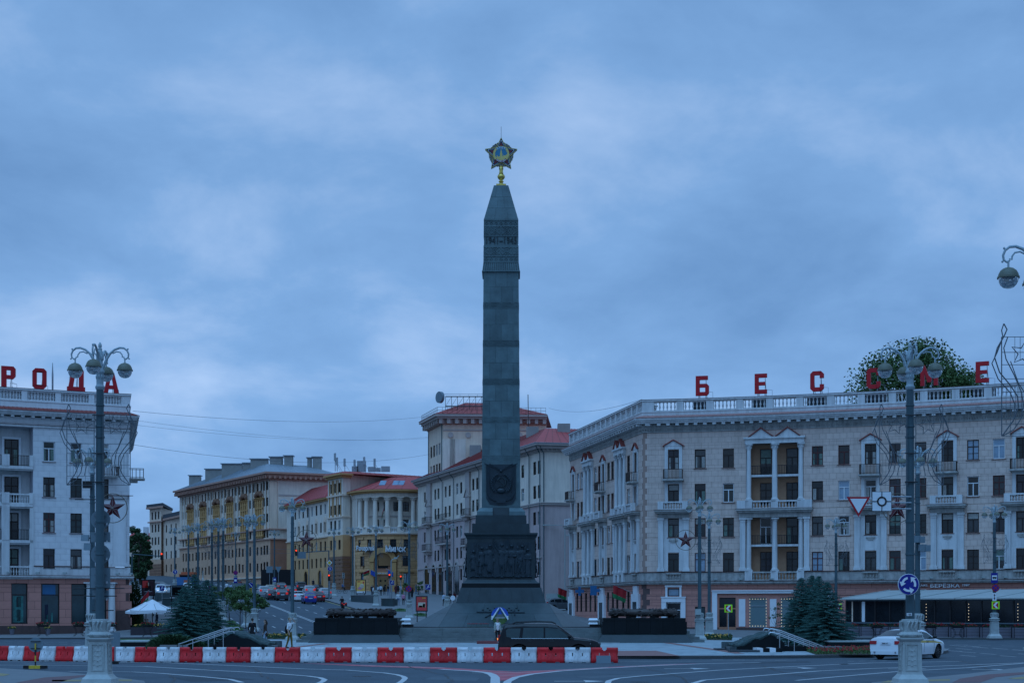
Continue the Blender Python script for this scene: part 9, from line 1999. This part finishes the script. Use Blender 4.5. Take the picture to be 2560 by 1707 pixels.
bed('bed of red flowers with white kerb beside the taxi',[gp(2040,1636,.15),gp(2185,1636,.15),gp(2185,1622,.15),gp(2010,1626,.15)],.155,.24,2600,'leaf','flower_red',330,1,.042)
bed('bed of yellow flowers right of the right pedestal',[gp(1738,1598,.15),gp(1830,1600,.15),gp(1830,1592,.15),gp(1735,1591,.15)],.155,.32,1500,'leaf_dark','flower_yellow',42,2,.06,.13);bed('bed of yellow flowers left of the left pedestal',[gp(655,1597,.15),gp(775,1598,.15),gp(775,1591,.15),gp(665,1590,.15)],.155,.32,1600,'leaf_dark','flower_yellow',42,3,.06,.13)
def grass_patch(label,px):
 pts=[onavenue(*p) for p in px];m=MB();m.add([(p[0],p[1],p[2]+.03) for p in pts],[tuple(range(len(pts)))]);r_=random.Random(len(label));
 for i in range(300):
  a=r_.random();k=r_.randrange(len(pts));q=Vector(pts[k]).lerp(Vector(pts[(k+1)%len(pts)]),a).lerp(sum((Vector(p) for p in pts),Vector())/len(pts),math.sqrt(r_.random()));m.add([(q.x-.03,q.y,q.z),(q.x+.03,q.y,q.z),(q.x+r_.gauss(0,.03),q.y,q.z+.12)],[(0,1,2)])
 m.build('grass_patch','grass',label=label,cat='grass',kind='stuff')
for lb,px in [('grass strip by the lower avenue lamp',[(978,1524),(1000,1520),(1016,1522),(1014,1528),(992,1528)]),('grass strip below the red poster case',[(1032,1536),(1050,1531),(1068,1534),(1066,1540),(1045,1540)]),('grass strip under the saplings, upper',[(556,1552),(585,1551),(592,1558),(560,1557)]),('grass strip under the saplings, middle',[(562,1562),(596,1560),(604,1566),(566,1567)]),('grass strip under the saplings, lower',[(578,1571),(604,1569),(610,1574),(584,1576)])]:grass_patch(lb,px)
m=MB();P=[gp(300,1600,.15),gp(402,1601,.15),gp(402,1597.5,.15),gp(290,1597,.15)];m.add([(p[0],p[1],.19) for p in P],[(0,1,2,3)]);m.build('lawn_strip','grass',label='strip of lawn left of the left spruces',cat='grass',kind='stuff')
# -- underpass stairs on the island
def stairs(sx,lb,px0,px1,Y,zr0,zr1):
 "dark granite wedge with bronze drapery, steel handrails, granite end blocks"
 t=thing('stair_parapet','dark granite stair parapet with bronze drapery on the %s of the island'%lb,'parapet',(PX((px0+px1)/2,Y),Y,.15));xa,xb=PX(px0,Y),PX(px1,Y);X=lambda f:xa+(xb-xa)*f
 prof=[(0,.15),(0,.62),(.20,.98),(.36,1.02),(.82,.48),(1.0,.34),(1.0,.15)];m=MB();pts=[(X(f),z) for f,z in prof];m.plate(pts if xb>xa else pts[::-1],0,3.2,0,(0,Y,0));m.build('granite_wedge','granite_black',t);m=MB();pts=[(X(.02),.58),(X(.21),.93),(X(.36),.965),(X(.36),1.03),(X(.20),.995),(X(.0),.64)];m=MB();r_=random.Random(9)
 n=14
 for k in range(9):
  yo=Y+.1+2.6*k/8;m.tube([(X(.16+.80*i/n),yo+.10*math.sin(i*1.1+k),lerp_tab(prof[1:6],.16+.80*i/n)+.05+.05*math.sin(i*.9+k*1.7)) for i in range(n+1)],[.10+.05*r_.random() for _ in range(n+1)],7)
 m.build('bronze_drapery','bronze_green',t,smooth=True);m=MB();m.box(*sorted((X(.93),X(1.06))),Y-.05,Y+1.4,.15,.40);m.build('end_block','granite_slope',t)
 r=thing('handrail','pair of stainless stair handrails beside the %s stair parapet'%lb,'handrail',(X(0),Y,.15),'stair handrails');hx,lx=X(.28),X(-.72)
 for dy in (-.35,1.5):
  for dz in (0,-.20):m=MB();m.tube([(hx+(.14 if xb>xa else -.14),Y+dy,zr1-.12+dz),(hx+(.10 if xb>xa else -.10),Y+dy,zr1-.03+dz),(hx,Y+dy,zr1+dz),(X(.1),Y+dy,zr1-.10+dz),(lx,Y+dy,zr0+dz)],.028,7);m.build('rail','steel',r,smooth=True)
  for f in (.12,-.16,-.45):z=zr0+(zr1-.1-zr0)*(X(f)-lx)/(X(.1)-lx);m=MB();m.tube([(X(f),Y+dy,.15),(X(f),Y+dy,z)],.026,6);m.build('rail_post','steel',r)
 w_=thing('stair_wall','low black granite wall around the %s stair opening'%lb,'wall',(X(-.5),Y,.15));m=MB();m.box(*sorted((X(-.95),X(0))),Y+.3,Y+.55,.15,.42);m.build('wall_front','granite_black',w_);m=MB();m.box(*sorted((X(-.95),X(0))),Y+2.6,Y+2.85,.15,.42);m.build('wall_back','granite_black',w_)
 b=thing('granite_block','speckled grey granite block at the low end of the %s stair rails'%lb,'block',(X(-.85),Y,.15));
 for f0,f1 in ((-.72,-.64),(-.62,-.54),(-1.06,-.74)):m=MB();m.box(*sorted((X(f0),X(f1))),Y-.5,Y+.1,.15,.44);m.build('block_piece','paving',b)
 return X
stairs(1,'left',545,678,91.0,.48,1.42);stairs(-1,'right',1962,1832,87.5,.42,1.40)
def bollards(label,px0,px1,Y,n,kind):
 for k in range(n):
  x=PX(px0+(px1-px0)*k/(n-1),Y);lb=label%ordn[k];m=MB()
  if kind=='black':m.frus(x,Y,.15,.55,.10,.17,.18,.2);m.frus(x,Y,.55,.68,.20,.2,.22,.22);m.build('flared_bollard','rubber',label=lb,cat='bollard',group='black flared bollards')
  else :m.lathe([(.20,.15),(.20,.55),(.185,.58),(.0001,.59)],12,(x,Y,0));m.build('granite_bollard','granite_slope',smooth=True,label=lb,cat='bollard',group='grey granite bollards')
bollards('black flared bollard by the right stair, %s from the left',1858,1902,98,6,'black');bollards('grey granite bollard by the right stair, %s from the left',1812,1862,93,6,'g');bollards('black flared bollard by the left stair, %s from the left',609,650,100,5,'black');bollards('grey granite bollard by the left stair, %s from the left',674,697,96,4,'g')
for lb,a,b,Y in (('left',290,402,96.0),('right',2075,2192,96.0)):
 t=thing('basin_wall','long low black granite wall with pale coping at the %s end of the island'%lb,'wall',(PX((a+b)/2,Y),Y,.15));m=MB();m.box(PX(a,Y),PX(b,Y),Y,Y+3.0,.15,.50);m.build('wall_body','granite_black',t);m=MB();m.box(PX(a,Y)-.03,PX(b,Y)+.03,Y-.03,Y+3.03,.50,.58);m.build('coping','cabinet',t);m=MB();m.box(PX(a,Y)-.3,PX(b,Y)+.2,Y-.6,Y-.05,.15,.24);m.build('foot_slab','kerb',t)
for k,(a,b) in enumerate(((1892,1956),(1792,1838))):
 Y=86.0+4*k;t=thing('concrete_slab_stack',('low stack of white and black slabs before the right stair','thin dark slabs beside the granite bollards')[k],'slabs',(PX(a,Y),Y,.15));x0,x1=PX(a,Y),PX(b,Y);n=4
 for i in range(n):m=MB();m.box(x0+(x1-x0)*i/n+.01,x0+(x1-x0)*(i+1)/n-.01,Y,Y+1.6,.15,.15+(.22 if k==0 else .10));m.build('slab',('trim_light','granite_black')[(i+k)%2] if k==0 else 'step_dark',t)
t=thing('low_step','long low dark step before the right stair','step',(PX(1860,85.6),85.6,.15));m=MB();m.box(PX(1825,85.6),PX(1900,85.6),85.6,86.4,.15,.27);m.build('step','step_dark',t)
# -- granite parapets of the far underpass, parasols
def parapet(label,pa,pb,h,dpt=3.0,px_door=None):
 a,b=Vector(onavenue(*pa)),Vector(onavenue(*pb));t=thing('underpass_parapet',label,'parapet',tuple(a));d=(b-a);d.z=0;n_=Vector((-d.y,d.x,0)).normalized();z0=min(a.z,b.z)-.1;z1=max(a.z,b.z)+h;q=[a,b,b+n_*.4,a+n_*.4];q2=[a,a+n_*.4 if False else a+Vector((.4,0,0)),a+n_*dpt+Vector((.4,0,0)),a+n_*dpt];m=MB();m.prism([(p.x,p.y) for p in q],z0,z1);m.prism([(p.x,p.y) for p in q2],z0,z1-.01);m.build('granite_wall','granite_slope',t);m=MB();m.prism([(p.x+(-.06 if i in (0,3) else .06),p.y+(-.06 if i<2 else .06)) for i,p in enumerate(q)],z1,z1+.08);m.build('coping','paving',t)
parapet('grey granite underpass parapet behind the motorcyclist',(877,1503),(933,1507),.85);parapet('grey granite underpass parapet behind the lamp by the crowd',(953,1514),(982,1515),.95);parapet('grey granite underpass parapet below the left white cars',(387,1503),(425,1500),1.0);parapet('lower grey granite parapet behind the parasol',(405,1515),(440,1513),.9)
def parasol(label,px,Y,w_,zt,ze):
 x=PX(px,Y);z=gz(x,Y)+.15;t=thing('cafe_parasol',label,'parasol',(x,Y,z),'white cafe parasols');m=MB();n=8;rim_=[(x+w_/2*math.cos(R(22.5+45*k)),Y+w_/2*math.sin(R(22.5+45*k)),ze-.06*(k%2)) for k in range(n)];tp=(x,Y,zt);mid=[Vector(p).lerp(Vector(tp),.55)-Vector((0,0,.06)) for p in rim_]
 m.v=rim_+[tuple(p) for p in mid]+[tp]+[(p[0],p[1],p[2]-.22) for p in rim_];m.f=[(k,(k+1)%n,(k+1)%n+n,k+n) for k in range(n)]+[(k+n,(k+1)%n+n,2*n) for k in range(n)]+[(k,k+2*n+1,(k+1)%n+2*n+1,(k+1)%n) for k in range(n)];m.m=[0]*len(m.f);m.build('canopy','parasol',t);m=MB();m.tube([(x,Y,z),(x,Y,zt+.1)],.04,6);m.build('pole','iron',t)
 for k in range(n):m=MB();m.tube([rim_[k],(x,Y,zt-.1)],.015,4);m.build('rib','iron',t)
parasol('white cafe parasol in front by the left house corner',381,148,4.1,PZ(1497,148),PZ(1524,148));parasol('white cafe parasol behind the first one',365,153,3.9,PZ(1503,153),PZ(1527,153))
for i,(px,Y,lb) in enumerate(((352,144.5,'dark planter box left under the parasol'),(402,144,'dark planter box right under the parasol'))):x=PX(px,Y);z=gz(x,Y)+.14;t=thing('planter_box',lb,'planter',(x,Y,z),'dark planter boxes at the cafe');m=MB();m.cb((x,Y,z),(1.75,.5,.72));m.build('box','planter_dark',t);tuft(t,(x,Y,z+.7),.85,.24,.35,220,'leaf_dark','flower_yellow',26,90+i)
def cafe_person(label,px,Y,top,rot,key,**kw):x=PX(px,Y);person(label,(x,Y,gz(x,Y)+.14+kw.pop('dz',0)),R(rot),key,top,'cloth_black',vox=.03,group='people at the left cafe',**kw)
cafe_person('man in dark jacket and cap under the parasol',392,147,'cloth_navy',-60,'cafeM',pose='stand',h=1.8,cap='cloth_black',dz=.25);cafe_person('person in yellow seated under the parasol',369,148.5,'cloth_yellow',40,'cafeS',pose='sit',h=1.65,dz=-.35);cafe_person('person in black seated left of the one in yellow',362,149.2,'cloth_black',20,'cafeS',pose='sit',h=1.65,dz=-.35)
for i,(px,Y) in enumerate(((369,148.5),(362,149.2))):
 x=PX(px,Y);z=gz(x,Y)+.14;t=thing('cafe_chair',('dark cafe chair of the person in yellow','dark cafe chair of the person in black')[i],'chair',(x,Y,z));m=MB();m.box(x-.24,x+.24,Y-.22,Y+.24,z+.40,z+.45);m.build('seat','iron',t);m=MB();m.box(x-.24,x+.24,Y+.22,Y+.26,z+.45,z+.9);m.build('backrest','iron',t)
 for sx in (-1,1):
  for sy in (-1,1):m=MB();m.tube([(x+sx*.2,Y+sy*.2,z),(x+sx*.2,Y+sy*.2,z+.4)],.02,5);m.build('leg','iron',t)
flag('red and green flag leaning beside the left house corner',(PX(345,158),158,3.2),(.55,-.3,.55),1.9,[('flag_red',0,.66),('flag_green',.66,1.0)],1.0)
Y=120.6;t=thing('control_cabinet','pale control box on the starred lamp behind the right pedestal','cabinet',(PX(1745,Y),Y,1.6));m=MB();m.cb((PX(1745,Y),Y,PZ(1536,Y)),(.42,.3,.44));m.build('box','cabinet',t);m=MB();m.box(PX(1745,Y)-.2,PX(1745,Y)+.2,Y,121.0,PZ(1530,Y),PZ(1530,Y)+.05);m.build('bracket','iron',t)
Yr=176;t=thing('traffic_sign','plain round white sign beside the plinth left of the obelisk','traffic sign',(PX(1132,Yr),Yr,G(1132,Yr)));post(t,PX(1132,Yr),Yr+.05,G(1132,Yr),PZ(1494,Yr));rpl(t,'disc','sign_white',PX(1132,Yr),Yr,PZ(1494,Yr),disc(.28,20))
